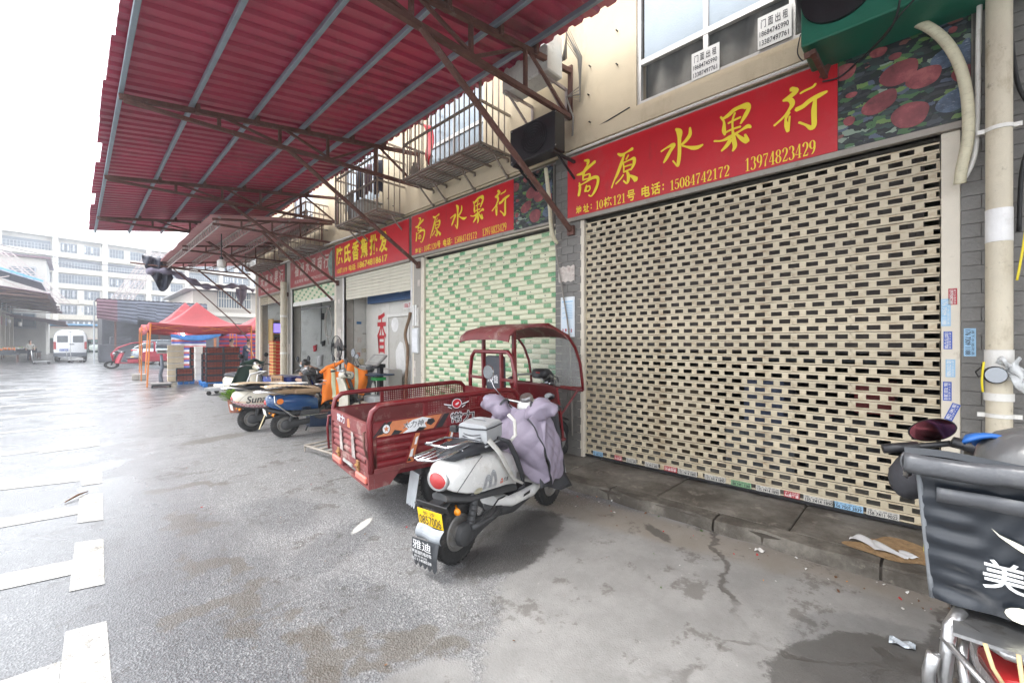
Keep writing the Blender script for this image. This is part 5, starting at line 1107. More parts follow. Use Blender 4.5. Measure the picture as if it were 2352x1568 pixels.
# --- scooters: local x runs forward, rear wheel axle over the origin
def scooter(label, loc, rz, body, side, wb=1.26, r=.215, shield=None, group='electric scooters parked nose to the shops', retro=True, rack=True, front=True, seat=seatm, mirrors=True, lean=.05, fend=None, tailz=0., panel_trim=None, name='electric_scooter', bx=.0, bz=.0, lamp=1.):
    t = thing(name, label, 'scooter', loc, rz, group); t.rotation_euler = (lean, 0, rz)
    B = lambda n, mb, m, **k: build(n, mb, m, t, **k)
    wheel(t, 0, 0, r, .105); wheel(t, wb, 0, r, .1)
    fx = Matrix.Translation((bx, 0, bz))
    # hub motor arm
    B('swing_arm', MB().loft([(-.02,-.085,r,.03,.07),(.06,-.088,r+.005,.034,.075),(.2,-.085,r+.02,.03,.05),(.38,-.075,r+.035,.028,.045),(.46,-.06,r+.04,.02,.04)], 14, 2.6), dirtyblack, smooth=50)
    B('hub_cover', MB().lathe([(.0,.05),(.05,.048),(.075,.035),(.085,.0)], (0,-.075,r), (0,-1,0), 24), dirtyblack, smooth=40)
    B('shock', MB().tube([(.05,-.1,r+.06),(.11,-.1,.5)], .03, 10), dirtyblack)
    sp = MB()
    for k in range(7): sp.lathe([(.028,-.006),(.036,0),(.028,.006)], (.052+.0085*k,-.1,r+.08+.035*k), (.2,0,1), 12)
    B('spring', sp, dirtyblack, kind='stuff')
    # rear fender and flap
    fd = MB().grid(lambda u, v: ((r+.045)*math.cos(R(20+125*u)) , (-.06+.12*v)*(1-.1*u), r+(r+.045)*math.sin(R(20+125*u)) + .012*math.cos((v-.5)*3)), 12, 4, .005)
    B('rear_fender', fd, fend or dirtyblack, smooth=40)
    # body shell
    z0 = tailz
    st = [(-.30,0,.60+z0,.035,.035,2), (-.285,0,.60+z0,.085,.075,2.2), (-.24,0,.595+z0,.125,.115,2.3), (-.14,0,.58+z0,.158,.15,2.4), (0,0,.565+z0,.178,.165,2.5), (.14,0,.555+z0,.182,.165,2.6), (.28,0,.54+z0*.7,.172,.16,2.8), (.40,0,.51,.15,.155,3), (.47,0,.48,.13,.15,3)]
    shm = MB().loft(st, 36, 2.9); lo = {round(q[0], 4): q[2]-q[4]*.62 for q in st}
    shm.v = [(p[0], p[1]*(1.03 if p[2] < lo[round(p[0],4)]+.02 else 1), max(p[2], lo[round(p[0],4)])) for p in shm.v]
    B('body_shell', shm.xf(fx), body, smooth=38)
    for s in (-1, 1): B('shell_seam', MB().tube([(-.235,s*.128,.52+z0),(-.17,s*.152,.60+z0),(-.08,s*.158,.675+z0),(.02,s*.14,.715+z0)], .0022, 5).xf(fx), blackp)
    if panel_trim: 
        B('side_stripe', MB().loft([(q[0], q[1], q[2]-q[4]*.70, q[3]*.985, q[4]*.30, 2.6) for q in st[1:-1]], 24).xf(fx), panel_trim, smooth=50)
    B('under_tray', MB().loft([(-.27,0,.475+z0,.07,.03),(-.1,0,.43+z0,.13,.035),(.2,0,.40,.14,.04),(.48,0,.36,.13,.05)], 16).xf(fx), dirtyblack, smooth=50)
    B('seat', MB().loft([(-.24,0,.742+z0,.05,.02),(-.2,0,.75+z0,.105,.045),(-.02,0,.765+z0,.135,.055),(.16,0,.755+z0*.8,.135,.055),(.3,0,.735+z0*.6,.12,.05),(.42,0,.70,.085,.04),(.46,0,.68,.04,.02)], 22, 2.8).xf(fx), seat, smooth=50)
    # tail lamp
    B('tail_lamp', MB().lathe([(0,.024),(.035,.02),(.056,.0)], (0,0,0), (-1,0,.15), 24).xf(fx @ Matrix.Translation((-.287,0,.60+z0)) @ Matrix.Diagonal((1,1.15*lamp,.95*lamp,1))), redlens, smooth=True)
    B('lamp_ring', MB().lathe([(.056,.004),(.068,.012),(.072,-.01),(.06,-.03)], (0,0,0), (-1,0,.15), 24).xf(fx @ Matrix.Translation((-.28,0,.60+z0)) @ Matrix.Diagonal((1,1.15*lamp,.95*lamp,1))), pm('ring_grey', (.2,.2,.2), .35), smooth=True)
    for s in (-1, 1): B('indicator', MB().lathe([(0,.02),(.018,.016),(.026,0)], (-.2,s*.1,.40+z0), (-1,s*.3,0), 14).cyl((-.2,s*.1,.4+z0), (-.16,s*.05,.42+z0), .008).xf(Matrix.Translation((bx,0,0))), amber, smooth=True)
    # footboard
    B('footboard', MB().loft([(.36,0,.33,.1,.04),(.5,0,.30,.16,.05),(.8,0,.29,.165,.045),(.95,0,.33,.15,.05)], 20, 3.5), side, smooth=45)
    B('foot_mat', MB().cbox(.66,0,.345,.36,.24,.012,.005), blackp); B('belly_pan', MB().loft([(.42,0,.24,.08,.06),(.6,0,.22,.11,.06),(.9,0,.24,.08,.05)], 14, 3), dirtyblack, smooth=45)
    # leg shield, column, head
    sh = shield or body
    def lf(u, v):
        z = .30 + .62*v; w_ = .17*(1-.25*v)*(1+.25*math.sin(v*3)); yy = (u-.5)*2*w_
        x = .93 + .10*math.sin(v*2.2) - .14*v + .10*(1-(2*u-1)**2) * (1-.3*v)
        return (x, yy, z)
    B('leg_shield', MB().grid(lf, 12, 14, .03), sh, smooth=60)
    B('steering_column', MB().tube([(wb-.03,0,r+.15),(1.0,0,.98)], .03, 10), dirtyblack, smooth=True)
    B('fork', MB().tube([(wb,-.075,r),(wb-.06,-.075,.5),(wb-.1,-.03,.56)], .018, 8).tube([(wb,.075,r),(wb-.06,.075,.5),(wb-.1,.03,.56)], .018, 8), dirtyblack, smooth=True)
    B('front_fender', MB().grid(lambda u, v: (wb+(r+.04)*math.cos(R(15+140*u)), (-.065+.13*v), r+(r+.04)*math.sin(R(15+140*u)) - .03*(2*v-1)**2), 14, 6, .006), sh, smooth=50)
    B('head_fairing', MB().loft([(.86,0,.97,.05,.04),(.9,0,.98,.085,.06),(.98,0,.98,.1,.07),(1.06,0,.96,.08,.07),(1.1,0,.95,.055,.055)], 18, 2.2), sh, smooth=True)
    B('headlamp', MB().lathe([(0,.03),(.05,.02),(.07,0),(.075,-.03)], (1.09,0,.95), (1,0,-.05), 22), chrome, smooth=True)
    B('handlebar', MB().tube([(.86,-.36,1.0),(.90,-.2,1.03),(.95,0,1.0),(.90,.2,1.03),(.86,.36,1.0)], .013, 8), chrome2, smooth=True)
    for s in (-1, 1):
        B('grip', MB().tube([(.865,s*.25,1.02),(.855,s*.37,1.0)], .019, 10), blackp, smooth=True)
        B('brake_lever', MB().tube([(.91,s*.22,1.02),(.94,s*.3,1.02),(.92,s*.37,1.0)], .007, 6), blackp, smooth=True)
        if mirrors: mirror(t, .86, s*.30, 1.24, s, (.89, s*.2, 1.03))
    B('instrument', MB().lathe([(0,.02),(.05,.02),(.06,0),(.055,-.06),(.03,-.1)], (.92,0,1.06), (-.5,0,1), 22), chrome2, smooth=40)
    if rack:
        rk = MB().tube([(-.08,-.1,.80+z0),(-.28,-.1,.775+z0),(-.42,-.09,.77+z0),(-.46,0,.77+z0),(-.42,.09,.77+z0),(-.28,.1,.775+z0),(-.08,.1,.80+z0)], .008, 8)
        for yy in (-.045, 0, .045): rk.tube([(-.45,yy,.772+z0),(-.2,yy,.80+z0)], .0055, 6)
        rk.tube([(-.15,-.1,.785+z0),(-.12,-.1,.72+z0),(.02,-.12,.72+z0)], .007, 6).tube([(-.15,.1,.785+z0),(-.12,.1,.72+z0),(.02,.12,.72+z0)], .007, 6)
        rk.tube([(-.3,-.1,.83+z0),(-.1,-.105,.835+z0),(.05,-.12,.80+z0)], .009, 8).tube([(-.3,.1,.83+z0),(-.1,.105,.835+z0),(.05,.12,.80+z0)], .009, 8).tube([(-.3,-.1,.83+z0),(-.3,.1,.83+z0)], .009, 8)
        B('rear_rack', rk.xf(fx), chrome, smooth=True)
    # side stand
    B('side_stand', MB().tube([(.4,.06,.22),(.38,.2,.02)], .012, 6), dirtyblack)
    return t

whitep = pm('white_scooter_paint', (.60,.60,.58), .25, var=.04, vs=3, bump=.02, coat=.6, dirt=((.45,.42,.37),.28,5), dirt2=((.3,.27,.22),.1,22))
hd = math.atan2(.21, 1.29)
ws = scooter('white scooter with lilac wind cover and grey bag, parked beside the red tricycle', (1.88, 2.385, 0), hd, whitep, whitep, wb=1.3, mirrors=False, lean=.0, group=None, bx=.11, bz=.025, lamp=1.18)
BX = Matrix.Translation((.11, 0, .025))
B = lambda n, mb, m, **k: build(n, mb, m, ws, **k)
# number plate, hanger and mud flap on the rear fender
Mp = Matrix.Translation((-.245,0,.385)) @ Matrix.Rotation(-.18,4,'Y')
platey = pm('plate_yellow', (.78,.5,.01), .4, bump=0)
pl = B('number_plate', MB().obox(Mp, .004,.225,.115,.002), platey)
build('lettering', text_mb('0857006', (-.0045,.1,-.048), U_W, V_W, .2,.062,.004).xf(Mp), ink, pl); build('lettering', text_mb('长 沙', (-.0045,.06,.02), U_W, V_W, .11,.03,.004).xf(Mp), ink, pl)
B('plate_bracket', MB().obox(Matrix.Translation((-.23,0,.462)) @ Matrix.Rotation(-.3,4,'Y'), .012,.29,.045,.004).beam((-.22,0,.465),(-.09,0,.49),.1,.012).beam((-.23,.15,.455),(-.185,.15,.405),.03,.01), blackp)
flapm = pm('smoky_flap', (.03,.033,.037), .35, var=.3, vs=6, bump=.1, dirt=((.12,.12,.12),.35,5))
def flapf(u, v): return (-.25 - .035*math.sin(v*2.6) - .01*math.sin(u*6), (u-.5)*(.24 - .02*v) - .01, .335 - .09*v)
B('flap_hanger', MB().grid(flapf, 8, 6, .003), pm('grey_clear_flap', (.25,.27,.29), .2, var=.25, bump=.2, bs=12))
def mudf(u, v):
    zz = .262 - .155*v - (.03*abs(math.sin(u*3.14159*5)) if v > .99 else 0)
    return (-.29 - .02*math.sin(v*2+u), (u-.5)*.23 - .01, zz)
mf = B('mud_flap', MB().grid(mudf, 40, 6, .003), flapm)
lt_ = text_mb('雅迪', (-.322,.085,.205), U_W, V_W, .17,.06,.01); text_mb('更高端的电动车', (-.322,.09,.173), U_W, V_W, .18,.026,.012, lt_); text_mb('服务热线', (-.322,.07,.153), U_W, V_W, .12,.014,.0, lt_); text_mb('15111408538', (-.322,.09,.13), U_W, V_W, .18,.018,.01, lt_)
build('lettering', lt_, pm('faded_white_print', (.5,.5,.5), .6), mf)
# side decals on the white shell
dec = MB()
def shell_pt(x, z, off=.003):
    st = [(-.30,.60,.035,.035,2),(-.24,.595,.125,.115,2.3),(-.14,.58,.158,.15,2.4),(0,.565,.178,.165,2.5),(.14,.555,.182,.165,2.6),(.28,.54,.172,.16,2.8),(.40,.51,.15,.155,3)]
    for a, b in zip(st[:-1], st[1:]):
        if a[0] <= x <= b[0]:
            k = (x-a[0])/(b[0]-a[0]); q = [a[i]+(b[i]-a[i])*k for i in range(5)]
            s = min(.98, abs(z-q[1])/q[3]); return Vector((x, -q[2]*(1-s**q[4])**(1/q[4]) - off, z))
    return Vector((x, -.1, z))
def decal(pts2, mb):   # closed ribbon of (x, z) pairs
    n = len(pts2)//2; a = pts2[:n]; b = pts2[n:]
    mb.add([shell_pt(*p) for p in a] + [shell_pt(*p) for p in b], [(i,i+1,n+i+1,n+i) for i in range(n-1)])
grey_d = pm('grey_decal', (.3,.31,.33), .4, bump=0)
for (cx, h) in ((.035,.10),(.095,.12)):
    for k in range(4):
        w_ = .045-.008*k; hh = h-.012*k; base = .485
        ar = [(cx+w_*math.cos(math.pi*(1-i/10)), base+hh*math.sin(math.pi*(i/10))) for i in range(11)]; br = [(cx+(w_-.005)*math.cos(math.pi*(1-i/10)), base+(hh-.008)*math.sin(math.pi*(i/10))) for i in range(11)]
        decal(ar+br, dec)
for k, zz in enumerate((.494,.485,.476,.467)): decal([(-.10+.02*i+.0, zz) for i in range(13)] + [(-.10+.02*i, zz-.003) for i in range(13)], dec)
B('side_decal', dec.xf(BX), grey_d)
B('badge', MB().add([shell_pt(-.05+.036*math.cos(a*.4), .487+.024*math.sin(a*.4), .005) for a in range(16)], [tuple(range(16))]).xf(BX), pm('badge_cream', (.5,.47,.33), .3, .3))
vlt = text_mb('雅迪', (0,0,0), (1,0,0), (0,0,1), .06,.035,.02); vlt.v = [tuple(shell_pt(.235+p[0], .475+p[2], .004)) for p in vlt.v]; B('lettering', vlt.xf(BX), ink)
tri = MB()
for k in range(3):
    a0 = math.pi/2 + k*2*math.pi/3; tri.add([shell_pt(.205+.018*math.cos(a0+d)*(1), .492+.022*math.sin(a0+d), .004) for d in (-.75,-.2,.2,.75)] + [shell_pt(.205+.005*math.cos(a0), .492+.005*math.sin(a0), .004)], [(0,1,2,3,4)])
B('emblem', tri.xf(BX), pm('orange_red', (.7,.08,.02), .4))
B('side_grille', MB().add([(.62,-.168,.305),(.72,-.168,.31),(.725,-.168,.335),(.63,-.168,.325)], [(0,1,2,3)]), pm('dark_void', (.008,.008,.01), .5))
# single chrome mirror on the left bar, black one on the right
mirror(ws, .80, .33, 1.28, 1, (.89,.22,1.03), (.06,.065), shell=chrome, rod=chrome)
mirror(ws, .92, -.24, 1.09, -1, (.89,-.2,1.03), (.05,.03), shell=blackp)
# the quilted lilac wind cover
lil = pm('lilac_quilt', (.25,.215,.275), .55, var=.1, vs=3, bump=.45, bs=8, dirt=((.19,.165,.21),.4,3)); lin = pm('black_lining', (.03,.031,.035), .6, var=.2, bump=.15, bs=20)
def quilt(a, b, s=.11, d=.011): return d * abs(math.sin(math.pi*(a+b)/s) * math.sin(math.pi*(a-b)/s)) ** .5
wc = build('wind_cover', MB(), lil, ws) if 0 else None
def cover_f(u, v):
    # u across from left (+y) to right (-y), v downwards
    y = (.5-u) * (.50 + .10*v + .04*math.sin(v*5)); dn = v * (.60 + .06*math.sin(u*9))
    z = 1.02 - dn - .05*math.sin(u*math.pi)**2*(1-v)
    belly = .20*math.sin(min(1, v*1.25)*math.pi*.72)
    x = .84 - belly + .10*abs(u-.5)*2 + .10*v
    q = quilt(y*1.1, dn*1.1, .19, .011) + .016*math.sin(u*13+v*5)*math.sin(v*7+1)
    return (x - q - .03, y, z)
cv = build('wind_cover', MB().grid(cover_f, 44, 36, .014), lil, ws, smooth=True, sub=1)
for s in (-1, 1):
    pts, rs = [], []
    for i in range(15):
        k = i/14; pts.append((.78 + .07*k , s*(.12 + (.30 if s > 0 else .23)*k), .90 + .13*math.sin(k*2.2) - .045*k)); rs.append((.060 + .030*math.sin(min(k*1.25, 1)*3.1)**1 + .004*math.sin(k*17+s)) if i < 12 else .056 - .008*(i-11))
    mb = MB().tube(pts, rs, 18)
    mb.v = [(p[0] + .012*math.sin(p[1]*38+p[2]*45), p[1] + .006*math.sin(p[2]*60), p[2]*1.0 + .009*math.sin(p[1]*55+p[0]*40) + .006*math.sin(p[0]*90)) for p in mb.v]
    build('sleeve', mb, lil, cv, smooth=True)
    build('cuff', MB().lathe([(.045,-.012),(.058,0),(.045,.012)], (.80,s*.15,1.0), (.3,s,.4), 16), lin, cv, smooth=True)
# long flap folded outward on the near side, and the black apron behind it
def flap2(u, v):
    p0 = Vector((.68,-.17,.93)).lerp(Vector((.90,-.22,.96)), u); p1 = Vector((.86,-.27,.36)).lerp(Vector((1.03,-.28,.42)), u)
    p = p0.lerp(p1, v); q = quilt(u*.35, v*.6, .16, .016)
    return p + Vector((0, -.06*math.sin(v*3.0) - q, .02*math.sin(u*6)))
build('side_flap', MB().grid(flap2, 16, 24, .012), lil, cv, smooth=True, sub=1)
build('piping', MB().tube([flap2(0, k/16)+Vector((-.003,-.004,0)) for k in range(17)] + [flap2(j/6, 1)+Vector((0,0,-.003)) for j in range(1,7)], .006, 6), lin, cv, smooth=True)
def apr(u, v):
    a = Vector((.82,-.18,.55)).lerp(Vector((1.02,-.13,.6)), u); b = Vector((.80,-.22,.33)).lerp(Vector((1.14,-.33,.27)), u)
    return a.lerp(b, v) + Vector((0,-.03*math.sin(v*3)*u,.015*math.sin(u*8)))
build('apron', MB().grid(apr, 12, 10, .01), lin, cv, smooth=True)
def apr2(u, v): return (1.02 + .16*u + .05*v, .18 - .36*u - .05*v, .90 - .55*v + .02*math.sin(u*9))
build('apron', MB().grid(apr2, 12, 12, .01), lin, cv, smooth=True)
# grey bag strapped to the seat, reflective strap hanging down
gbag = thing('insulated_bag', 'small grey zipped bag sitting on the seat of the white scooter', 'bag', (0,0,0), group=None)
Mg = mat_of(ws) @ Matrix.Translation((.27,-.01,.882)) @ Matrix.Rotation(.12,4,'Z') @ Matrix.Rotation(-.05,4,'Y') @ Matrix.Diagonal((.85,.82,.85,1))
gbag.matrix_basis = Mg
greyb = pm('grey_bag_fabric', (.32,.33,.34), .55, var=.06, vs=5, bump=.15, bs=60, dirt=((.36,.35,.33),.35,6))
mb = MB().loft([(-.135,0,0,.12,.07,6),(-.13,0,0,.15,.088,6),(.0,0,.003,.157,.095,5.5),(.13,0,0,.15,.088,6),(.135,0,0,.12,.07,6)], 32)
mb.v = [(p[0], p[1], p[2]*(1+.04*math.sin(p[1]*20)) ) for p in mb.v]
build('bag_body', mb, greyb, gbag, smooth=60)
build('piping', MB().tube([(-.138,y_,.048-.003*math.cos(y_*20)) for y_ in [-.15+.03*i for i in range(11)]] + [(0,.16,.05),(.138,.15,.048)] + [(.138,-.15,.048),(0,-.16,.05)], .006, 6, closed=True), lin, gbag, smooth=True)
build('zip', MB().tube([(-.142,.09-.018*i,.0-.012*math.sin(i*.35)) for i in range(11)], .003, 5), lin, gbag, smooth=True)
build('pocket', MB().grid(lambda u, v: (-.139-.012*math.sin(u*3.1), .1-.2*u, -.02-.045*v), 8, 3, .003), greyb, gbag, smooth=True); build('pocket_mouth', MB().tube([(-.148,.095-.019*i,-.022-.012*math.sin(i*.314)) for i in range(11)], .005, 5), lin, gbag, smooth=True)
build('carry_handle', MB().tube([(-.02,.07,.09),(-.03,.05,.115),(-.03,-.05,.115),(-.02,-.07,.09)], .007, 6), greyb, gbag, smooth=True)
build('bag_base', MB().cbox(0,0,-.097,.29,.3,.016,.006), greyb, gbag)
strapm = pm('reflective_strap', (.5,.49,.46), .5, var=.15, dirt=((.3,.27,.22),.5,9))
def strf(u, v):
    P = [Vector((.2,-.14,.84)), Vector((.26,-.2,.74)), Vector((.33,-.215,.62)), Vector((.44,-.205,.5)), Vector((.58,-.19,.43))]
    k = v*3.999; i = int(k); p = P[i].lerp(P[i+1], k-i); return p + Vector((.045*(u-.5), 0, .018*(u-.5))) * (1-.5*v)
B('hanging_strap', MB().grid(strf, 3, 16, .004), strapm, smooth=True)
B('hanging_strap', MB().tube([(.30,-.15,.84),(.38,-.19,.80),(.46,-.2,.68),(.57,-.19,.5),(.60,-.18,.40),(.55,-.17,.39)], [.012,.02,.022,.018,.012,.008], 6), lin, smooth=True)
B('phone_holder', MB().box(.17,.15,.86,.22,.22,.91,.008), blackp)
B('luggage_hook', MB().tube([(.45,-.14,.99),(.49,-.17,.94),(.49,-.18,.83),(.46,-.15,.78)], .014, 8), whitepvc, smooth=True)
B('rear_stay', MB().tube([(.03,-.13,.26),(.28,-.11,.24),(.45,-.09,.3)], .02, 8), dirtyblack, smooth=True)

# --- other scooters in the row
bluep2 = pm('blue_scooter_paint', (.01,.055,.16), .22, var=.12, vs=3, coat=.7, bump=.02); creamp = pm('cream_scooter_paint', (.66,.62,.52), .3, var=.04, coat=.4, dirt=((.45,.4,.32),.25,6))
chk = bpy.data.materials.new('purple_orange_check'); chk.use_nodes = True
_n = chk.node_tree; _b = _n.nodes["Principled BSDF"]; ckn = _n.nodes.new('ShaderNodeTexChecker'); ckn.inputs['Scale'].default_value = 38; ckn.inputs[1].default_value = (.3,.13,.16,1); ckn.inputs[2].default_value = (.5,.36,.34,1)
_t = _n.nodes.new('ShaderNodeTexCoord'); _n.links.new(_t.outputs['Object'], ckn.inputs[0]); _n.links.new(ckn.outputs[0], _b.inputs[0])
orange = pm('orange_trim', (.8,.22,.03), .4, bump=0)
bs = scooter('blue scooter with a corrugated cardboard sheet over its seat, just behind the red tricycle', (2.40, 7.52, 0), -.06, bluep2, dirtyblack, seat=card, lean=.05, shield=creamp)
B2 = lambda n, mb, m, par=bs, **k: build(n, mb, m, par, **k)
B2('side_emblem', MB().add([(-.12+.05*math.cos(a*.45), -.166-.004, .62+.045*math.sin(a*.45)) for a in range(14)], [tuple(range(14))]), orange)
B2('side_rail', MB().tube([(-.2,-.17,.72),(-.2,-.19,.6),(.05,-.2,.38),(.12,-.2,.36),(.6,-.2,.36)], .011, 8), chrome, smooth=True)
B2('side_step', MB().box(.18,-.215,.37,.48,-.19,.46,.012), dirtyblack)
B2('front_panel', MB().loft([(.35,0,.25,.12,.12),(.6,0,.24,.15,.13),(.95,0,.25,.13,.12)], 14, 5), pm('navy_plastic', (.02,.035,.07), .35), smooth=45)
cb = build('cardboard_sheet', MB().grid(lambda u, v: (-.32+.78*u, -.2+.4*v, .835+.018*math.sin(u*5)+.004*math.sin(u*70) - .1*max(0, u-.75)), 60, 6, .006), pm('corrugated_card', (.45,.34,.22), .85, var=.1), None, label='wavy corrugated cardboard sheet laid over the blue scooter seat', cat='cardboard'); cb.location = (2.40, 7.52, 0); cb.rotation_euler = (0,0,-.06)
mb = MB().box(.1,-.19,.72,.5,.19,.80,.02); o = build('seat_box', mb, card, bs)
B2('plate', MB().obox(Matrix.Translation((-.33,.0,.3)) @ Matrix.Rotation(.35,4,'Y'), .004,.05,.26), pm('bent_plate', (.5,.42,.25), .4, .3))
cs = scooter('cream and orange chequered retro scooter parked beyond the blue one', (2.16, 8.45, 0), -.03, creamp, creamp, lean=-.04, panel_trim=chk, shield=dirtyblack)
vlt = text_mb('Suna', (0,0,0), (1,0,0), (0,0,1), .3,.12,.01, None, .2); vlt.v = [tuple(shell_pt(-.12+p[0], .50+p[2], .008)) for p in vlt.v]; B2('lettering', vlt, ink, cs)
B2('orange_line', MB().loft([(-.285,0,.545,.078,.006),(-.24,0,.535,.125,.006),(-.14,0,.52,.157,.006),(0,0,.505,.178,.006),(.14,0,.495,.182,.006),(.28,0,.48,.172,.006),(.4,0,.46,.15,.006)], 20, 3), orange, cs)
cb = build('cardboard_sheet', MB().grid(lambda u, v: (-.25+.75*u, -.18+.36*v, .838+.012*math.sin(u*6)), 16, 4, .006), pm('corrugated_card', (.45,.34,.22), .85, var=.1), None, label='flat cardboard sheet on the seat of the cream chequered scooter', cat='cardboard'); cb.location = (2.16,8.45,0); cb.rotation_euler = (0,0,-.03)
hang('long pale plank laid across the rear racks of the cream scooter', [(1.7, 8.95, .80), (2.2, 8.6, .81), (2.9, 7.9, .83)], .018, whitepvc, 'plank', 'plank')
ivory = pm('ivory_scooter_paint', (.62,.56,.44), .3, var=.04, coat=.4); mint = pm('mint_paint', (.25,.45,.4), .35)
gs = scooter('ivory scooter facing the street under a dark green rain cover', (2.74, 12.2, 0), -math.pi/2+.3, ivory, ivory, shield=ivory, lean=.04, rack=False)
build('mint_mudguard', MB().lathe([(0,.0),(.12,.0),(.2,-.06),(.21,-.16)], (1.2,0,.5), (0,0,1), 20), mint, gs, smooth=True)
greenc = pm('dark_green_oilcloth', (.05,.09,.075), .5, var=.2, vs=3, bump=.15, bs=12)
def gcf(u, v): 
    a = u*2.2-1.1; return (.86-.42*v+.05*math.cos(a*4), -.02-.40*math.sin(a)*(.75+.4*v), 1.12-.80*v*(1-.12*math.cos(a)) + .04*math.cos(a*3))
build('rain_cover', MB().grid(gcf, 24, 18, .012), greenc, gs, smooth=True)
# orange vest e-bike
ob_ = scooter('black scooter draped with two orange reflective vests, pushed up to the banana shop', (3.55, 8.3, 0), .35, dirtyblack, dirtyblack, lean=.03, shield=dirtyblack, rack=True)
vest = pm('orange_vest', (.8,.2,.015), .7, var=.1, vs=5, bump=.15, bs=20); stripe = pm('reflective_stripe', (.62,.68,.45), .4, var=.08)
def vest_piece(p, du, dv, lab, ph=0.):
    p, du, dv = Vector(p), Vector(du), Vector(dv); n = du.cross(dv).normalized()
    t = thing('reflective_vest', lab, 'vest', p, group='orange vests hung on the black scooter')
    f = lambda u, v: p + du*(u*(1+.25*math.sin(v*2+ph)) ) + dv*v + n*(.03*math.sin(u*11+ph+v*3) + .02*math.sin(v*9)) - dv*.12*math.sin(u*4+ph)
    build('vest_cloth', MB().grid(f, 18, 22, .01), vest, t, world=True, smooth=True)
    build('reflective_band', MB().grid(lambda u, v: f(.42+.16*u, .05+.9*v) - n*.013, 3, 18, .003).grid(lambda u, v: f(.42+.16*u, .05+.9*v) + n*.013, 3, 18, .003), stripe, t, world=True, smooth=True)
    return t
vest_piece((3.28,8.18,.98), (.26,-.24,.05), (-.06,-.06,-.60), 'orange vest with a pale band hanging on the left side of the black scooter')
vest_piece((3.62,8.0,1.12), (.30,-.12,-.05), (.02,-.05,-.50), 'orange vest hanging from the right handlebar of the black scooter', 1.3)
hang('twisted orange sleeve knotted over the handlebar of the black scooter', [(3.25,8.25,.97), (3.35,8.2,1.05), (3.5,8.12,1.12), (3.62,8.05,1.2)], [.03]*6+[.045]*7+[.03]*6, vest, 'vest_sleeve', 'vest', 8)
mirror(ob_, .55, .1, 1.33, 1, (.7,.1,1.0), (.055,.09)); 

# small running gear on the row of scooters
for sc, px_ in ((bs, -.30), (cs, -.30)):
    pl2 = build('number_plate', MB().obox(Matrix.Translation((px_,0,.44)) @ Matrix.Rotation(-.2,4,'Y'), .004,.2,.10,.002), pm('plate_white', (.6,.6,.58), .4, bump=0), sc)
    build('plate_bracket', MB().beam((px_,0,.49),(px_+.12,0,.5),.08,.012), blackp, sc)
    build('seat_grab', MB().tube([(-.05,-.15,.72),(-.2,-.17,.76),(-.33,-.12,.78),(-.36,0,.78),(-.33,.12,.78),(-.2,.17,.76),(-.05,.15,.72)], .010, 8), chrome2, sc, smooth=True)
    build('shell_vent', MB().box(.2,-.186,.44,.34,-.178,.452).box(.2,-.186,.465,.34,-.178,.477).box(.2,-.186,.49,.34,-.178,.502), blackp, sc, kind='stuff')
build('brake_hose', MB().tube([(.80,.1,1.0),(.9,.05,.9),(.95,.04,.6),(.93,.02,.45)], .006, 6), cable, ws, smooth=True)
build('brake_hose', MB().tube([(.06,-.16,.28),(.2,-.16,.33),(.35,-.12,.36),(.5,-.1,.34)], .006, 6), cable, ws, smooth=True)
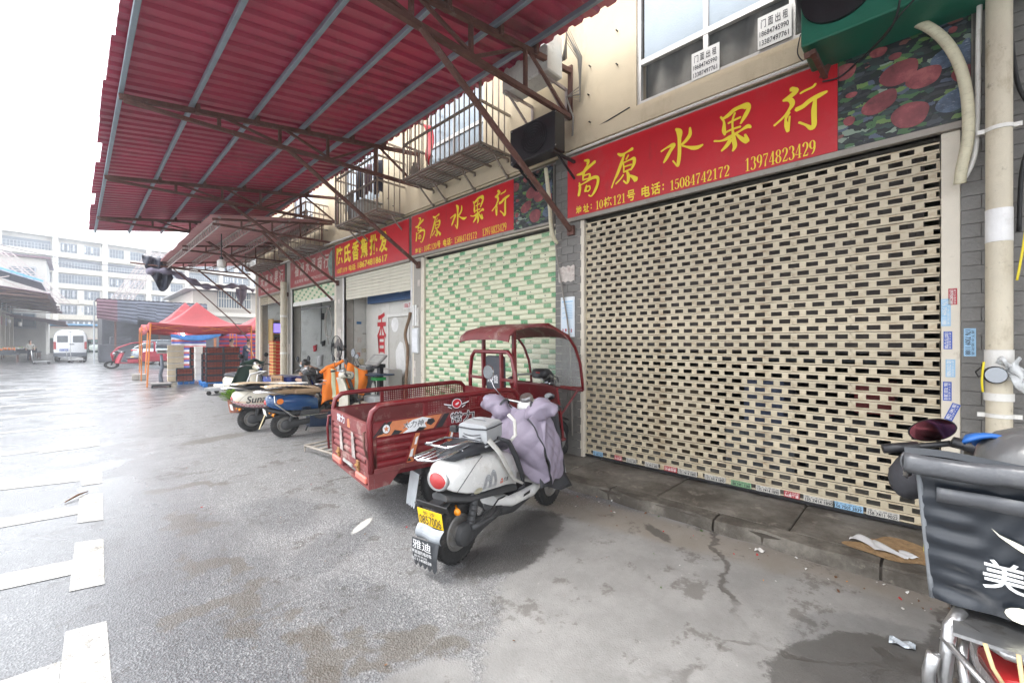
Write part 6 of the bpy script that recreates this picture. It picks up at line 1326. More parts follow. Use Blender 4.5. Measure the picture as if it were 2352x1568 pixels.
# ------------------------------------------------------------------ red cargo tricycle
redp = pm('tricycle_red', (.145,.008,.012), .32, var=.14, vs=2.5, coat=.3, bump=.04, dirt=((.22,.12,.1),.38,4.5), dirt2=((.32,.24,.2),.14,16))
redd = pm('dusty_tricycle_red', (.17,.038,.038), .6, var=.2, vs=4, bump=.08, dirt=((.38,.3,.26),.5,5), dirt2=((.28,.2,.1),.25,9))
def tricycle(label, loc, rz, rp, rd, ry=0., detail=True, group=None, canopy=True, name='cargo_tricycle'):
    t = thing(name, label, 'tricycle', loc, rz, group, ry)
    B = lambda n, mb, m, **k: build(n, mb, m, t, **k)
    for s in (-1, 1):
        wheel(t, 0, s*.44, .26, .13)
        if detail: B('mud_flap', MB().grid(lambda u, v, s=s: (-.32-.05*v, s*.44-.09+.18*u, .40-.27*v-(.03*abs(math.sin(u*12)) if v>.95 else 0)), 14, 5, .003), pm('clear_flap', (.5,.53,.55), .2, var=.15, bump=.2, bs=12))
    wheel(t, 1.83, 0, .25, .09, spokes=10 if not detail else 8)
    B('axle', MB().cyl((0,-.4,.26),(0,.4,.26),.035).box(-.1,-.12,.18,.12,.12,.36,.03), dirtyblack)
    B('chassis', MB().box(-.74,-.50,.44,.82,-.44,.50).box(-.74,.44,.44,.82,.50,.50).box(-.7,-.43,.46,.8,.43,.49).box(.825,-.3,.33,1.35,.3,.38), rp)
    L_, Wd = .75, .53
    # bed floor, head board
    B('bed_floor', MB().box(-L_+.03,-Wd+.025,.50,.8,Wd-.025,.52), rd)
    def corr(axis, fixed, a, b, z0, z1, n, out):
        def fn(u, v):
            k = v*n; d = .016*abs(math.sin(math.pi*k))**.7; z = z0+(z1-z0)*v; q = a+(b-a)*u
            return (fixed+out*d, q, z) if axis == 'x' else (q, fixed+out*d, z)
        return MB().grid(fn, 1, n*6)
    for s in (-1, 1):
        Y = s*Wd
        sp = build('side_panel', corr('y', Y, -L_+.06, .8, .52, .78, 4, s).xf(Matrix.Identity(4)), rp, t, smooth=40)
        build('panel_band', MB().box(-L_+.03, min(Y,Y+s*.012), .785, .82, max(Y,Y+s*.012), .915, .003), rp, sp)
        build('panel_band', MB().box(-L_+.03, min(Y-s*.02,Y+s*.02), .49, .82, max(Y-s*.02,Y+s*.02), .532, .004), rd, sp)
        build('panel_skin', MB().box(-L_+.06, min(Y-s*.006,Y-s*.002), .53, .81, max(Y-s*.006,Y-s*.002), .9), rd, sp)
        for x in (-.42, -.07): build('side_brace', MB().add([(x-.03,Y+s*.02,.53),(x+.05,Y+s*.02,.53),(x+.115,Y+s*.03,.78),(x+.055,Y+s*.03,.78)], [(0,1,2,3)]).add([(x-.03,Y+s*.02,.53),(x+.055,Y+s*.03,.78),(x+.05,Y,.78),(x-.035,Y,.53)], [(0,1,2,3)]), rp, sp)
        rail = [(-L_+.01,Y,.5),(-L_+.01,Y,.93),(-L_+.03,Y,1.0),(-L_+.09,Y,1.045),(-L_+.2,Y,1.05),(.66,Y,1.05),(.75,Y,1.035),(.80,Y,.98),(.81,Y,.9)]
        build('hand_rail', MB().tube(rail, .024, 12), rp, t, smooth=True)
        build('rail_post', MB().box(-.26,Y-.012,.915,-.225,Y+.012,1.03), rp, t)
        # perforated plate of the front half
        if detail:
            pm_ = MB(); x0, x1, za, zb = -.22, .78, .92, 1.028; nx, nz = 40, 5
            for i in range(nx):
                for j in range(nz):
                    ax, az = x0+(x1-x0)*i/nx, za+(zb-za)*j/nz; w_, h_ = (x1-x0)/nx, (zb-za)/nz; q = .28
                    o = [(ax,Y,az),(ax+w_,Y,az),(ax+w_,Y,az+h_),(ax,Y,az+h_)]; c = (ax+w_/2, az+h_/2)
                    inn = [(c[0]+(p[0]-c[0])*.52*1.0,Y,c[1]+(p[2]-c[1])*.55) for p in o]
                    pm_.add(o+inn, [(0,1,5,4),(1,2,6,5),(2,3,7,6),(3,0,4,7)])
            build('perforated_plate', pm_, rp, t, kind='stuff')
        else: build('perforated_plate', MB().box(-.22,Y-.002,.92,.78,Y+.002,1.028), rp, t)
    # tail gate
    tg = build('tail_gate', corr('x', -L_, -Wd+.06, Wd-.06, .56, .79, 4, -1), rd, t, smooth=40)
    build('gate_band', MB().box(-L_-.02,-Wd+.03,.795,-L_+.02,Wd-.03,.905,.004), rd, tg); build('gate_band', MB().box(-L_-.016,-Wd+.03,.50,-L_+.02,Wd-.03,.555,.004), rd, tg)
    for s in (-1, 1): build('gate_post', MB().box(-L_-.018, s*Wd-.03 if s>0 else -Wd-.005, .50, -L_+.02, Wd+.005 if s>0 else -Wd+.03, .905), rd, tg)
    for y_ in (-.18, .18): build('gate_brace', MB().add([(-L_-.022,y_-.05,.56),(-L_-.022,y_+.05,.56),(-L_-.03,y_+.028,.79),(-L_-.03,y_-.028,.79)], [(0,1,2,3)]), [pm('braceprint', (.35,.3,.28), .5, var=.6, vs=9)], tg)
    for y_ in (-.3, .28): build('hinge', MB().box(-L_-.03,y_-.03,.475,-L_-.017,y_+.03,.565,.004).cyl((-L_-.032,y_-.035,.52),(-L_-.032,y_+.035,.52),.011), pm('rusty_hinge', (.3,.16,.06), .7, .3, var=.4, vs=30), tg)
    bp = build('bumper', MB().box(-L_-.015,-Wd-.01,.37,-L_+.03,Wd+.01,.40).box(-L_-.015,-Wd-.01,.465,-L_+.03,Wd+.01,.497).box(-L_-.014,-Wd-.01,.401,-L_+.03,-Wd+.02,.464).box(-L_-.014,Wd-.02,.401,-L_+.03,Wd+.01,.464).box(-L_-.014,-.24,.401,-L_+.03,-.2,.464).box(-L_-.014,.2,.401,-L_+.03,.24,.464), rd, t)
    for s in (-1, 1):
        build('tail_lamp', MB().box(-L_-.03,s*.36-.13,.402,-L_+.0,s*.36+.13,.463,.012), pm('faded_lens', (.62,.16,.12), .35, var=.15), bp)
        build('corner_skirt', MB().add([(-L_+.03,s*(Wd+.012),.37),(-L_+.16,s*(Wd+.012),.38),(-L_+.26,s*(Wd+.012),.49),(-L_+.03,s*(Wd+.012),.49)], [(0,1,2,3)]), rd, bp)
    build('plate_strip', MB().box(-L_-.028,-.13,.47,-L_-.0165,.13,.493), pm('metal_strip', (.5,.5,.48), .4, .5), bp)
    B('head_board', MB().box(.79,-Wd+.03,.52,.82,Wd-.03,1.0), rp)
    # back arch and seat back
    ar = [(.84,.45,.6),(.84,.45,1.15),(.84,.40,1.36),(.84,.33,1.42),(.84,-.33,1.42),(.84,-.40,1.36),(.84,-.45,1.15),(.84,-.45,.6)]
    B('back_arch', MB().tube(ar, .024, 10), rp, smooth=True); B('arch_bar', MB().box(.825,.16,1.1,.86,.44,1.13), rp); B('arch_bar', MB().box(.825,-.44,1.1,.86,-.2,1.13), rp)
    B('backrest', MB().box(.86,-.18,.82,.92,.14,1.37,.015), pm('slate_board', (.05,.055,.065), .6, dirt=((.14,.14,.14),.3,6))); B('backrest_frame', MB().box(.825,-.215,.8,.86,-.185,1.4).box(.825,.145,.8,.86,.175,1.4), rp)
    if detail:
        ch = text_mb('好帮手 加油', (.858,.10,1.06), U_W, V_W, .2,.10,.02); B('lettering', ch, pm('white_print', (.72,.73,.74), .4))
    B('seat', MB().loft([(.95,0,.66,.36,.05,4),(1.0,0,.67,.40,.06,4),(1.3,0,.67,.38,.06,4),(1.36,0,.66,.34,.04,4)], 24), seatm, smooth=45); B('seat_box', MB().box(.94,-.38,.38,1.3,.38,.61,.02), rp)
    # cab floor, leg shield
    B('cab_floor', MB().box(1.3,-.4,.34,1.62,.4,.38,.01), rd)
    def shf(u, v):
        y_ = (u-.5)*.90; z = .36+.62*v; return (1.50+.16*math.sin(math.pi*u)*(1-.2*v)+.08*(1-v)-.05*v*v, y_*(1-.10*(1-v)), z)
    B('leg_shield', MB().grid(shf, 18, 12, .02), rp, smooth=60)
    B('shield_rim', MB().tube([shf(u/12, 1.0) for u in range(13)], .014, 8), rp, smooth=True)
    if canopy:
        prof = [(.72,1.56),(.74,1.63),(.82,1.69),(1.0,1.725),(1.2,1.73),(1.38,1.705),(1.52,1.64),(1.6,1.58)]
        def rf(u, v):
            k = u*(len(prof)-1); i = min(int(k), len(prof)-2); f_ = k-i; x = prof[i][0]*(1-f_)+prof[i+1][0]*f_; z = prof[i][1]*(1-f_)+prof[i+1][1]*f_
            return (x, (v-.5)*.98, z-.03*(2*v-1)**4)
        B('canopy_sheet', MB().grid(rf, 21, 12, .018), redd if detail else rp, smooth=45)
        gp_ = [(1.6,1.58),(1.72,1.44),(1.80,1.25),(1.83,1.05),(1.84,.92)]
        def gf(u, v):
            k = u*3.999; i = int(k); f_ = k-i; return (gp_[i][0]*(1-f_)+gp_[i+1][0]*f_, (v-.5)*.94, gp_[i][1]*(1-f_)+gp_[i+1][1]*f_)
        B('windscreen', MB().grid(gf, 16, 1, .004), pm('hazy_screen', (.75,.78,.76), .08, var=.05, bump=0, alpha=.16, spec=.8), smooth=True)
        for s in (-1, 1):
            B('screen_rail', MB().tube([(x,s*.475,z) for x, z in [(1.02,1.70),(1.3,1.71)]+gp_], .018, 8), rp, smooth=True)
            B('canopy_post', MB().box(.93,s*.30-.02,1.0,.965,s*.30+.02,1.71), rp)
        B('screen_rail', MB().tube([(1.835,-.475,.92),(1.835,.475,.92)], .016, 8), rp, smooth=True); B('screen_stay', MB().beam((1.83,-.4,.92),(1.62,-.3,.62),.02).beam((1.83,.4,.92),(1.62,.3,.62),.02).beam((1.835,-.47,.95),(1.5,-.44,1.0),.018).beam((1.835,.47,.95),(1.5,.44,1.0),.018), rp)
    # steering
    B('fork', MB().tube([(1.84,-.07,.25),(1.74,-.08,.7),(1.68,-.08,.98)], .026, 10).tube([(1.84,.07,.25),(1.74,.08,.7),(1.68,.08,.98)], .026, 10), blackp, smooth=True)
    B('front_fender', MB().grid(lambda u, v: (1.83+.29*math.cos(R(25+120*u)), -.06+.12*v, .25+.29*math.sin(R(25+120*u))), 12, 3, .006), blackp, smooth=True)
    B('handlebar', MB().tube([(1.42,.40,1.04),(1.48,.33,1.09),(1.6,.16,1.10),(1.64,0,1.03),(1.6,-.16,1.10),(1.48,-.33,1.09),(1.42,-.40,1.04)], .014, 8), chrome if not detail else chrome2, smooth=True)
    for s in (-1, 1): B('grip', MB().tube([(1.47,s*.34,1.08),(1.40,s*.42,1.03)], .022, 10), blackp, smooth=True); B('brake_lever', MB().tube([(1.56,s*.26,1.10),(1.54,s*.36,1.09),(1.48,s*.43,1.05)], .007, 6), blackp, smooth=True)
    B('instrument', MB().loft([(1.52,0,1.10,.09,.04),(1.56,0,1.12,.13,.06),(1.66,0,1.11,.12,.065),(1.74,0,1.06,.08,.06)], 18, 3), blackp, smooth=50)
    B('headlamp', MB().lathe([(0,.02),(.06,.015),(.075,-.02),(.06,-.08)], (1.78,0,.98), (1,0,0), 20), chrome, smooth=True)
    if detail: B('warning_label', MB().obox(Matrix.Translation((1.522,-.03,1.125)) @ Matrix.Rotation(-.5,4,'Y'), .004,.07,.03), signred)
    return t
tr = tricycle('red cargo tricycle with open bed and curved cab roof, nosed against the green label shutter', (1.77+.75*math.cos(-.145), 3.77+.75*math.sin(-.145), 0), -.145, redp, redd, ry=-.03)
B = lambda n, mb, m, **k: build(n, mb, m, tr, **k)
# stickers on the near side panel
white_d = pm('white_print', (.72,.73,.74), .4); black_d = pm('black_print', (.02,.02,.022), .4); orange_d = pm('orange_print', (.5,.17,.07), .4, var=.15, vs=9)
Yp = -.53-.0135
def sx(x, z, k=0): return (x, Yp-.0006*k, z)
def cx(x): return -.69 + (x+.62)*.86
def flat(pts, m, k=0, n='sticker'): B(n, MB().add([sx(cx(x), z, k) for x, z in pts], [tuple(range(len(pts)))]), m)
flat([(-.62,.79),(-.50,.905),(.08,.905),(-.02,.79)], orange_d, 1)
flat([(-.36,.79),(-.30,.82),(-.34,.85),(-.25,.89),(-.14,.905),(-.04,.88),(-.12,.85),(-.10,.81),(-.2,.79)], white_d, 2); flat([(-.10,.84),(-.05,.82),(.0,.85),(-.02,.88),(-.08,.88)], black_d, 3); flat([(.0,.79),(.11,.905),(.17,.905),(.08,.79)], black_d, 3)
flat([(-.62,.80),(-.56,.81),(-.50,.86),(-.46,.905),(-.50,.905),(-.58,.84)], black_d, 2); flat([(-.48,.79),(-.40,.79),(-.36,.81),(-.44,.83)], black_d, 2); flat([(-.22,.79),(-.14,.79),(-.10,.81),(-.18,.82)], black_d, 3); flat([(-.66,.79),(-.64,.79),(-.52,.905),(-.54,.905)], black_d, 2)
flat([(-.525+.042*math.cos(k*.42),.848+.042*math.sin(k*.42)) for k in range(15)], black_d, 3); flat([(-.525+.036*math.cos(k*.42),.848+.036*math.sin(k*.42)) for k in range(15)], white_d, 4)
flat([(-.525+(.03 if k%2==0 else .012)*math.cos(math.pi/2+k*math.pi/5),.848+(.03 if k%2==0 else .012)*math.sin(math.pi/2+k*math.pi/5)) for k in range(10)], orange_d, 5)
B('lettering', text_mb('大力神', sx(-.47,.825,6), (1,0,0), (0,0,1), .19,.06,.03, None, .25), white_d); B('lettering', text_mb('大力神', sx(-.468,.828,7), (1,0,0), (0,0,1), .19,.055,.0, None, .25), black_d)
B('lettering', text_mb('常力', sx(-.0,.80,3), (1,0,0), (0,0,1), .26,.105,.05), white_d); B('lettering', text_mb('常力', sx(.006,.805,4), (1,0,0), (0,0,1), .248,.095,.01), black_d)
cx_, cz_ = .06, .985; Ye = -.558
em = lambda pts, m, k: B('emblem', MB().add([(x,Ye-.0008*k,z) for x,z in pts], [tuple(range(len(pts)))]), m)
em([(cx_+.058*math.cos(k*.35),cz_+.052*math.sin(k*.35)) for k in range(18)], black_d, 3); em([(cx_+.052*math.cos(k*.35),cz_+.046*math.sin(k*.35)) for k in range(18)], white_d, 4); em([(cx_+.045*math.cos(k*.35),cz_+.04*math.sin(k*.35)) for k in range(18)], signred, 5)
em([(cx_-.022,cz_-.008),(cx_+.0,cz_-.016),(cx_+.024,cz_+.002),(cx_+.018,cz_+.012),(cx_-.005,cz_+.004)], white_d, 6)
for s in (-1, 1):
    for j in range(3): em([(cx_+s*.055,cz_-.008-.014*j),(cx_+s*(.135-.02*j),cz_+.012-.014*j),(cx_+s*(.128-.02*j),cz_+.0-.014*j),(cx_+s*.055,cz_-.017-.014*j)], white_d if j % 2 == 0 else black_d, 3)
for x in (-.42, -.07): B('sticker', MB().add([(x-.022,-.553,.535),(x+.04,-.553,.535),(x+.105,-.563,.775),(x+.062,-.563,.775)], [(0,1,2,3)]), orange_d); B('sticker', MB().add([(x+.0,-.5565,.58),(x+.03,-.5565,.58),(x+.045,-.559,.65),(x+.02,-.559,.64)], [(0,1,2,3)]).add([(x+.05,-.561,.68),(x+.07,-.561,.68),(x+.09,-.564,.75),(x+.065,-.564,.74)], [(0,1,2,3)]), white_d); B('sticker', MB().add([(x-.018,-.557,.545),(x+.02,-.557,.545),(x+.0,-.558,.58)], [(0,1,2)]), black_d)
B('lettering', text_mb('常力', (-.7715,.30,.82), U_W, V_W, .24,.075,.03), pm('faded_blue_print', (.5,.55,.6), .5, var=.2)); B('sticker', MB().add([(-.7715,-.02,.81),(-.7715,-.1,.81),(-.7715,-.08,.89),(-.7715,-.03,.885)], [(0,1,2,3)]), orange_d)
B('latch', MB().tube([(-.755,-.5,.84),(-.79,-.52,.84),(-.79,-.53,.72),(-.76,-.53,.62)], .009, 6), rust, smooth=True); B('latch', MB().tube([(-.755,.5,.84),(-.79,.53,.84),(-.80,.56,.72),(-.79,.56,.5)], .012, 6), redp, smooth=True)
# folding steel grate lying behind the tricycle
gr = thing('steel_grate', 'low rusty tube grate standing on the road behind the tricycle', 'grate', (1.95, 5.2, 0))
q = [GZ(700,1022,.10), GZ(783,1048,.10)]; a = q[0]; b = q[1]; d = Vector((.62,.08,0))
gm = pm('old_tube', (.3,.27,.23), .6, .3, var=.2, dirt=((.2,.13,.08),.4,9))
for i in range(6):
    p = a.lerp(b, i/5); build('bar', MB().tube([p, p+d], .014, 8), gm, gr, world=True, smooth=True)
build('edge_bar', MB().tube([a, b], .017, 8).tube([a+d, b+d], .017, 8), gm, gr, world=True, smooth=True)
for p in (a, b, a+d, b+d): build('leg', MB().tube([p, p+Vector((0,0,-.09))], .011, 6), gm, gr, world=True)

# ------------------------------------------------------------------ delivery scooter at the right edge
dt = thing('delivery_scooter', 'silver framed delivery scooter with red tail light under the large dark box', 'scooter', (1.95, -.28, 0), 0, None)
B = lambda n, mb, m, **k: build(n, mb, m, dt, **k)
wheel(dt, .1, 0, .22, .1); wheel(dt, 1.38, 0, .22, .09)
silverp = pm('silver_red_shell', (.42,.40,.40), .25, .2, var=.15, coat=.6, dirt=((.35,.3,.26),.3,5))
B('body_shell', MB().loft([(-.17,0,.5,.05,.05),(-.14,0,.52,.11,.10),(-.02,0,.53,.16,.14),(.2,0,.52,.17,.15),(.5,0,.45,.15,.14)], 26), silverp, smooth=50)
B('tail_lamp', MB().loft([(-.17,0,.60,.08,.025),(-.165,0,.60,.13,.035),(-.05,0,.605,.165,.045),(.1,0,.60,.16,.04)], 22, 3), redlens, smooth=50)
B('red_decal', MB().tube([(-.155,.115,.54),(-.165,.085,.48),(-.17,.03,.45),(-.17,-.06,.44)], .012, 6), pm('pinkish_red', (.6,.12,.1), .3), smooth=True)
B('rear_fender', MB().grid(lambda u, v: (.1+.27*math.cos(R(30+130*u)), -.07+.14*v, .22+.27*math.sin(R(30+130*u))), 12, 3, .006), dirtyblack, smooth=True)
ch = lambda pts, r=.013: B('crash_bar', MB().tube(pts, r, 10), chrome2, smooth=True)
ch([(-.08,.20,.74),(-.12,.225,.70),(-.12,.235,.55),(-.1,.235,.40),(.02,.22,.34),(.2,.2,.36)], .017); ch([(-.05,.19,.70),(-.14,.2,.62),(-.17,.19,.52),(-.12,.19,.42)], .012)
ch([(-.12,.24,.66),(-.2,.14,.585),(-.21,0,.575),(-.2,-.14,.585),(-.12,-.24,.66)], .010); ch([(-.1,.25,.52),(-.14,.27,.46),(-.1,.27,.38),(0,.25,.34)], .013); ch([(-.1,-.2,.74),(-.12,-.225,.6),(-.08,-.22,.4)], .016); ch([(-.16,.26,.62),(-.14,.27,.55),(-.15,.27,.5)], .016)
ch([(-.12,.2,.715),(-.18,.12,.70),(-.18,-.12,.70),(-.12,-.2,.715)], .014)
B('carrier', MB().box(-.2,-.22,.712,.35,.22,.722).beam((-.1,.18,.71),(.05,.15,.56),.02).beam((-.1,-.18,.71),(.05,-.15,.56),.02), chrome2)
B('seat', MB().loft([(.3,0,.74,.12,.04),(.4,0,.76,.14,.05),(.6,0,.74,.12,.05),(.68,0,.70,.08,.03)], 20, 3), seatm, smooth=True)
B('footboard', MB().loft([(.45,0,.3,.13,.04),(.6,0,.28,.16,.05),(.95,0,.28,.16,.05)], 16, 3.5), dirtyblack, smooth=True)
B('leg_shield', MB().grid(lambda u, v: (1.0+.1*math.sin(3.14*u)-.12*v, (u-.5)*.38*(1-.2*v), .3+.68*v), 10, 8, .02), pm('dull_red_shell', (.2,.03,.03), .3, coat=.5), smooth=True)
B('head_cowl', MB().loft([(.72,0,1.02,.06,.04),(.78,0,1.05,.12,.06),(.9,0,1.04,.15,.08),(1.0,0,1.0,.1,.07),(1.05,0,.98,.05,.04)], 20, 2.2), blackp, smooth=True)
B('fork', MB().tube([(1.38,-.07,.22),(1.1,-.03,.9)], .02, 8).tube([(1.38,.07,.22),(1.1,.03,.9)], .02, 8), dirtyblack, smooth=True)
B('handlebar', MB().tube([(.72,.36,1.06),(.82,.2,1.09),(.86,0,1.05),(.82,-.2,1.09),(.72,-.36,1.06)], .014, 8), blackp, smooth=True)
B('grip', MB().tube([(.74,.3,1.075),(.70,.42,1.05)], .022, 10), blackp, smooth=True)
sh = MB().lathe([(0,.03),(.7,.025),(.95,.01),(1.,-.002),(.95,-.006)], (0,0,0), (1,0,0), 28)
Mm = Matrix.Translation((.78,.255,1.15)) @ Matrix.Rotation(-.35,4,'X') @ Matrix.Rotation(.15,4,'Z')
B('mirror_shell', MB().add([Mm @ Vector((p[0], p[1]*.085, p[2]*.05)) for p in sh.v], sh.f), blackp, smooth=True)
gl = MB().lathe([(0,0),(.93,0)], (0,0,0), (1,0,0), 28); B('mirror_glass', MB().add([Mm @ Vector((-.0085, p[1]*.085, p[2]*.05)) for p in gl.v], gl.f), pm('red_tinted_mirror', (.35,.1,.12), .08, 1, var=0, bump=0))
B('mirror_rod', MB().tube([(.79,.19,1.11),(.8,.11,1.08),(.82,.05,1.07)], [.02,.03,.03], 8), blackp, smooth=True)
B('bungee', MB().tube([(-.2,.10,.72),(-.19,.09,.62),(-.18,.06,.53),(-.16,.045,.48)], .005, 6).tube([(-.2,.16,.72),(-.2,.145,.66),(-.19,.12,.61)], .005, 6), pm('tan_cord', (.55,.42,.22), .8), smooth=True)
B('brake_cable', MB().tube([(-.1,.32,.42),(-.2,.34,.44),(-.22,.33,.40),(-.16,.30,.35),(-.05,.26,.34)], .006, 6), cable, smooth=True); B('indicator', MB().lathe([(0,.02),(.03,.015),(.035,-.01)], (-.16,.25,.36), (-1,0,0), 16), chrome2, smooth=True)
# delivery box
boxm = pm('wrinkled_black_vinyl', (.012,.0155,.021), .3, var=.2, vs=4, bump=.18, bs=7, coat=.15, dirt=((.035,.038,.042),.3,4))
stripm = pm('grey_reflective', (.10,.103,.11), .35, .2, var=.12, dirt=((.15,.15,.15),.3,9))
db = thing('delivery_box', 'large dark wrinkled delivery box strapped on the scooter at the right edge', 'box', (2.1, -.24, .745))
def face(u, v):
    # rear face, u from left to right, v upwards; leans out towards the lid, wrinkled vinyl
    w0 = .22 + .035*v; y = (1-2*u)*w0; z = .01 + .445*v
    wr = .007*math.sin(v*14+u*9+3*math.sin(u*5+v*3)) * (1-abs(2*u-1)**3) + .0022*math.sin(v*31-u*12+4*math.sin(u*9)) + .006*math.sin(v*46 + 5*u) * math.exp(-((u-.12)/.12)**2) + .005*math.sin(u*9+v*4)
    return (-.235 - .03*v - wr, y, z)
build('box_panel', MB().grid(face, 40, 40), boxm, db, smooth=True)
build('box_body', MB().add([(-.222,-.215,.012),(.23,-.215,.012),(.23,.215,.012),(-.222,.215,.012),(-.25,-.25,.445),(.25,-.25,.29),(.25,.25,.29),(-.25,.25,.445)], [(0,3,2,1),(4,5,6,7),(0,1,5,4),(1,2,6,5),(2,3,7,6),(3,0,4,7)]), boxm, db, bevel=.008)
lid = build('lid', MB().grid(lambda u, v: (-.295+.575*u, -.285+.57*v, .475-.165*u+.008*math.sin(v*9+u*5)), 12, 12, .02), boxm, db, smooth=35)
build('lid_skirt', MB().grid(lambda u, v: (-.296-.012*math.sin(v*3)-.004*math.sin(u*30), .285-.57*u, .462-.055*v-.006*math.sin(u*8)), 30, 4, .006).grid(lambda u, v: (-.29+.57*u, .287+.008*math.sin(v*3+u*12), .462-.165*u-.055*v-.01*math.sin(u*6)), 20, 4, .006), stripm, lid, smooth=True)
for s in (-1, 1): build('edge_piping', MB().tube([(-.232-.03*k/8, s*(.222+.035*k/8), .01+.445*k/8) for k in range(9)], .007, 8), pm('grey_piping', (.15,.16,.17), .5), db, smooth=True)
build('reflective_strip', MB().grid(lambda u, v: (face(.07+.93*u, .80+.045*v)[0]-.01, face(.07+.93*u, .8)[1], .32+.045*v+.0*u), 30, 2, .002), stripm, db, smooth=True)
wp = pm('pale_yellow_print', (.78,.76,.6), .5, bump=0)
def onface(u0, v0, mb): mb.v = [tuple(Vector(face(u0+p[0], v0+p[2])) + Vector((-.013,0,0))) for p in mb.v]; return mb
build('lettering', onface(.24, .19, text_mb('美团', (0,0,0), (1,0,0), (0,0,1), .38,.19,.012)), white_d, db)
build('printed_shape', onface(.29, .42, MB().grid(lambda u, v: (.36*u, 0, .16-.13*u**.6 + .0 - .05*v*math.sin(u*3.1)), 12, 2)), wp, db)
build('printed_shape', onface(.43, .06, MB().add([(.1*math.cos(k*.4), 0, .055*math.sin(k*.4)) for k in range(16)], [tuple(range(16))])), wp, db)
build('side_print', MB().box(-.1,.238,.1,-.02,.242,.15), pm('faded_yellow', (.5,.45,.1), .6), db)
bc = pm('blue_raincoat', (.02,.12,.4), .5, var=.15, bump=.2, bs=12)
build('raincoat', MB().grid(lambda u, v: (2.15+.6*u, -.10-.12*u-.62*v, 1.17-.12*u+.03*math.sin(u*4+1)+.018*math.sin(v*17+u*9)+.03*math.sin(v*3)+.012*math.sin(u*21+v*5)), 30, 30, .012), bc, None, smooth=True, label='bright blue raincoat bundled on the delivery scooter seat', cat='raincoat')
hl = thing('helmet', 'dark grey helmet resting on the blue raincoat', 'helmet', (2.2,-.3,1.2))
build('helmet_shell', MB().lathe([(.13,-.04),(.14,0),(.13,.06),(.09,.11),(.04,.135),(0,.14)], (2.2,-.26,1.13), (-.1,0,1), 26), pm('helmet_grey', (.1,.1,.1), .3, coat=.4), hl, world=True, smooth=True)
build('helmet_trim', MB().tube([(2.2+.138*math.cos(a*.3),-.26+.138*math.sin(a*.3),1.13) for a in range(21)], .007, 6, closed=True), chrome2, hl, world=True, smooth=True)
build('handle_muff', MB().loft([(2.5,.04,.93,.02,.02),(2.52,.05,.93,.05,.06),(2.6,.06,.94,.06,.075),(2.7,.05,.97,.05,.06),(2.74,.04,.98,.02,.02)], 14), pm('black_fabric', (.03,.03,.035), .8, var=.3), None, smooth=True, label='black fabric hand muff sticking out left of the delivery box', cat='muff')
# ------------------------------------------------------------------ people
skinm = pm('skin', (.45,.28,.2), .55, var=.05, bump=0); hairm = pm('black_hair', (.012,.011,.01), .5, bump=.2, bs=80)
def person(label, J, E_, cols, loc, rz=0., hat=None, mask=None, group=None):
    """J joint -> (x,y,z,r); E_ joint pairs; cols joint -> material; faces +x"""
    t = thing('person', label, 'person', loc, rz, group)
    names = list(J); me = bpy.data.meshes.new('body')
    me.from_pydata([J[n][:3] for n in names], [(names.index(a), names.index(b)) for a, b in E_], [])
    o = bpy.data.objects.new('body', me); COL.objects.link(o)
    sk = o.modifiers.new('skin', 'SKIN'); sk.use_smooth_shade = True
    for i, n in enumerate(names):
        v = me.skin_vertices[0].data[i]; r = J[n][3]; v.radius = (r, r*(J[n][4] if len(J[n]) > 4 else 1)); v.use_root = (n == 'pelvis')
    ss = o.modifiers.new('s', 'SUBSURF'); ss.levels = 2
    dg = bpy.context.evaluated_depsgraph_get(); dg.update()
    m2 = bpy.data.meshes.new_from_object(o.evaluated_get(dg)); bpy.data.objects.remove(o)
    ms = list(dict.fromkeys(cols.values())); m2.materials.clear()
    for m in ms: m2.materials.append(m)
    seg = [(Vector(J[a][:3]), Vector(J[b][:3]), b if b in cols else a) for a, b in E_]
    for p in m2.polygons:
        c = p.center; best = None
        for a, b, k in seg:
            d = b-a; s = max(0, min(1, (c-a).dot(d)/max(d.length_squared, 1e-9))); q = (c-a-d*s).length
            if best is None or q < best[0]: best = (q, k)
        p.material_index = ms.index(cols[best[1]]); p.use_smooth = True
    m2.name = 'body'; b = link('body', m2, t)
    h = Vector(J['head'][:3]); r = J['head'][3]
    build('hair', MB().lathe([(0,r*1.14),(r*.6,r*1.0),(r*1.0,r*.5),(r*1.08,0),(r*1.0,-r*.35)], h + Vector((-r*.22,0,r*.12)), (-.25,0,1), 18), hairm if not hat else hat, t, smooth=True)
    f = build('face', MB().loft([(h.x+r*.55,0+h.y,h.z-.1*r,r*.75,r*.9),(h.x+r*.95,h.y,h.z-.15*r,r*.5,r*.7),(h.x+r*1.08,h.y,h.z-.2*r,r*.2,r*.3)], 14), skinm, t, smooth=True)
    build('eyes', MB().cbox(h.x+r*1.0,h.y-r*.3,h.z+.02,.01,r*.24,r*.1).cbox(h.x+r*1.0,h.y+r*.3,h.z+.02,.01,r*.24,r*.1), hairm, t)
    if mask: build('face_mask', MB().loft([(h.x+r*.5,h.y,h.z-.45*r,r*.82,r*.5),(h.x+r*1.05,h.y,h.z-.42*r,r*.55,r*.42),(h.x+r*1.2,h.y,h.z-.4*r,r*.2,r*.2)], 14), mask, t, smooth=True)
    return t
ED = [('pelvis','chest'),('chest','neck'),('neck','head'),('chest','ls'),('ls','le'),('le','lh'),('chest','rs'),('rs','re'),('re','rh'),('pelvis','lt'),('lt','lk'),('lk','la'),('la','lf'),('pelvis','rt'),('rt','rk'),('rk','ra'),('ra','rf')]
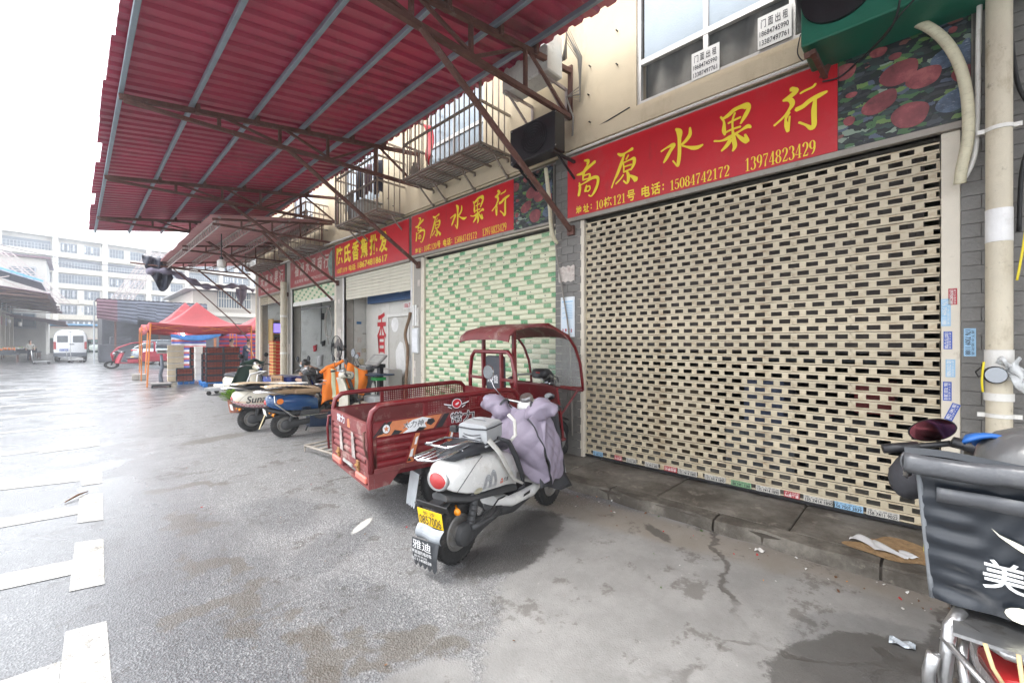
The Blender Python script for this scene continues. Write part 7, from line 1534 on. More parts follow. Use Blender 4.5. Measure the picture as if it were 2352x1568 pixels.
def standing(step=.12, arm=.1, lean=0., reach=None):
    J = {'pelvis':(0,0,.92,.13,.9),'chest':(.02+lean*.5,0,1.28,.15,.8),'neck':(.02+lean*.8,0,1.47,.055),'head':(.04+lean,0,1.6,.085),
     'ls':(.02+lean*.6,.18,1.38,.065),'le':(-.02+lean,.23,1.12,.045),'lh':(.08+lean+arm,.22,.90,.035),'rs':(.02+lean*.6,-.18,1.38,.065),'re':(.0+lean,-.23,1.12,.045),'rh':(.1+lean-arm,-.22,.9,.035),
     'lt':(0,.09,.86,.09),'lk':(step*.6+.03,.10,.48,.06),'la':(step*.8-.02,.1,.09,.045),'lf':(step*.8+.12,.11,.04,.04),'rt':(0,-.09,.86,.09),'rk':(-step*.2+.03,-.10,.48,.06),'ra':(-step,-.1,.09,.045),'rf':(-step+.13,-.11,.04,.04)}
    if reach: J['rh'] = reach+(.035,); J['re'] = tuple((J['rs'][i]+reach[i])/2 + (-.05 if i == 2 else 0) for i in range(3))+(.045,)
    return J
def clothes(top, bottom, shoe=blackp):
    c = {k: top for k in ('chest','ls','le','rs','re','pelvis')}; c.update({k: bottom for k in ('lt','lk','la','rt','rk','ra')}); c.update({'neck':skinm,'head':skinm,'lh':skinm,'rh':skinm,'lf':shoe,'rf':shoe}); return c
navy = pm('navy_cloth', (.04,.06,.11), .85, var=.15); jean = pm('dark_trousers', (.03,.035,.05), .85, var=.15); greyj = pm('pale_jacket', (.45,.44,.4), .85, var=.15); maroon = pm('dark_quilted_jacket', (.035,.028,.03), .6, var=.3, vs=14); redj = pm('red_sleeve', (.5,.05,.04), .8); yj = pm('yellow_jacket', (.6,.4,.05), .8)
sitJ = {'pelvis':(0,0,.5,.15),'chest':(.2,0,.83,.17,.85),'neck':(.36,0,.97,.06),'head':(.44,0,1.06,.09),'ls':(.24,.2,.9,.085),'le':(.40,.24,.68,.065),'lh':(.60,.1,.72,.04),'rs':(.24,-.2,.9,.085),'re':(.42,-.22,.68,.065),'rh':(.58,-.06,.86,.04),
 'lt':(.08,.1,.48,.1),'lk':(.48,.14,.5,.075),'la':(.46,.14,.14,.05),'lf':(.6,.14,.1,.045),'rt':(.08,-.1,.48,.1),'rk':(.48,-.14,.5,.075),'ra':(.46,-.14,.14,.05),'rf':(.6,-.14,.1,.045)}
person('masked person in a dark quilted jacket sitting bent forward at the blue covered table', sitJ, ED, clothes(maroon, jean), (4.0, 9.85, 0), 2.5, mask=pm('grey_mask', (.4,.45,.48), .8))
person('person in a navy jacket reaching over the fruit stall behind the tall crates', standing(.05, 0, .2, (.5,-.3,1.15)), ED, clothes(navy, jean), (5.3, 21.9, 0), -.9)
person('person in a dark cap and red sleeves standing right behind the crates', standing(.05, .1, .1, (.4,-.3,1.0)), ED, clothes(redj, jean), (4.55, 21.0, 0), -1.2, hat=navy)
person('person in a pale jacket carrying a bag and pushing toward the white van', standing(.22, .15), ED, clothes(greyj, jean), (-2.55, 52.5, 0), -1.4)
person('person in a yellow jacket walking far down the lane', standing(.25, .15, .1), ED, clothes(yj, jean), (3.2, 84, 0), 2.8)
person('person in dark clothes standing in the lane left of the far red tricycle', standing(.1, .05, .1), ED, clothes(navy, jean), (3.4, 62, 0), 2.5)
# table with blue cover, chair, stool
tb = thing('covered_table', 'small table under a glossy blue cloth by the kerb', 'table', (3.55, 10.9, 0), .1)
build('table_top', MB().box(-.45,-.5,.72,.45,.5,.75,.008), pm('pale_top', (.5,.46,.4), .5), tb)
bluec = pm('blue_floral_cloth', (.01,.03,.2), .3, var=.6, vs=14, coat=.3, bump=.1)
build('table_cloth', MB().grid(lambda u, v: (-.46-.02*math.sin(u*30)-.03*v, -.52+1.04*u, .753-.45*v), 40, 8, .006).grid(lambda u, v: (-.46+.92*u, -.52-.02*math.sin(u*24)-.03*v, .753-.42*v), 40, 8, .006).box(-.46,-.51,.751,.1,.51,.757), bluec, tb, smooth=40)
for x in (-.4,.4):
    for y in (-.45,.45): build('leg', MB().box(x-.02,y-.02,0,x+.02,y+.02,.72), steel, tb)
wch = thing('wooden_chair', 'small slatted wooden chair between the scooter and the covered table', 'chair', (3.1, 9.75, 0), .3)
wd = pm('chair_wood', (.3,.17,.08), .5, var=.2, vs=5)
build('seat', MB().box(-.18,-.18,.40,.18,.18,.43,.006), wd, wch)
for x in (-.16,.16):
    for y in (-.16,.16): build('leg', MB().box(x-.018,y-.018,0,x+.018,y+.018,.40 if x > 0 else .86), wd, wch)
build('back_rail', MB().box(-.175,-.16,.80,-.15,.16,.86), wd, wch)
for i in range(5): build('slat', MB().box(-.17,-.12+.055*i,.44,-.155,-.095+.055*i,.80), wd, wch)
ct = thing('hand_cart', 'low flat cart with a tall grey tube handle near the covered table', 'cart', (2.95, 10.3, 0), .2)
build('deck', MB().box(-.3,-.25,.16,.45,.25,.19), pm('cart_grey',(.35,.36,.36),.5,.3), ct)
build('handle', MB().tube([(-.3,-.2,.19),(-.34,-.2,.7),(-.3,-.15,.86),(-.1,-.13,.92),(-.1,.13,.92),(-.3,.15,.86),(-.34,.2,.7),(-.3,.2,.19)], .018, 8), pm('pale_tube',(.6,.6,.58),.35,.3), ct, smooth=True)
for x in (-.22,.36):
    for y in (-.2,.2): build('wheel', MB().cyl((x,y-.02,.08),(x,y+.02,.08),.08,seg=16), rubber, ct)
# potted plant by the cream scooter
pp = thing('potted_plant', 'small pot of bright green leaves set behind the cream scooter', 'plant', (2.5, 11.0, 0))
pp.scale = (1.7,)*3
build('pot', MB().lathe([(0,0),(.07,0),(.095,.15),(.1,.17),(.085,.165),(.08,.14),(0,.14)], (0,0,0), seg=20), pm('clay_pot',(.3,.12,.08),.8), pp, smooth=40)
lf = MB(); rnd = random.Random(3)
for i in range(260):
    a = rnd.random()*6.283; e = rnd.random()**.5*.15; h0 = .16+rnd.random()*.16*(1-e*2.5); d = Vector((math.cos(a),math.sin(a),.7*rnd.random()))*.06; p = Vector((e*math.cos(a), e*math.sin(a), h0)); s = Vector((-math.sin(a),math.cos(a),.2))*.014
    lf.add([p, p+d*.6+s, p+d*1.3, p+d*.6-s], [(0,1,2,3)])
build('leaves', lf, pm('fresh_leaf',(.22,.38,.04),.5,var=.3,vs=20), pp, kind='stuff', recalc=False)
# low dolly with planks on the road
dl = thing('dolly', 'low flat dolly with a pale plank on it beyond the cream scooter', 'dolly', (3.2, 15.0, 0), -.6)
build('deck', MB().box(-.5,-.3,.13,.5,.3,.22,.01), pm('dolly_grey',(.3,.3,.3),.6), dl)
for x in (-.4,.4):
    for y in (-.24,.24): build('wheel', MB().cyl((x,y-.02,.06),(x,y+.02,.06),.06,seg=14), rubber, dl)
build('plank', MB().box(-.3,-.2,.223,.9,-.02,.25), whitepvc, dl)

# ------------------------------------------------------------------ fruit stall: pallets, crates, tent
crm = pm('black_crate', (.022,.027,.035), .5, var=.2); fru = pm('red_fruit', (.36,.08,.05), .45, var=.5, vs=30, bump=0)
def proto_crate():
    o = thing('fruit_crate', 'x', 'crate', (0,0,0))
    sx_, sy_, h = .5, .36, .245; f = MB()
    for z0_, z1_ in ((0,.035),(h-.035,h)): f.box(-sx_/2,-sy_/2,z0_,sx_/2,-sy_/2+.02,z1_).box(-sx_/2,sy_/2-.02,z0_,sx_/2,sy_/2,z1_).box(-sx_/2,-sy_/2+.021,z0_,-sx_/2+.02,sy_/2-.021,z1_).box(sx_/2-.02,-sy_/2+.021,z0_,sx_/2,sy_/2-.021,z1_)
    for x in (-sx_/2, sx_/2-.03):
        for y in (-sy_/2, sy_/2-.03): f.box(x,y,.036,x+.03,y+.03,h-.036)
    for zz in (.125,): f.box(-sx_/2+.031,-sy_/2+.002,zz,sx_/2-.031,-sy_/2+.01,zz+.012).box(-sx_/2+.002,-sy_/2+.031,zz,-sx_/2+.01,sy_/2-.031,zz+.012)
    for i in range(4): x = -.15+.1*i; f.box(x-.004,-sy_/2+.0015,.036,x+.004,-sy_/2+.0095,h-.036)
    build('frame', f, crm, o); build('bottom', MB().box(-sx_/2+.02,-sy_/2+.02,.005,sx_/2-.02,sy_/2-.02,.02), crm, o)
    fm = MB(); rr = random.Random(5)
    for i in range(11):
        for j in range(5):
            for k, yy in enumerate((-.14,)): fm.lathe([(0,-.024),(.019,-.012),(.024,0),(.019,.012),(0,.024)], (-.215+.043*i+rr.uniform(-.006,.006), yy+rr.uniform(-.01,.01), .04+.042*j), (0,0,1), 7)
    for j in range(5):
        for i in range(7): fm.lathe([(0,-.024),(.02,0),(0,.024)], (-.215, -.1+.042*i, .04+.042*j), (0,0,1), 6)
    fm.box(-.2,-.12,.03,.22,.16,.225)
    build('fruit', fm, fru, o, smooth=40, kind='stuff')
    return o
pc = proto_crate(); first = True
def pallet(loc, rz, label, sx_=1.2, sy_=1.0):
    t = thing('pallet', label, 'pallet', loc, rz); m = pm('blue_plastic', (.02,.17,.5), .45, var=.1)
    for i in range(7): build('deck_board', MB().box(-sx_/2+.003, -sy_/2+i*sy_/7+.01, .12, sx_/2-.003, -sy_/2+(i+1)*sy_/7-.01, .15), m, t)
    for x in (-sx_/2+.08, 0, sx_/2-.08):
        build('block', MB().box(x-.07,-sy_/2+.02,0,x+.07,-sy_/2+.16,.119,.01), m, t); build('block', MB().box(x-.07,-.07,0,x+.07,.07,.119,.01), m, t); build('block', MB().box(x-.07,sy_/2-.16,0,x+.07,sy_/2-.02,.119,.01), m, t)
    return t
pang = -.08
pallet((3.7, 18.5, 0), pang, 'blue pallet under the tall stacks of red fruit crates', 1.15, 1.5)
ords = ['bottom', 'second', 'third', 'fourth', 'fifth', 'sixth']
def crate_at(x, y, z, rz, label):
    global first
    if first: c = pc; first = False
    else: c = copy_tree(pc)
    c.location = (x, y, z); c.rotation_euler = (0, 0, rz); c['label'] = label; c['group'] = 'black crates of red fruit stacked by the tent'
for k in range(5): crate_at(3.43, 18.0, .152+.248*k, pang, f'black crate of red fruit, {ords[k]} from the pallet in the front left stack')
for k in range(4): crate_at(3.95, 17.97, .152+.248*k, pang, f'black crate of red fruit, {ords[k]} from the pallet in the front right stack')
crate_at(3.92, 17.97, .152+.248*4, pang+.05, 'black crate of red fruit on top of the front right stack')
for k in range(2): crate_at(2.85, 19.8, .10+.25*k, pang, f'single black crate of red fruit standing left of the pallet, {ords[k]} of two')
for k in range(4): crate_at(3.43, 18.65, .152+.248*k, pang, f'black crate of red fruit, {ords[k]} up in the stack behind the front left one')
for k in range(5): crate_at(3.38, 20.6, .12+.248*k, pang, f'black crate, {ords[k]} up in the left back stack beside the white boxes')
foam = pm('foam_box', (.66,.64,.6), .8, var=.06)
def foambox(x, y, z, rz, label, s=(.42,.3,.24), m=foam, lidm=foam, grp='pale boxes stacked beside the crates'):
    t = thing('foam_box', label, 'box', (x,y,z), rz, grp)
    build('box_body', MB().cbox(0,0,s[2]*.42,s[0],s[1],s[2]*.84,.01), m, t); build('lid', MB().cbox(0,0,s[2]*.92,s[0]+.02,s[1]+.02,s[2]*.15,.006), lidm, t)
for k in range(5): foambox(3.22, 19.5, .15+.25*k, pang, f'white foam box beside the crates on the pallet, {ords[k]} from below', (.22,.5,.245))
strw = pm('straw_carton', (.55,.47,.33), .8, var=.12, vs=9)
for k in range(6): foambox(2.78, 21.3, .02+.24*k, pang, f'straw coloured carton with pale rim in the stack behind the scale, {ords[k]} from below', (.5,.4,.235), strw)
pallet((2.9, 19.85, 0), pang, 'small white pallet under the two single crates', .5, .4)
# platform scale
sc_ = thing('platform_scale', 'floor scale with a column and display under the red tent', 'scale', (2.1, 19.1, 0), -.1)
build('platform', MB().box(-.28,-.3,.1,.28,.3,.15,.01), pm('checker_steel',(.3,.29,.28),.45,.6), sc_); build('base_frame', MB().box(-.26,-.28,.04,.26,.28,.098), dirtyblack, sc_)
build('column', MB().tube([(0,.3,.12),(-.02,.3,.4),(.03,.3,.7),(.0,.3,1.12)], [.07,.055,.05,.04], 10), pm('wrapped_column',(.12,.14,.17),.6,var=.3,vs=9,bump=.3), sc_, smooth=True)
build('display', MB().cbox(.02,.27,1.22,.3,.09,.14,.015), pm('grey_plastic',(.28,.27,.25),.5), sc_); build('display_glass', MB().cbox(.02,.224,1.23,.22,.003,.06), dark, sc_)
for x in (-.24,.24):
    for y in (-.26,.26): build('caster', MB().cyl((x-.02,y,.04),(x+.02,y,.04),.04,seg=12), rubber, sc_)
# tents
tent_red = pm('tent_red', (.29,.04,.048), .7, var=.12, vs=2, bump=.1, bs=9, dirt=((.5,.2,.17),.3,1.5)); tent_or = pm('tent_orange_pole', (.6,.2,.04), .5, var=.15)
def tent(c, label, zt=2.26, hp=3.35, red=tent_red):
    cen = sum((Vector((x,y,0)) for x, y in c), Vector())/4
    t = thing('market_tent', label, 'tent', cen, group='red peaked market tents')
    zt_ = zt
    for i in range(4):
        a, b = Vector((*c[i], zt_)), Vector((*c[(i+1)%4], zt_))
        pk = Vector((cen.x, cen.y, hp))
        def f(u, v):
            e = a.lerp(b, u); e.z -= .10*math.sin(u*math.pi)**1.0*(.4+.6*math.sin(u*math.pi)); p = e.lerp(pk, v); p.z -= .42*math.sin(math.pi*v)*(1-.2*v)*.75; return p
        build('roof_panel', MB().grid(f, 16, 12, .008), red, t, world=True, smooth=True)
        build('valance', MB().grid(lambda u, v: f(u, 0) - Vector((0,0,.30*v)) + (a-b).cross(Vector((0,0,1))).normalized()*(.0+.03*math.sin(u*13)*v), 16, 3, .006), red, t, world=True, smooth=True)
    for i, (x, y) in enumerate(c):
        sp = (-.0, 0); f = Vector((x, y, 0))
        d = (Vector((x,y,0))-cen)*.035
        build('leg', MB().box(x-.02,y-.02,0,x+.02,y+.02,zt-.05), tent_or, t, world=True) if i else build('leg', MB().beam((x-.1,y-.35,0),(x+.03,y,zt-.05),.045), tent_or, t, world=True)
    tr_ = MB()
    for i in range(4):
        a, b = Vector((*c[i], zt-.25)), Vector((*c[(i+1)%4], zt-.25)); n = 4
        for k in range(n):
            p, q = a.lerp(b, k/n), a.lerp(b, (k+1)/n); tr_.beam(p+Vector((0,0,.14 if k % 2 else -.02)), q+Vector((0,0,-.02 if k % 2 else .14)), .018).beam(p+Vector((0,0,-.02 if k % 2 else .14)), q+Vector((0,0,.14 if k % 2 else -.02)), .018)
    build('scissor_frame', tr_, tent_or, t, world=True, kind='stuff')
    return t
t1 = tent([(1.83,19.55),(5.07,19.9),(5.1,23.0),(1.87,22.7)], 'red peaked tent with orange legs standing over the fruit crates', hp=3.18)
t2 = tent([(2.3,25.5),(5.6,25.8),(5.6,29),(2.3,28.8)], 'second red peaked tent directly behind the first', 2.3, 3.6)
t3 = tent([(6.0,22.8),(9.6,23.1),(9.6,26.5),(6.0,26.3)], 'pale red tent at the right behind the pillar', 2.4, 3.3)
t4 = tent([(6.2,28.5),(10.5,28.6),(10.5,32.5),(6.2,32.5)], 'farthest red tent at the back right', 2.4, 3.4)
wtb = thing('concrete_weight', 'grey concrete block weight at the far left tent leg', 'weight', (1.85, 23.3, 0), -.1)
build('block', MB().box(-.22,-.16,0,-.005,.16,.24,.02), pm('concrete_block',(.32,.3,.27),.9,bump=.3,bs=20), wtb); build('block', MB().box(.005,-.16,0,.22,.16,.24,.02), pm('concrete_block',(.32,.3,.27),.9,bump=.3,bs=20), wtb)
bl = thing('bare_bulb', 'bright lit bulb hanging under the red tent', 'lamp', (3.2, 22.6, 1.9))
build('bulb', MB().lathe([(0,-.06),(.04,-.04),(.05,0),(.03,.05),(0,.07)], (0,0,0), seg=12), pm('lit_bulb',(1,1,1),.5,emit=((1,.97,.95),60),var=0,bump=0), bl, smooth=True); build('cord', MB().tube([(0,0,.07),(0,.02,.3)], .008, 5), cable, bl)
# striped tarpaulins
def striped(name, c1, c2, n, c3_=None):
    m = bpy.data.materials.new(name); m.use_nodes = True; nt = m.node_tree; b = nt.nodes['Principled BSDF']; tc = nt.nodes.new('ShaderNodeTexCoord'); sp = nt.nodes.new('ShaderNodeSeparateXYZ'); nt.links.new(tc.outputs['Object'], sp.inputs[0])
    a = nt.nodes.new('ShaderNodeMath'); a.operation = 'MULTIPLY'; a.inputs[1].default_value = n; nt.links.new(sp.outputs[2], a.inputs[0]); f = nt.nodes.new('ShaderNodeMath'); f.operation = 'FRACT'; nt.links.new(a.outputs[0], f.inputs[0])
    r = nt.nodes.new('ShaderNodeValToRGB'); r.color_ramp.interpolation = 'CONSTANT'; nt.links.new(f.outputs[0], r.inputs[0]); e = r.color_ramp.elements; e[0].color = c1+(1,); e[1].position = .5 if not c3_ else .35; e[1].color = c2+(1,)
    if c3_: q = e.new(.68); q.color = c3_+(1,)
    nt.links.new(r.outputs[0], b.inputs[0]); b.inputs['Roughness'].default_value = .6; return m
stm = striped('red_blue_stripes', (.5,.04,.06), (.10,.07,.25), 4.5); stm2 = striped('white_red_blue_stripes', (.7,.7,.72), (.1,.15,.45), 3.6, (.55,.12,.1))
build('striped_sheet', MB().grid(lambda u, v: (5.4+4.6*u, 27.2+.08*math.sin(u*40)-.2*u, 2.1-2.1*v), 60, 6, .01), stm, None, smooth=True, label='red and blue striped sheet hung as a wall behind the tents', cat='tarpaulin')
build('striped_sheet', MB().grid(lambda u, v: (3.05+1.3*u, 24.5+.05*math.sin(u*20), 1.95-1.9*v), 20, 6, .01), stm2, None, smooth=True, label='white, red and blue striped sheet hung behind the straw cartons', cat='tarpaulin')
build('blue_sheet', MB().grid(lambda u, v: (3.0+1.9*u, 24.3+.06*math.sin(u*16), 2.2-(.25+.35*math.sin(u*2.5+.4))*v), 20, 6, .01), pm('blue_tarpaulin',(.05,.2,.5),.6,var=.2), None, smooth=True, label='blue sheet draped over the top of the white striped sheet', cat='tarpaulin')
for i, (x, y, w_, d_, h_) in enumerate([(5.0,24.2,.7,.5,.8),(6.2,24.5,.9,.5,.55),(4.6,26,.6,.6,1.2)]):
    tt = thing('stall_table', ['low stall table with fruit behind the navy person', 'wide low stall table by the striped wall', 'stack of dark goods behind the tent'][i], 'stall', (x,y,0))
    build('table_top', MB().cbox(0,0,h_-.02,w_,d_,.04), pm('dim_grey',(.12,.13,.14),.7), tt)
    for a in (-1,1):
        for b in (-1,1): build('leg', MB().cbox(a*(w_/2-.04),b*(d_/2-.04),h_/2-.02,.04,.04,h_-.04), rust, tt)
    fm = MB(); rr = random.Random(i)
    for k in range(40): fm.lathe([(0,-.045),(.045,0),(0,.045)], (rr.uniform(-w_/2+.06,w_/2-.06), rr.uniform(-d_/2+.06,d_/2-.06), h_+.04+.03*(k%2)), (0,0,1), 6)
    build('fruit', fm, [orange, fru, strw][i], tt, kind='stuff')

# ------------------------------------------------------------------ yard traffic
carglass = pm('car_glass', (.05,.06,.07), .08, var=.1, bump=0, spec=.8); vanw = pm('white_van_paint', (.78,.79,.8), .3, var=.03, coat=.5, bump=0)
def car(label, loc, rz, st, glass, paint, name, cat, wr=.32, wx=(.8,3.4), wy=.8, tails=(), plate=None, group=None):
    t = thing(name, label, cat, loc, rz, group)
    build('body', MB().loft(st, 28, 4), paint, t, smooth=40)
    if glass: build('cabin', MB().loft(glass, 28, 3.4), carglass, t, smooth=40)
    for x in wx:
        for s in (-1, 1):
            wl = build('wheel', MB().lathe([(wr*.6,-.1),(wr,-.08),(wr,.08),(wr*.6,.1)], (x,s*wy,wr), (0,1,0), 24), rubber, t, smooth=40); build('rim', MB().lathe([(0,.11),(wr*.3,.1),(wr*.62,.085)], (x,s*wy,wr), (0,s,0), 16), rimm, wl, smooth=40)
    return t
# van, rear toward the camera (local x forward)
van = car('white high roofed van seen from behind in the open yard', (-.25, 49.3, 0), math.pi/2-.02, [(0,0,1.38,.88,1.0),(.04,0,1.38,.93,1.08),(.3,0,1.42,.96,1.14),(3.6,0,1.42,.96,1.14),(4.2,0,1.2,.94,.9),(4.9,0,.85,.9,.5),(5.2,0,.75,.8,.35)], None, vanw, 'delivery_van', 'van', .34, (1.1,4.3), .82)
for y in (-.44,.44): w_ = build('rear_window', MB().box(-.03,y-.3,1.55,.0,y+.3,2.08,.02), carglass, van)
for s in (-1,1): build('tail_lamp', MB().box(-.035,s*.86-.07,1.0,.02,s*.86+.07,1.6,.01), redlens, van)
build('bumper', MB().box(-.10,-.93,.42,.05,.93,.72,.03), pm('bumper_grey',(.12,.13,.15),.6), van); build('underbody', MB().box(.1,-.8,.3,4.6,.8,.45), dirtyblack, van)
pl_ = build('number_plate', MB().box(-.055,-.0,.92,-.04,.5,1.06) if 0 else MB().box(-.055,.12,.86,-.04,.6,1.02), pm('plate_blue',(.02,.08,.4),.4), van); build('lettering', text_mb('湘A 38B62', (-.057,.58,.88), U_W, V_W, .44,.11,.02), white_d, pl_)
build('door_seam', MB().box(-.012,-.006,.75,.0,.006,2.4), dark, van); build('door_handle', MB().box(-.03,-.22,1.36,.0,.06,1.42,.01), blackp, van); build('brake_lamp', MB().box(-.02,-.15,2.42,.03,.15,2.47), dark, van)
for s in (-1,1): build('wing_mirror', MB().box(4.0,s*1.05-.1,1.45,4.1,s*1.05+.1,1.75,.02).beam((4.05,s*.9,1.6),(4.05,s*1.0,1.6),.04), blackp, van)
gc = pm('silver_grey_paint', (.33,.38,.42), .25, .5, var=.04, coat=.6, bump=0)
suv = car('grey estate car parked sideways behind the far red tricycle', (2.75, 39.5, 0), -.12, [(-.0,0,.78,.7,.3),(.1,0,.75,.86,.42),(.9,0,.74,.9,.46),(3.4,0,.72,.9,.42),(4.3,0,.66,.84,.36),(4.6,0,.6,.7,.25)], [(.15,0,1.1,.7,.15),(.7,0,1.3,.72,.33),(1.6,0,1.36,.7,.36),(2.5,0,1.33,.68,.34),(3.5,0,1.08,.7,.1)], gc, 'parked_car', 'car', .34, (.95,3.7), .82)
build('roof', MB().loft([(.6,0,1.62,.58,.04),(1.4,0,1.69,.62,.04),(2.4,0,1.67,.6,.035),(2.8,0,1.6,.5,.03)], 16, 3), gc, suv, smooth=True); build('tail_lamp', MB().box(-.01,-.84,.95,.35,-.70,1.06,.03), redlens, suv)
for x in (1.25, 2.2): build('window_pillar', MB().beam((x,-.735,1.02),(x+.1,-.64,1.62),.05), gc, suv)
car('pale green white car parked far down the lane', (2.3, 90, 0), math.pi/2, [(0,0,.75,.6,.3),(.1,0,.75,.82,.42),(3.6,0,.72,.85,.42),(4.4,0,.62,.75,.3)], [(.4,0,1.1,.7,.15),(1.0,0,1.25,.7,.36),(2.4,0,1.25,.7,.36),(3.2,0,1.05,.7,.12)], pm('pale_green_paint',(.6,.68,.62),.3,coat=.4,bump=0), 'parked_car', 'car', .33, (.8,3.5), .76)
fred = pm('bright_tricycle_red', (.30,.025,.045), .4, var=.1, vs=3)
ft = tricycle('bright red cargo tricycle seen from the side in the yard, facing left', (3.95, 33.9, 0), math.pi-.12, fred, fred, detail=False, canopy=False); ft.scale = (1.35, 1.15, .92)
build('arched_canopy_frame', MB().tube([(1.75,.42,.5),(1.82,.42,.95),(1.6,.42,1.35),(1.2,.42,1.62),(.7,.42,1.72),(.4,.42,1.70),(.4,.42,.9)], .03, 8).tube([(1.75,-.42,.5),(1.82,-.42,.95),(1.6,-.42,1.35),(1.2,-.42,1.62),(.7,-.42,1.72),(.4,-.42,1.70),(.4,-.42,.9)], .03, 8), fred, ft, smooth=True)
build('yellow_can', MB().lathe([(0,0),(.09,0),(.1,.2),(.05,.26),(0,.27)], (1.15,.1,.5), seg=12), pm('yellow_plastic',(.7,.45,.02),.4), ft, smooth=True)
# flat trolleys
def trolley(loc, rz, label):
    t = thing('trolley', label, 'trolley', loc, rz, 'flat trolleys in the yard')
    build('deck', MB().box(-.42,-.3,.17,.42,.3,.21), pm('cart_grey',(.35,.36,.36),.5,.3), t); build('handle', MB().tube([(-.42,-.27,.2),(-.5,-.27,.95),(-.5,.27,.95),(-.42,.27,.2)], .02, 8), steel, t, smooth=True)
    for x in (-.34,.34):
        for y in (-.24,.24): build('wheel', MB().cyl((x,y-.03,.08),(x,y+.03,.08),.08,seg=14), rubber, t)
trolley((-1.65,45.3,0), .05, 'empty flat trolley standing before the white van'); trolley((.1,46.9,0), .4, 'low trolley with red goods half under the white van')
# ------------------------------------------------------------------ buildings round the yard
farw = pm('far_cream_wall', (.56,.53,.47), .9, var=.05, vs=.3, bump=0, dirt=((.42,.4,.35),.3,.25)); farb = pm('far_balcony_face', (.5,.46,.38), .9, var=.06, bump=0)
farg = pm('far_glass', (.10,.13,.16), .2, var=.3, vs=.8, bump=0); barm = pm('far_bars', (.34,.36,.38), .6, bump=0); recess = pm('far_recess', (.18,.19,.2), .9, bump=0)
apt = thing('apartment_building', 'tall pale apartment block with caged balconies closing the far end of the yard', 'building', (-25, 118, 0), 0)
ang = math.atan2(.155, .988); apt.rotation_euler = (0, 0, ang)
AW, FH, NF = 3.55*2, 3.05, 7          # bay width, floor height
x_start, nb = -20., 13
def A(n, mb, m, par=apt, **k): return build(n, mb, m, par, **k)
top = NF*FH + .6
A('wall', MB().box(x_start, 1.0, 0, x_start+nb*AW, 13, top), farw); A('roof_parapet', MB().box(x_start-.3, -.4, top+.01, x_start+nb*AW+.3, .0, top+.9).box(x_start-.3, .01, top+.01, x_start+nb*AW+.3, 13, top+.25), farw)
wins = {}
rr = random.Random(11)
for b in range(nb+1): A('pier', MB().box(x_start+b*AW-.38, -.3, 0, x_start+b*AW+.38, .99, top), farw)
for f in range(NF):
    A('floor_band', MB().box(x_start+.4, -.12, f*FH+.001, x_start+nb*AW-.4, .98, f*FH+.95), farb)
    for b in range(nb):
        x0 = x_start+b*AW+.39; w_ = AW-.78; z0_ = f*FH+.96; hh = FH-1.1
        typ = (b*7+f*3+b*f) % 4
        key = 'two' if typ in (0, 1) else ('wide' if typ == 2 else 'open')
        if key not in wins:
            mb = MB()
            spans = [(.35, w_*.42), (w_*.58, w_-.35)] if key == 'two' else [(.1, w_-.1)]
            z_lo = 0 if key != 'open' else 0
            wall_mb = MB()
            if key == 'two': wall_mb.box(0, .2, 0, .35, .45, hh).box(w_*.42, .2, 0, w_*.58, .45, hh).box(w_-.35, .2, 0, w_, .45, hh)
            frame = MB(); glass = MB()
            for a, c in spans:
                top_ = hh*.92 if key != 'open' else hh*.62
                glass.box(a, .5 if key != 'open' else .8, 0, c, .55 if key != 'open' else .85, hh)
                n = max(3, int((c-a)/.42))
                for i in range(n+1): frame.box(a+(c-a)*i/n-.03, .02, .02, a+(c-a)*i/n+.03, .08, top_)
                for zz in (.02, top_*.5, top_): frame.box(a-.03, -.0, zz-.03, c+.03, .015, zz+.03)
            wins[key] = (wall_mb, frame, glass)
            wm = {}
            for nm, mbx, mt_ in (('window', glass, farg), ('window_bars', frame, barm), ('wall_piece', wall_mb, farw)):
                if mbx.v: o = build(nm, mbx, mt_, apt); wm[nm] = o.data; bpy.data.objects.remove(o)
            wins[key] = wm
        wm = wins[key]
        g_ = link('window', wm['window'], apt); g_.location = (x0, 0, z0_)
        fr = link('window_bars', wm['window_bars'], g_)
        if 'wall_piece' in wm: wp_ = link('wall_piece', wm['wall_piece'], g_)
        # laundry behind some windows
        if rr.random() < .4:
            lm = MB(); x = x0 + .6
            while x < x0+w_*.8: q = rr.uniform(.25,.5); lm.box(x, .12, z0_+hh*.25, x+q*.7, .16, z0_+hh*.85); x += q + rr.uniform(.1,.8)
            A('laundry', lm, pm('pale_laundry', (.5,.52,.56), .9, var=.4, vs=1.2), kind='stuff')
        if rr.random() < .25: A('window_unit', MB().box(x0+w_*.45, -.45, z0_-.7, x0+w_*.45+.9, -.13, z0_-.1), acw)
A('stair_house', MB().box(x_start+3,2,top+.3,x_start+9,8,top+3.4), farw); A('stair_house', MB().box(x_start+12,2,top+.3,x_start+21,6,top+2.2), farw); A('antenna', MB().cyl((x_start+20,3,top+2.2),(x_start+20,3,top+6),.06).cyl((x_start+5,3,top+3.4),(x_start+5,3,top+6.2),.25), barm)
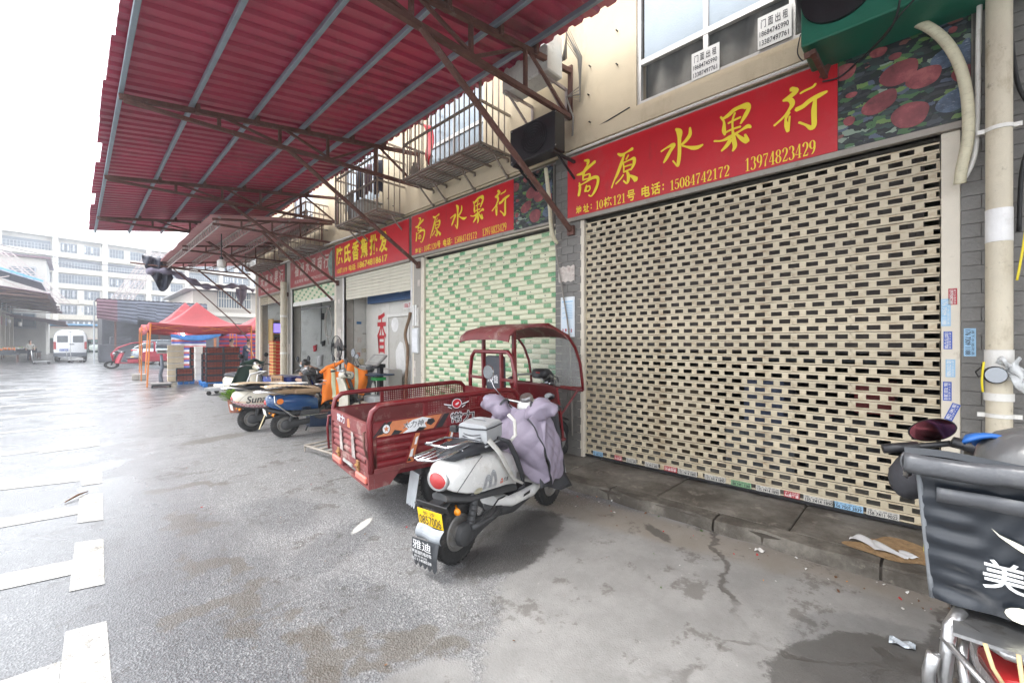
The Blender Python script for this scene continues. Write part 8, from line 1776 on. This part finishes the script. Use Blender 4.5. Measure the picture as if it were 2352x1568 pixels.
# long low building with blue roof
lb_ = thing('market_hall', 'long low pinkish hall with a thin blue roof beyond the yard', 'building', (0, 92, 0))
build('wall', MB().box(-14,92,0,30,100,3.9), pm('pinkish_wall',(.55,.42,.38),.85,var=.06,vs=.4,bump=0), lb_, world=True); build('roof', MB().box(-15,91.2,4.1,31,101,4.3), pm('blue_roof',(.12,.35,.6),.5), lb_, world=True)
build('white_band', MB().box(-14,91.96,2.2,30,91.995,3.7), farw, lb_, world=True); build('awning', MB().box(-9,90.2,2.0,-2,91.9,2.15), pm('dark_green',(.03,.1,.08),.7), lb_, world=True)
for i in range(9): build('doorway', MB().box(-12+4.3*i,91.93,.0,-9.2+4.3*i,91.955,2.0), [pm('dim_green',(.05,.12,.1),.8), pm('dim_redbrown',(.25,.06,.05),.8), dark][i % 3], lb_, world=True)

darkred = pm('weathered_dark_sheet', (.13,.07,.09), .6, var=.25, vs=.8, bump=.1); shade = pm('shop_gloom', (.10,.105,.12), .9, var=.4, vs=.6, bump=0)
# left market block
lm_ = thing('market_block', 'left market block with rows of open shops under dark canopies', 'building', (-5.2, 62, 0))
LB = lambda n, mb, m, **k: build(n, mb, m, lm_, world=True, **k)
LB('wall', MB().box(-22,50,0,-5.2,88,6.4), pm('far_grey_wall',(.42,.41,.38),.9,var=.15,vs=.4,bump=0))
for i in range(9):
    y = 50.5+4.1*i
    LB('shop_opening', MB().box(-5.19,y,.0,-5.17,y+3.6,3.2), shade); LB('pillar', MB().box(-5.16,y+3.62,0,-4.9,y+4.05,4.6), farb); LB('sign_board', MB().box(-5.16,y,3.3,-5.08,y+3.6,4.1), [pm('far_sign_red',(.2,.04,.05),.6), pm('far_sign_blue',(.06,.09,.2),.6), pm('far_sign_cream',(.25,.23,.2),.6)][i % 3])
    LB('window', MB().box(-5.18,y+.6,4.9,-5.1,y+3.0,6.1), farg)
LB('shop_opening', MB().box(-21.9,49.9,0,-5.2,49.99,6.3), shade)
lc = thing('canopy', 'dark red corrugated canopy over the left market shops', 'canopy', (-3.3, 60, 4.5), group=None)
def lroof(x): return 5.1 + (-1.3 - x)*.16
for k in range(16):
    y = 46.0 + 1.9*k; build('roof_sheet', ribbed(y, y+1.92, -8.0, -1.3+random.uniform(-.12,.12)+.012*k, lroof, pitch=.38, dep=.06), darkred, lc, world=True)
for yt in (46.5, 51, 56, 61, 66, 71): build('truss_chord', MB().beam((-7.95,yt,5.2),(-1.4,yt,4.85),.09), rust, lc, world=True); build('truss_chord', MB().beam((-7.95,yt,lroof(-7.9)-.2),(-1.4,yt,lroof(-1.4)-.1),.09), rust, lc, world=True)
for yt in (46.5, 51, 56, 61, 66, 71):
    for xa in (-6.5,-5,-3.5,-2.2): build('truss_brace', MB().beam((xa,yt+.05,5.1),(xa+.8,yt+.05,lroof(xa+.8)-.15),.05), rust, lc, world=True)
lc2 = thing('canopy', 'lower dark canopy beyond the first on the left', 'canopy', (-3, 78, 3.9))
for k in range(10): y = 66+1.9*k; build('roof_sheet', ribbed(y, y+1.92, -5.1, -.75+random.uniform(-.15,.15), lambda x: 3.75+(-.75-x)*.16, pitch=.38, dep=.06), darkred, lc2, world=True)
lc3 = thing('canopy', 'blue edged translucent sheet canopy high at the left edge', 'canopy', (-5, 50, 6.2))
b3 = lambda x: 6.15 + (-1.8-x)*.36
build('roof_sheet', ribbed(49, 57, -9, -1.8, b3, pitch=.4, dep=.06), pm('grey_blue_sheet',(.2,.25,.32),.5,var=.2), lc3, world=True); build('edge', MB().beam((-9,48.9,b3(-9)+.12),(-1.7,48.9,b3(-1.8)+.12),.14), pm('blue_roof',(.12,.35,.6),.5), lc3, world=True); build('truss_brace', MB().beam((-6,49,5.6),(-3.4,49,6.5),.06), whitest, lc3, world=True); build('truss_brace', MB().beam((-4.6,49.1,6.7),(-2.6,49.1,5.5),.06), whitest, lc3, world=True)
# steel conveyor frames leaning down on both sides
def slope_frame(p, q, label, w_=1.4, n=6):
    t = thing('sloping_gantry', label, 'gantry', Vector(p)); p, q = Vector(p), Vector(q); m = pm('pale_steel_far', (.42,.37,.36), .6, var=.15, bump=0)
    for i in range(n): o = Vector((w_*i/(n-1), 0, .0+.12*(i%2))); build('rail', MB().beam(p+o, q+o, .11), m, t, world=True)
    r_ = MB()
    for k in range(26): a = p.lerp(q, k/26); r_.beam(a-Vector((0,0,.08)), a+Vector((w_,0,-.08)), .06)
    build('rung', r_, m, t, world=True, kind='stuff'); return t
slope_frame((-7.6, 66, 11.8), (-2.3, 66, 5.6), 'long pale steel frame sloping down behind the left canopies', 2.0)
slope_frame((5.2, 57, 10.8), (2.2, 57, 5.3), 'pale steel frame sloping down to the left behind the central canopy', 1.6)
h4 = thing('apartment_building', 'grey older house with window cages behind the left canopies', 'building', (-8, 80, 0))
build('wall', MB().box(-16,78,0,-2.5,90,11.8), pm('far_grey_wall',(.42,.41,.38),.9,var=.15,vs=.4,bump=0), h4, world=True); build('roof', MB().box(-16.5,77.5,11.85,-2.1,90,12.05), darkred, h4, world=True)
for i in range(3):
    for j in range(2): x = -4.4-3.4*j; z = 3.4+2.8*i; wv = build('window', MB().box(x-1.1,77.9,z,x+1.1,77.99,z+1.6), farg, h4, world=True); build('window_cage', MB().box(x-1.15,77.2,z-.2,x+1.15,77.3,z-.05).box(x-1.15,77.2,z+1.6,x+1.15,77.3,z+1.7).box(x-1.1,77.2,z,x-1.0,77.3,z+1.6).box(x+1.0,77.2,z,x+1.1,77.3,z+1.6).box(x-.05,77.2,z,x+.05,77.3,z+1.6), barm, h4, world=True)
h5 = build('yard_pole', MB().cyl((1.0,44.6,0),(1.0,44.6,4.6),.05), barm, None, label='thin pole at the left end of the central canopy', cat='pole')
# central block with dark canopy and beige upper storey
cbk = thing('market_block', 'beige two storey block with a barred window behind the tents', 'building', (12, 50, 0))
CB = lambda n, mb, m, **k: build(n, mb, m, cbk, world=True, **k)
CB('wall', MB().box(7.2,46,0,34,60,6.1), pm('warm_grey_wall',(.47,.43,.38),.9,var=.06,vs=.4,bump=0)); CB('ledge', MB().box(7.0,45.5,3.9,34,45.99,4.25), farw); CB('roof_sheet', ribbed(44.8, 60, 6.6, 34.5, lambda x: 6.2, pitch=.5, dep=.08), pm('pale_sheet',(.5,.5,.5),.6)); 
CB('roof_edge', MB().box(6.6,44.6,6.12,34.5,44.78,6.3), farw)
for i in range(4):
    x = 9.0+4.2*i; wv = CB('window', MB().box(x,45.9,4.75,x+2.6,45.995,6.3), farg)
    fr = MB()
    for k in range(14): fr.box(x+.2*k-.0,45.6,4.6,x+.2*k+.04,45.64,6.4)
    for z in (4.6,5.5,6.4): fr.box(x-.05,45.56,z,x+2.7,45.595,z+.05)
    build('window_bars', fr, farw, wv, world=False) if 0 else CB('window_bars', fr, farw)
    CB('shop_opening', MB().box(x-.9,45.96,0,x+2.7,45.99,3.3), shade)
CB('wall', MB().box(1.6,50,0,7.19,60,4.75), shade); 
cc = thing('canopy', 'dark corrugated canopy of the central block with a torn red end', 'canopy', (6, 46, 4.5))
for k in range(6): 
    x = 1.1+1.1*k
    f_ = lambda u, v, x=x: (x+1.1*u, 43.0+.0*u+6.8*v, 4.72+.2*v+.05*abs(math.sin(u*12.6)) + (.0 if v else 0))
    build('roof_sheet', MB().grid(f_, 16, 3), darkred, cc, world=True)
    f2_ = lambda u, v, x=x: (x+1.1*u, 43.0-.25*v+.05*math.sin(v*40), 4.72-(1.5+.3*math.sin(x*3)+.2*u)*v)
    build('hanging_sheet', MB().grid(f2_, 3, 30), [darkred, pm('slate_sheet',(.09,.1,.13),.6,var=.3,vs=1)][k > 0], cc, world=True)
for x in (1.6, 4.2, 7.0): build('truss_chord', MB().beam((x,43.1,4.5),(x,49.9,4.4),.09), rust, cc, world=True); build('post', MB().box(x+.5,44.4,0,x+.62,44.52,4.7), rust, cc, world=True)
for (x, w_) in ((2.4,2.2),(5.4,2.0),(8.4,2.4)):
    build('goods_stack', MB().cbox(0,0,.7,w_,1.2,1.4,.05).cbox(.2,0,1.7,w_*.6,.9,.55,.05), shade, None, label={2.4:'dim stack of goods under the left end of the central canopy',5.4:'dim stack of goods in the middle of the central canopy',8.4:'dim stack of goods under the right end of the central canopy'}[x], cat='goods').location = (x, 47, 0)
# stalls along the left block: low tables piled with produce, parked scooters
for i, (x, y) in enumerate([(-4.3,50.5),(-3.9,55.5),(-3.6,61),(-3.9,66)]):
    t = thing('produce_stall', ['produce stall with orange heaps nearest the left edge','produce stall with white bags, second along the left block','produce stall with green heaps behind the pale jacket','dark produce stall deep under the left canopy'][i], 'stall', (x,y,0), .1*i)
    build('table_top', MB().cbox(0,0,.62,2.6,1.2,.06), pm('dim_grey',(.12,.13,.14),.7), t)
    for a in (-1,1):
        for b in (-1,1): build('leg', MB().cbox(a*1.2,b*.5,.3,.06,.06,.58), rust, t)
    build('crate', MB().cbox(-.6,0,.8,1.0,.8,.28,.02), foam, t); build('crate', MB().cbox(.6,.1,.82,.9,.8,.32,.02), crm, t)
    fm = MB(); r2 = random.Random(i+4)
    for k in range(60): fm.lathe([(0,-.07),(.07,0),(0,.07)], (r2.uniform(-1.1,.1)+.6*(k%2)*1.6, r2.uniform(-.35,.35), .98+.05*(k%3)), (0,0,1), 6)
    build('produce', fm, [orange, foam, pm('cabbage',(.2,.35,.1),.7), fru][i], t, kind='stuff')
    build('hanging_lamp', MB().cyl((0,0,3.2),(0,0,3.45),.12), whitepvc, t)
# wires over the yard
wire = pm('overhead_wire', (.06,.06,.08), .6, bump=0)
def wspan(a, b, sag, label, r=.03):
    a, b = Vector(a), Vector(b); build('overhead_wire', MB().tube([a.lerp(b, k/24) - Vector((0,0,sag*4*(k/24)*(1-k/24))) for k in range(25)], r, 5), wire, None, label=label, cat='wire')
wspan((-5.2, 60, 10.5), (7.0, 50, 8.2), .5, 'black cable sagging across the yard in front of the apartment block')
wspan((-5.2, 60, 10.1), (7.0, 50, 7.9), .7, 'thinner lower cable sagging beside the upper one across the yard', .02)

# ------------------------------------------------------------------ litter
lfm = {'red': pm('litter_red',(.5,.03,.03),.7,bump=0), 'brown': pm('litter_brown',(.16,.08,.04),.8,bump=0), 'green': pm('litter_green',(.08,.14,.04),.7,bump=0), 'white': pm('litter_white',(.68,.67,.64),.7,bump=0), 'orange': pm('litter_orange',(.6,.25,.05),.7,bump=0)}
rl = random.Random(21)
for key, m in lfm.items():
    mb = MB()
    for k in range({'red':26,'brown':60,'green':16,'white':46,'orange':12}[key]):
        if rl.random() < .5: x = rl.gauss(3.52, .14); y = rl.uniform(-.4, 3.2)
        else: x = rl.uniform(.8, 3.6); y = rl.uniform(.2, 7)
        s = rl.uniform(.004, .02 if x > 3.2 else .011); a = rl.random()*6.28; z = .006 + s*.25
        pts = []
        n = rl.choice((3,4,5,6))
        for i in range(n): r_ = s*rl.uniform(.5,1.2); pts.append((x+r_*math.cos(a+6.283*i/n), y+r_*.7*math.sin(a+6.283*i/n), z+rl.uniform(-.3,.5)*s))
        mb.poly(pts, (0,0,1), .0012)
    build('street_litter', mb, m, None, kind='stuff', label={'red':'scattered red paper scraps along the kerb','brown':'scattered brown leaf scraps on the road and kerb','green':'scattered green leaf bits along the kerb','white':'scattered white paper scraps on the road','orange':'scattered orange peel bits on the road'}[key], cat='litter')
pc_ = [GZ(1951,1235,.112), GZ(1975,1232,.112), GZ(2035,1262,.112), GZ(2093,1290,.112), GZ(2080,1297,.112), GZ(2010,1275,.112), GZ(1962,1250,.112)]
a, b, c, d = GZ(1950,1238,.11), GZ(2092,1290,.11), GZ(1978,1231,.11), GZ(2105,1283,.11)
def shf2(u, v):
    p = a.lerp(b, u).lerp(c.lerp(d, u), v); p.z = .112 + .012*abs(math.sin(u*7+v*2)) + .006*math.sin(v*9+u*13); p.x += .02*math.sin(u*9); p.y += .015*math.sin(u*14+v*3); return p
build('crumpled_sheet', MB().grid(shf2, 26, 8, .002), pm('white_film',(.66,.66,.66),.5,var=.08), None, smooth=True, label='long crumpled white plastic sheet lying on the sawdust by the shutter', cat='sheet')
sd_ = GZ(2050,1262,.105)
def sand(u, v):
    a_ = u*6.2832; r_ = v*(1+.22*math.sin(a_*3+1)+.1*math.sin(a_*7)); return (sd_.x+.20*r_*math.cos(a_), sd_.y-.1+.33*r_*math.sin(a_), .1065+.010*(1-v)+.003*math.sin(a_*9+v*8)*(1-v))
build('sawdust', MB().grid(sand, 60, 8), pm('damp_sawdust',(.30,.19,.09),.95,var=.25,vs=30,bump=.5,bs=120,dirt=((.16,.10,.05),.5,7)), None, kind='stuff', smooth=True, label='brown sawdust heap spread on the pavement beside the shutter', cat='sawdust')
cp = GZ(2072,1478,.01); build('clear_wrapper', MB().grid(lambda u, v: (cp.x-.03+.06*v+.01*u, cp.y+.05-.1*u, .008+.012*math.sin(u*5+v*4)**2), 8, 5, .001), pm('blue_white_wrapper',(.5,.56,.62),.2,var=.2,coat=.5), None, smooth=True, label='small crinkled clear wrapper on the road near the delivery scooter', cat='wrapper')
cp = GZ(1745,1263,.01); build('paper_scrap', MB().grid(lambda u, v: (cp.x-.025+.05*v, cp.y+.03-.06*u, .008+.012*math.sin(u*4+v*3)**2), 6, 5, .001), paper, None, smooth=True, label='white crumpled paper scrap by the kerb left of the sheet', cat='paper')
cp = GZ(180,1140,.01); build('twig', MB().tube([(cp.x-.09,cp.y-.12,.012),(cp.x,cp.y,.03),(cp.x+.07,cp.y+.14,.012)], [.006,.01,.004], 6), lfm['brown'], None, label='dark curved twig lying across the painted bay line', cat='twig')
# ------------------------------------------------------------------ air
hz = bpy.data.materials.new('haze'); hz.use_nodes = True; hn = hz.node_tree
hn.nodes.remove(hn.nodes['Principled BSDF']); pv = hn.nodes.new('ShaderNodeVolumePrincipled'); pv.inputs['Color'].default_value = (.93,.95,1,1); pv.inputs['Density'].default_value = .0024; pv.inputs['Anisotropy'].default_value = .3
hn.links.new(pv.outputs[0], hn.nodes['Material Output'].inputs['Volume'])
hb = build('haze', MB().box(-405,-62,-1,405,505,34), hz, None, kind='stuff')
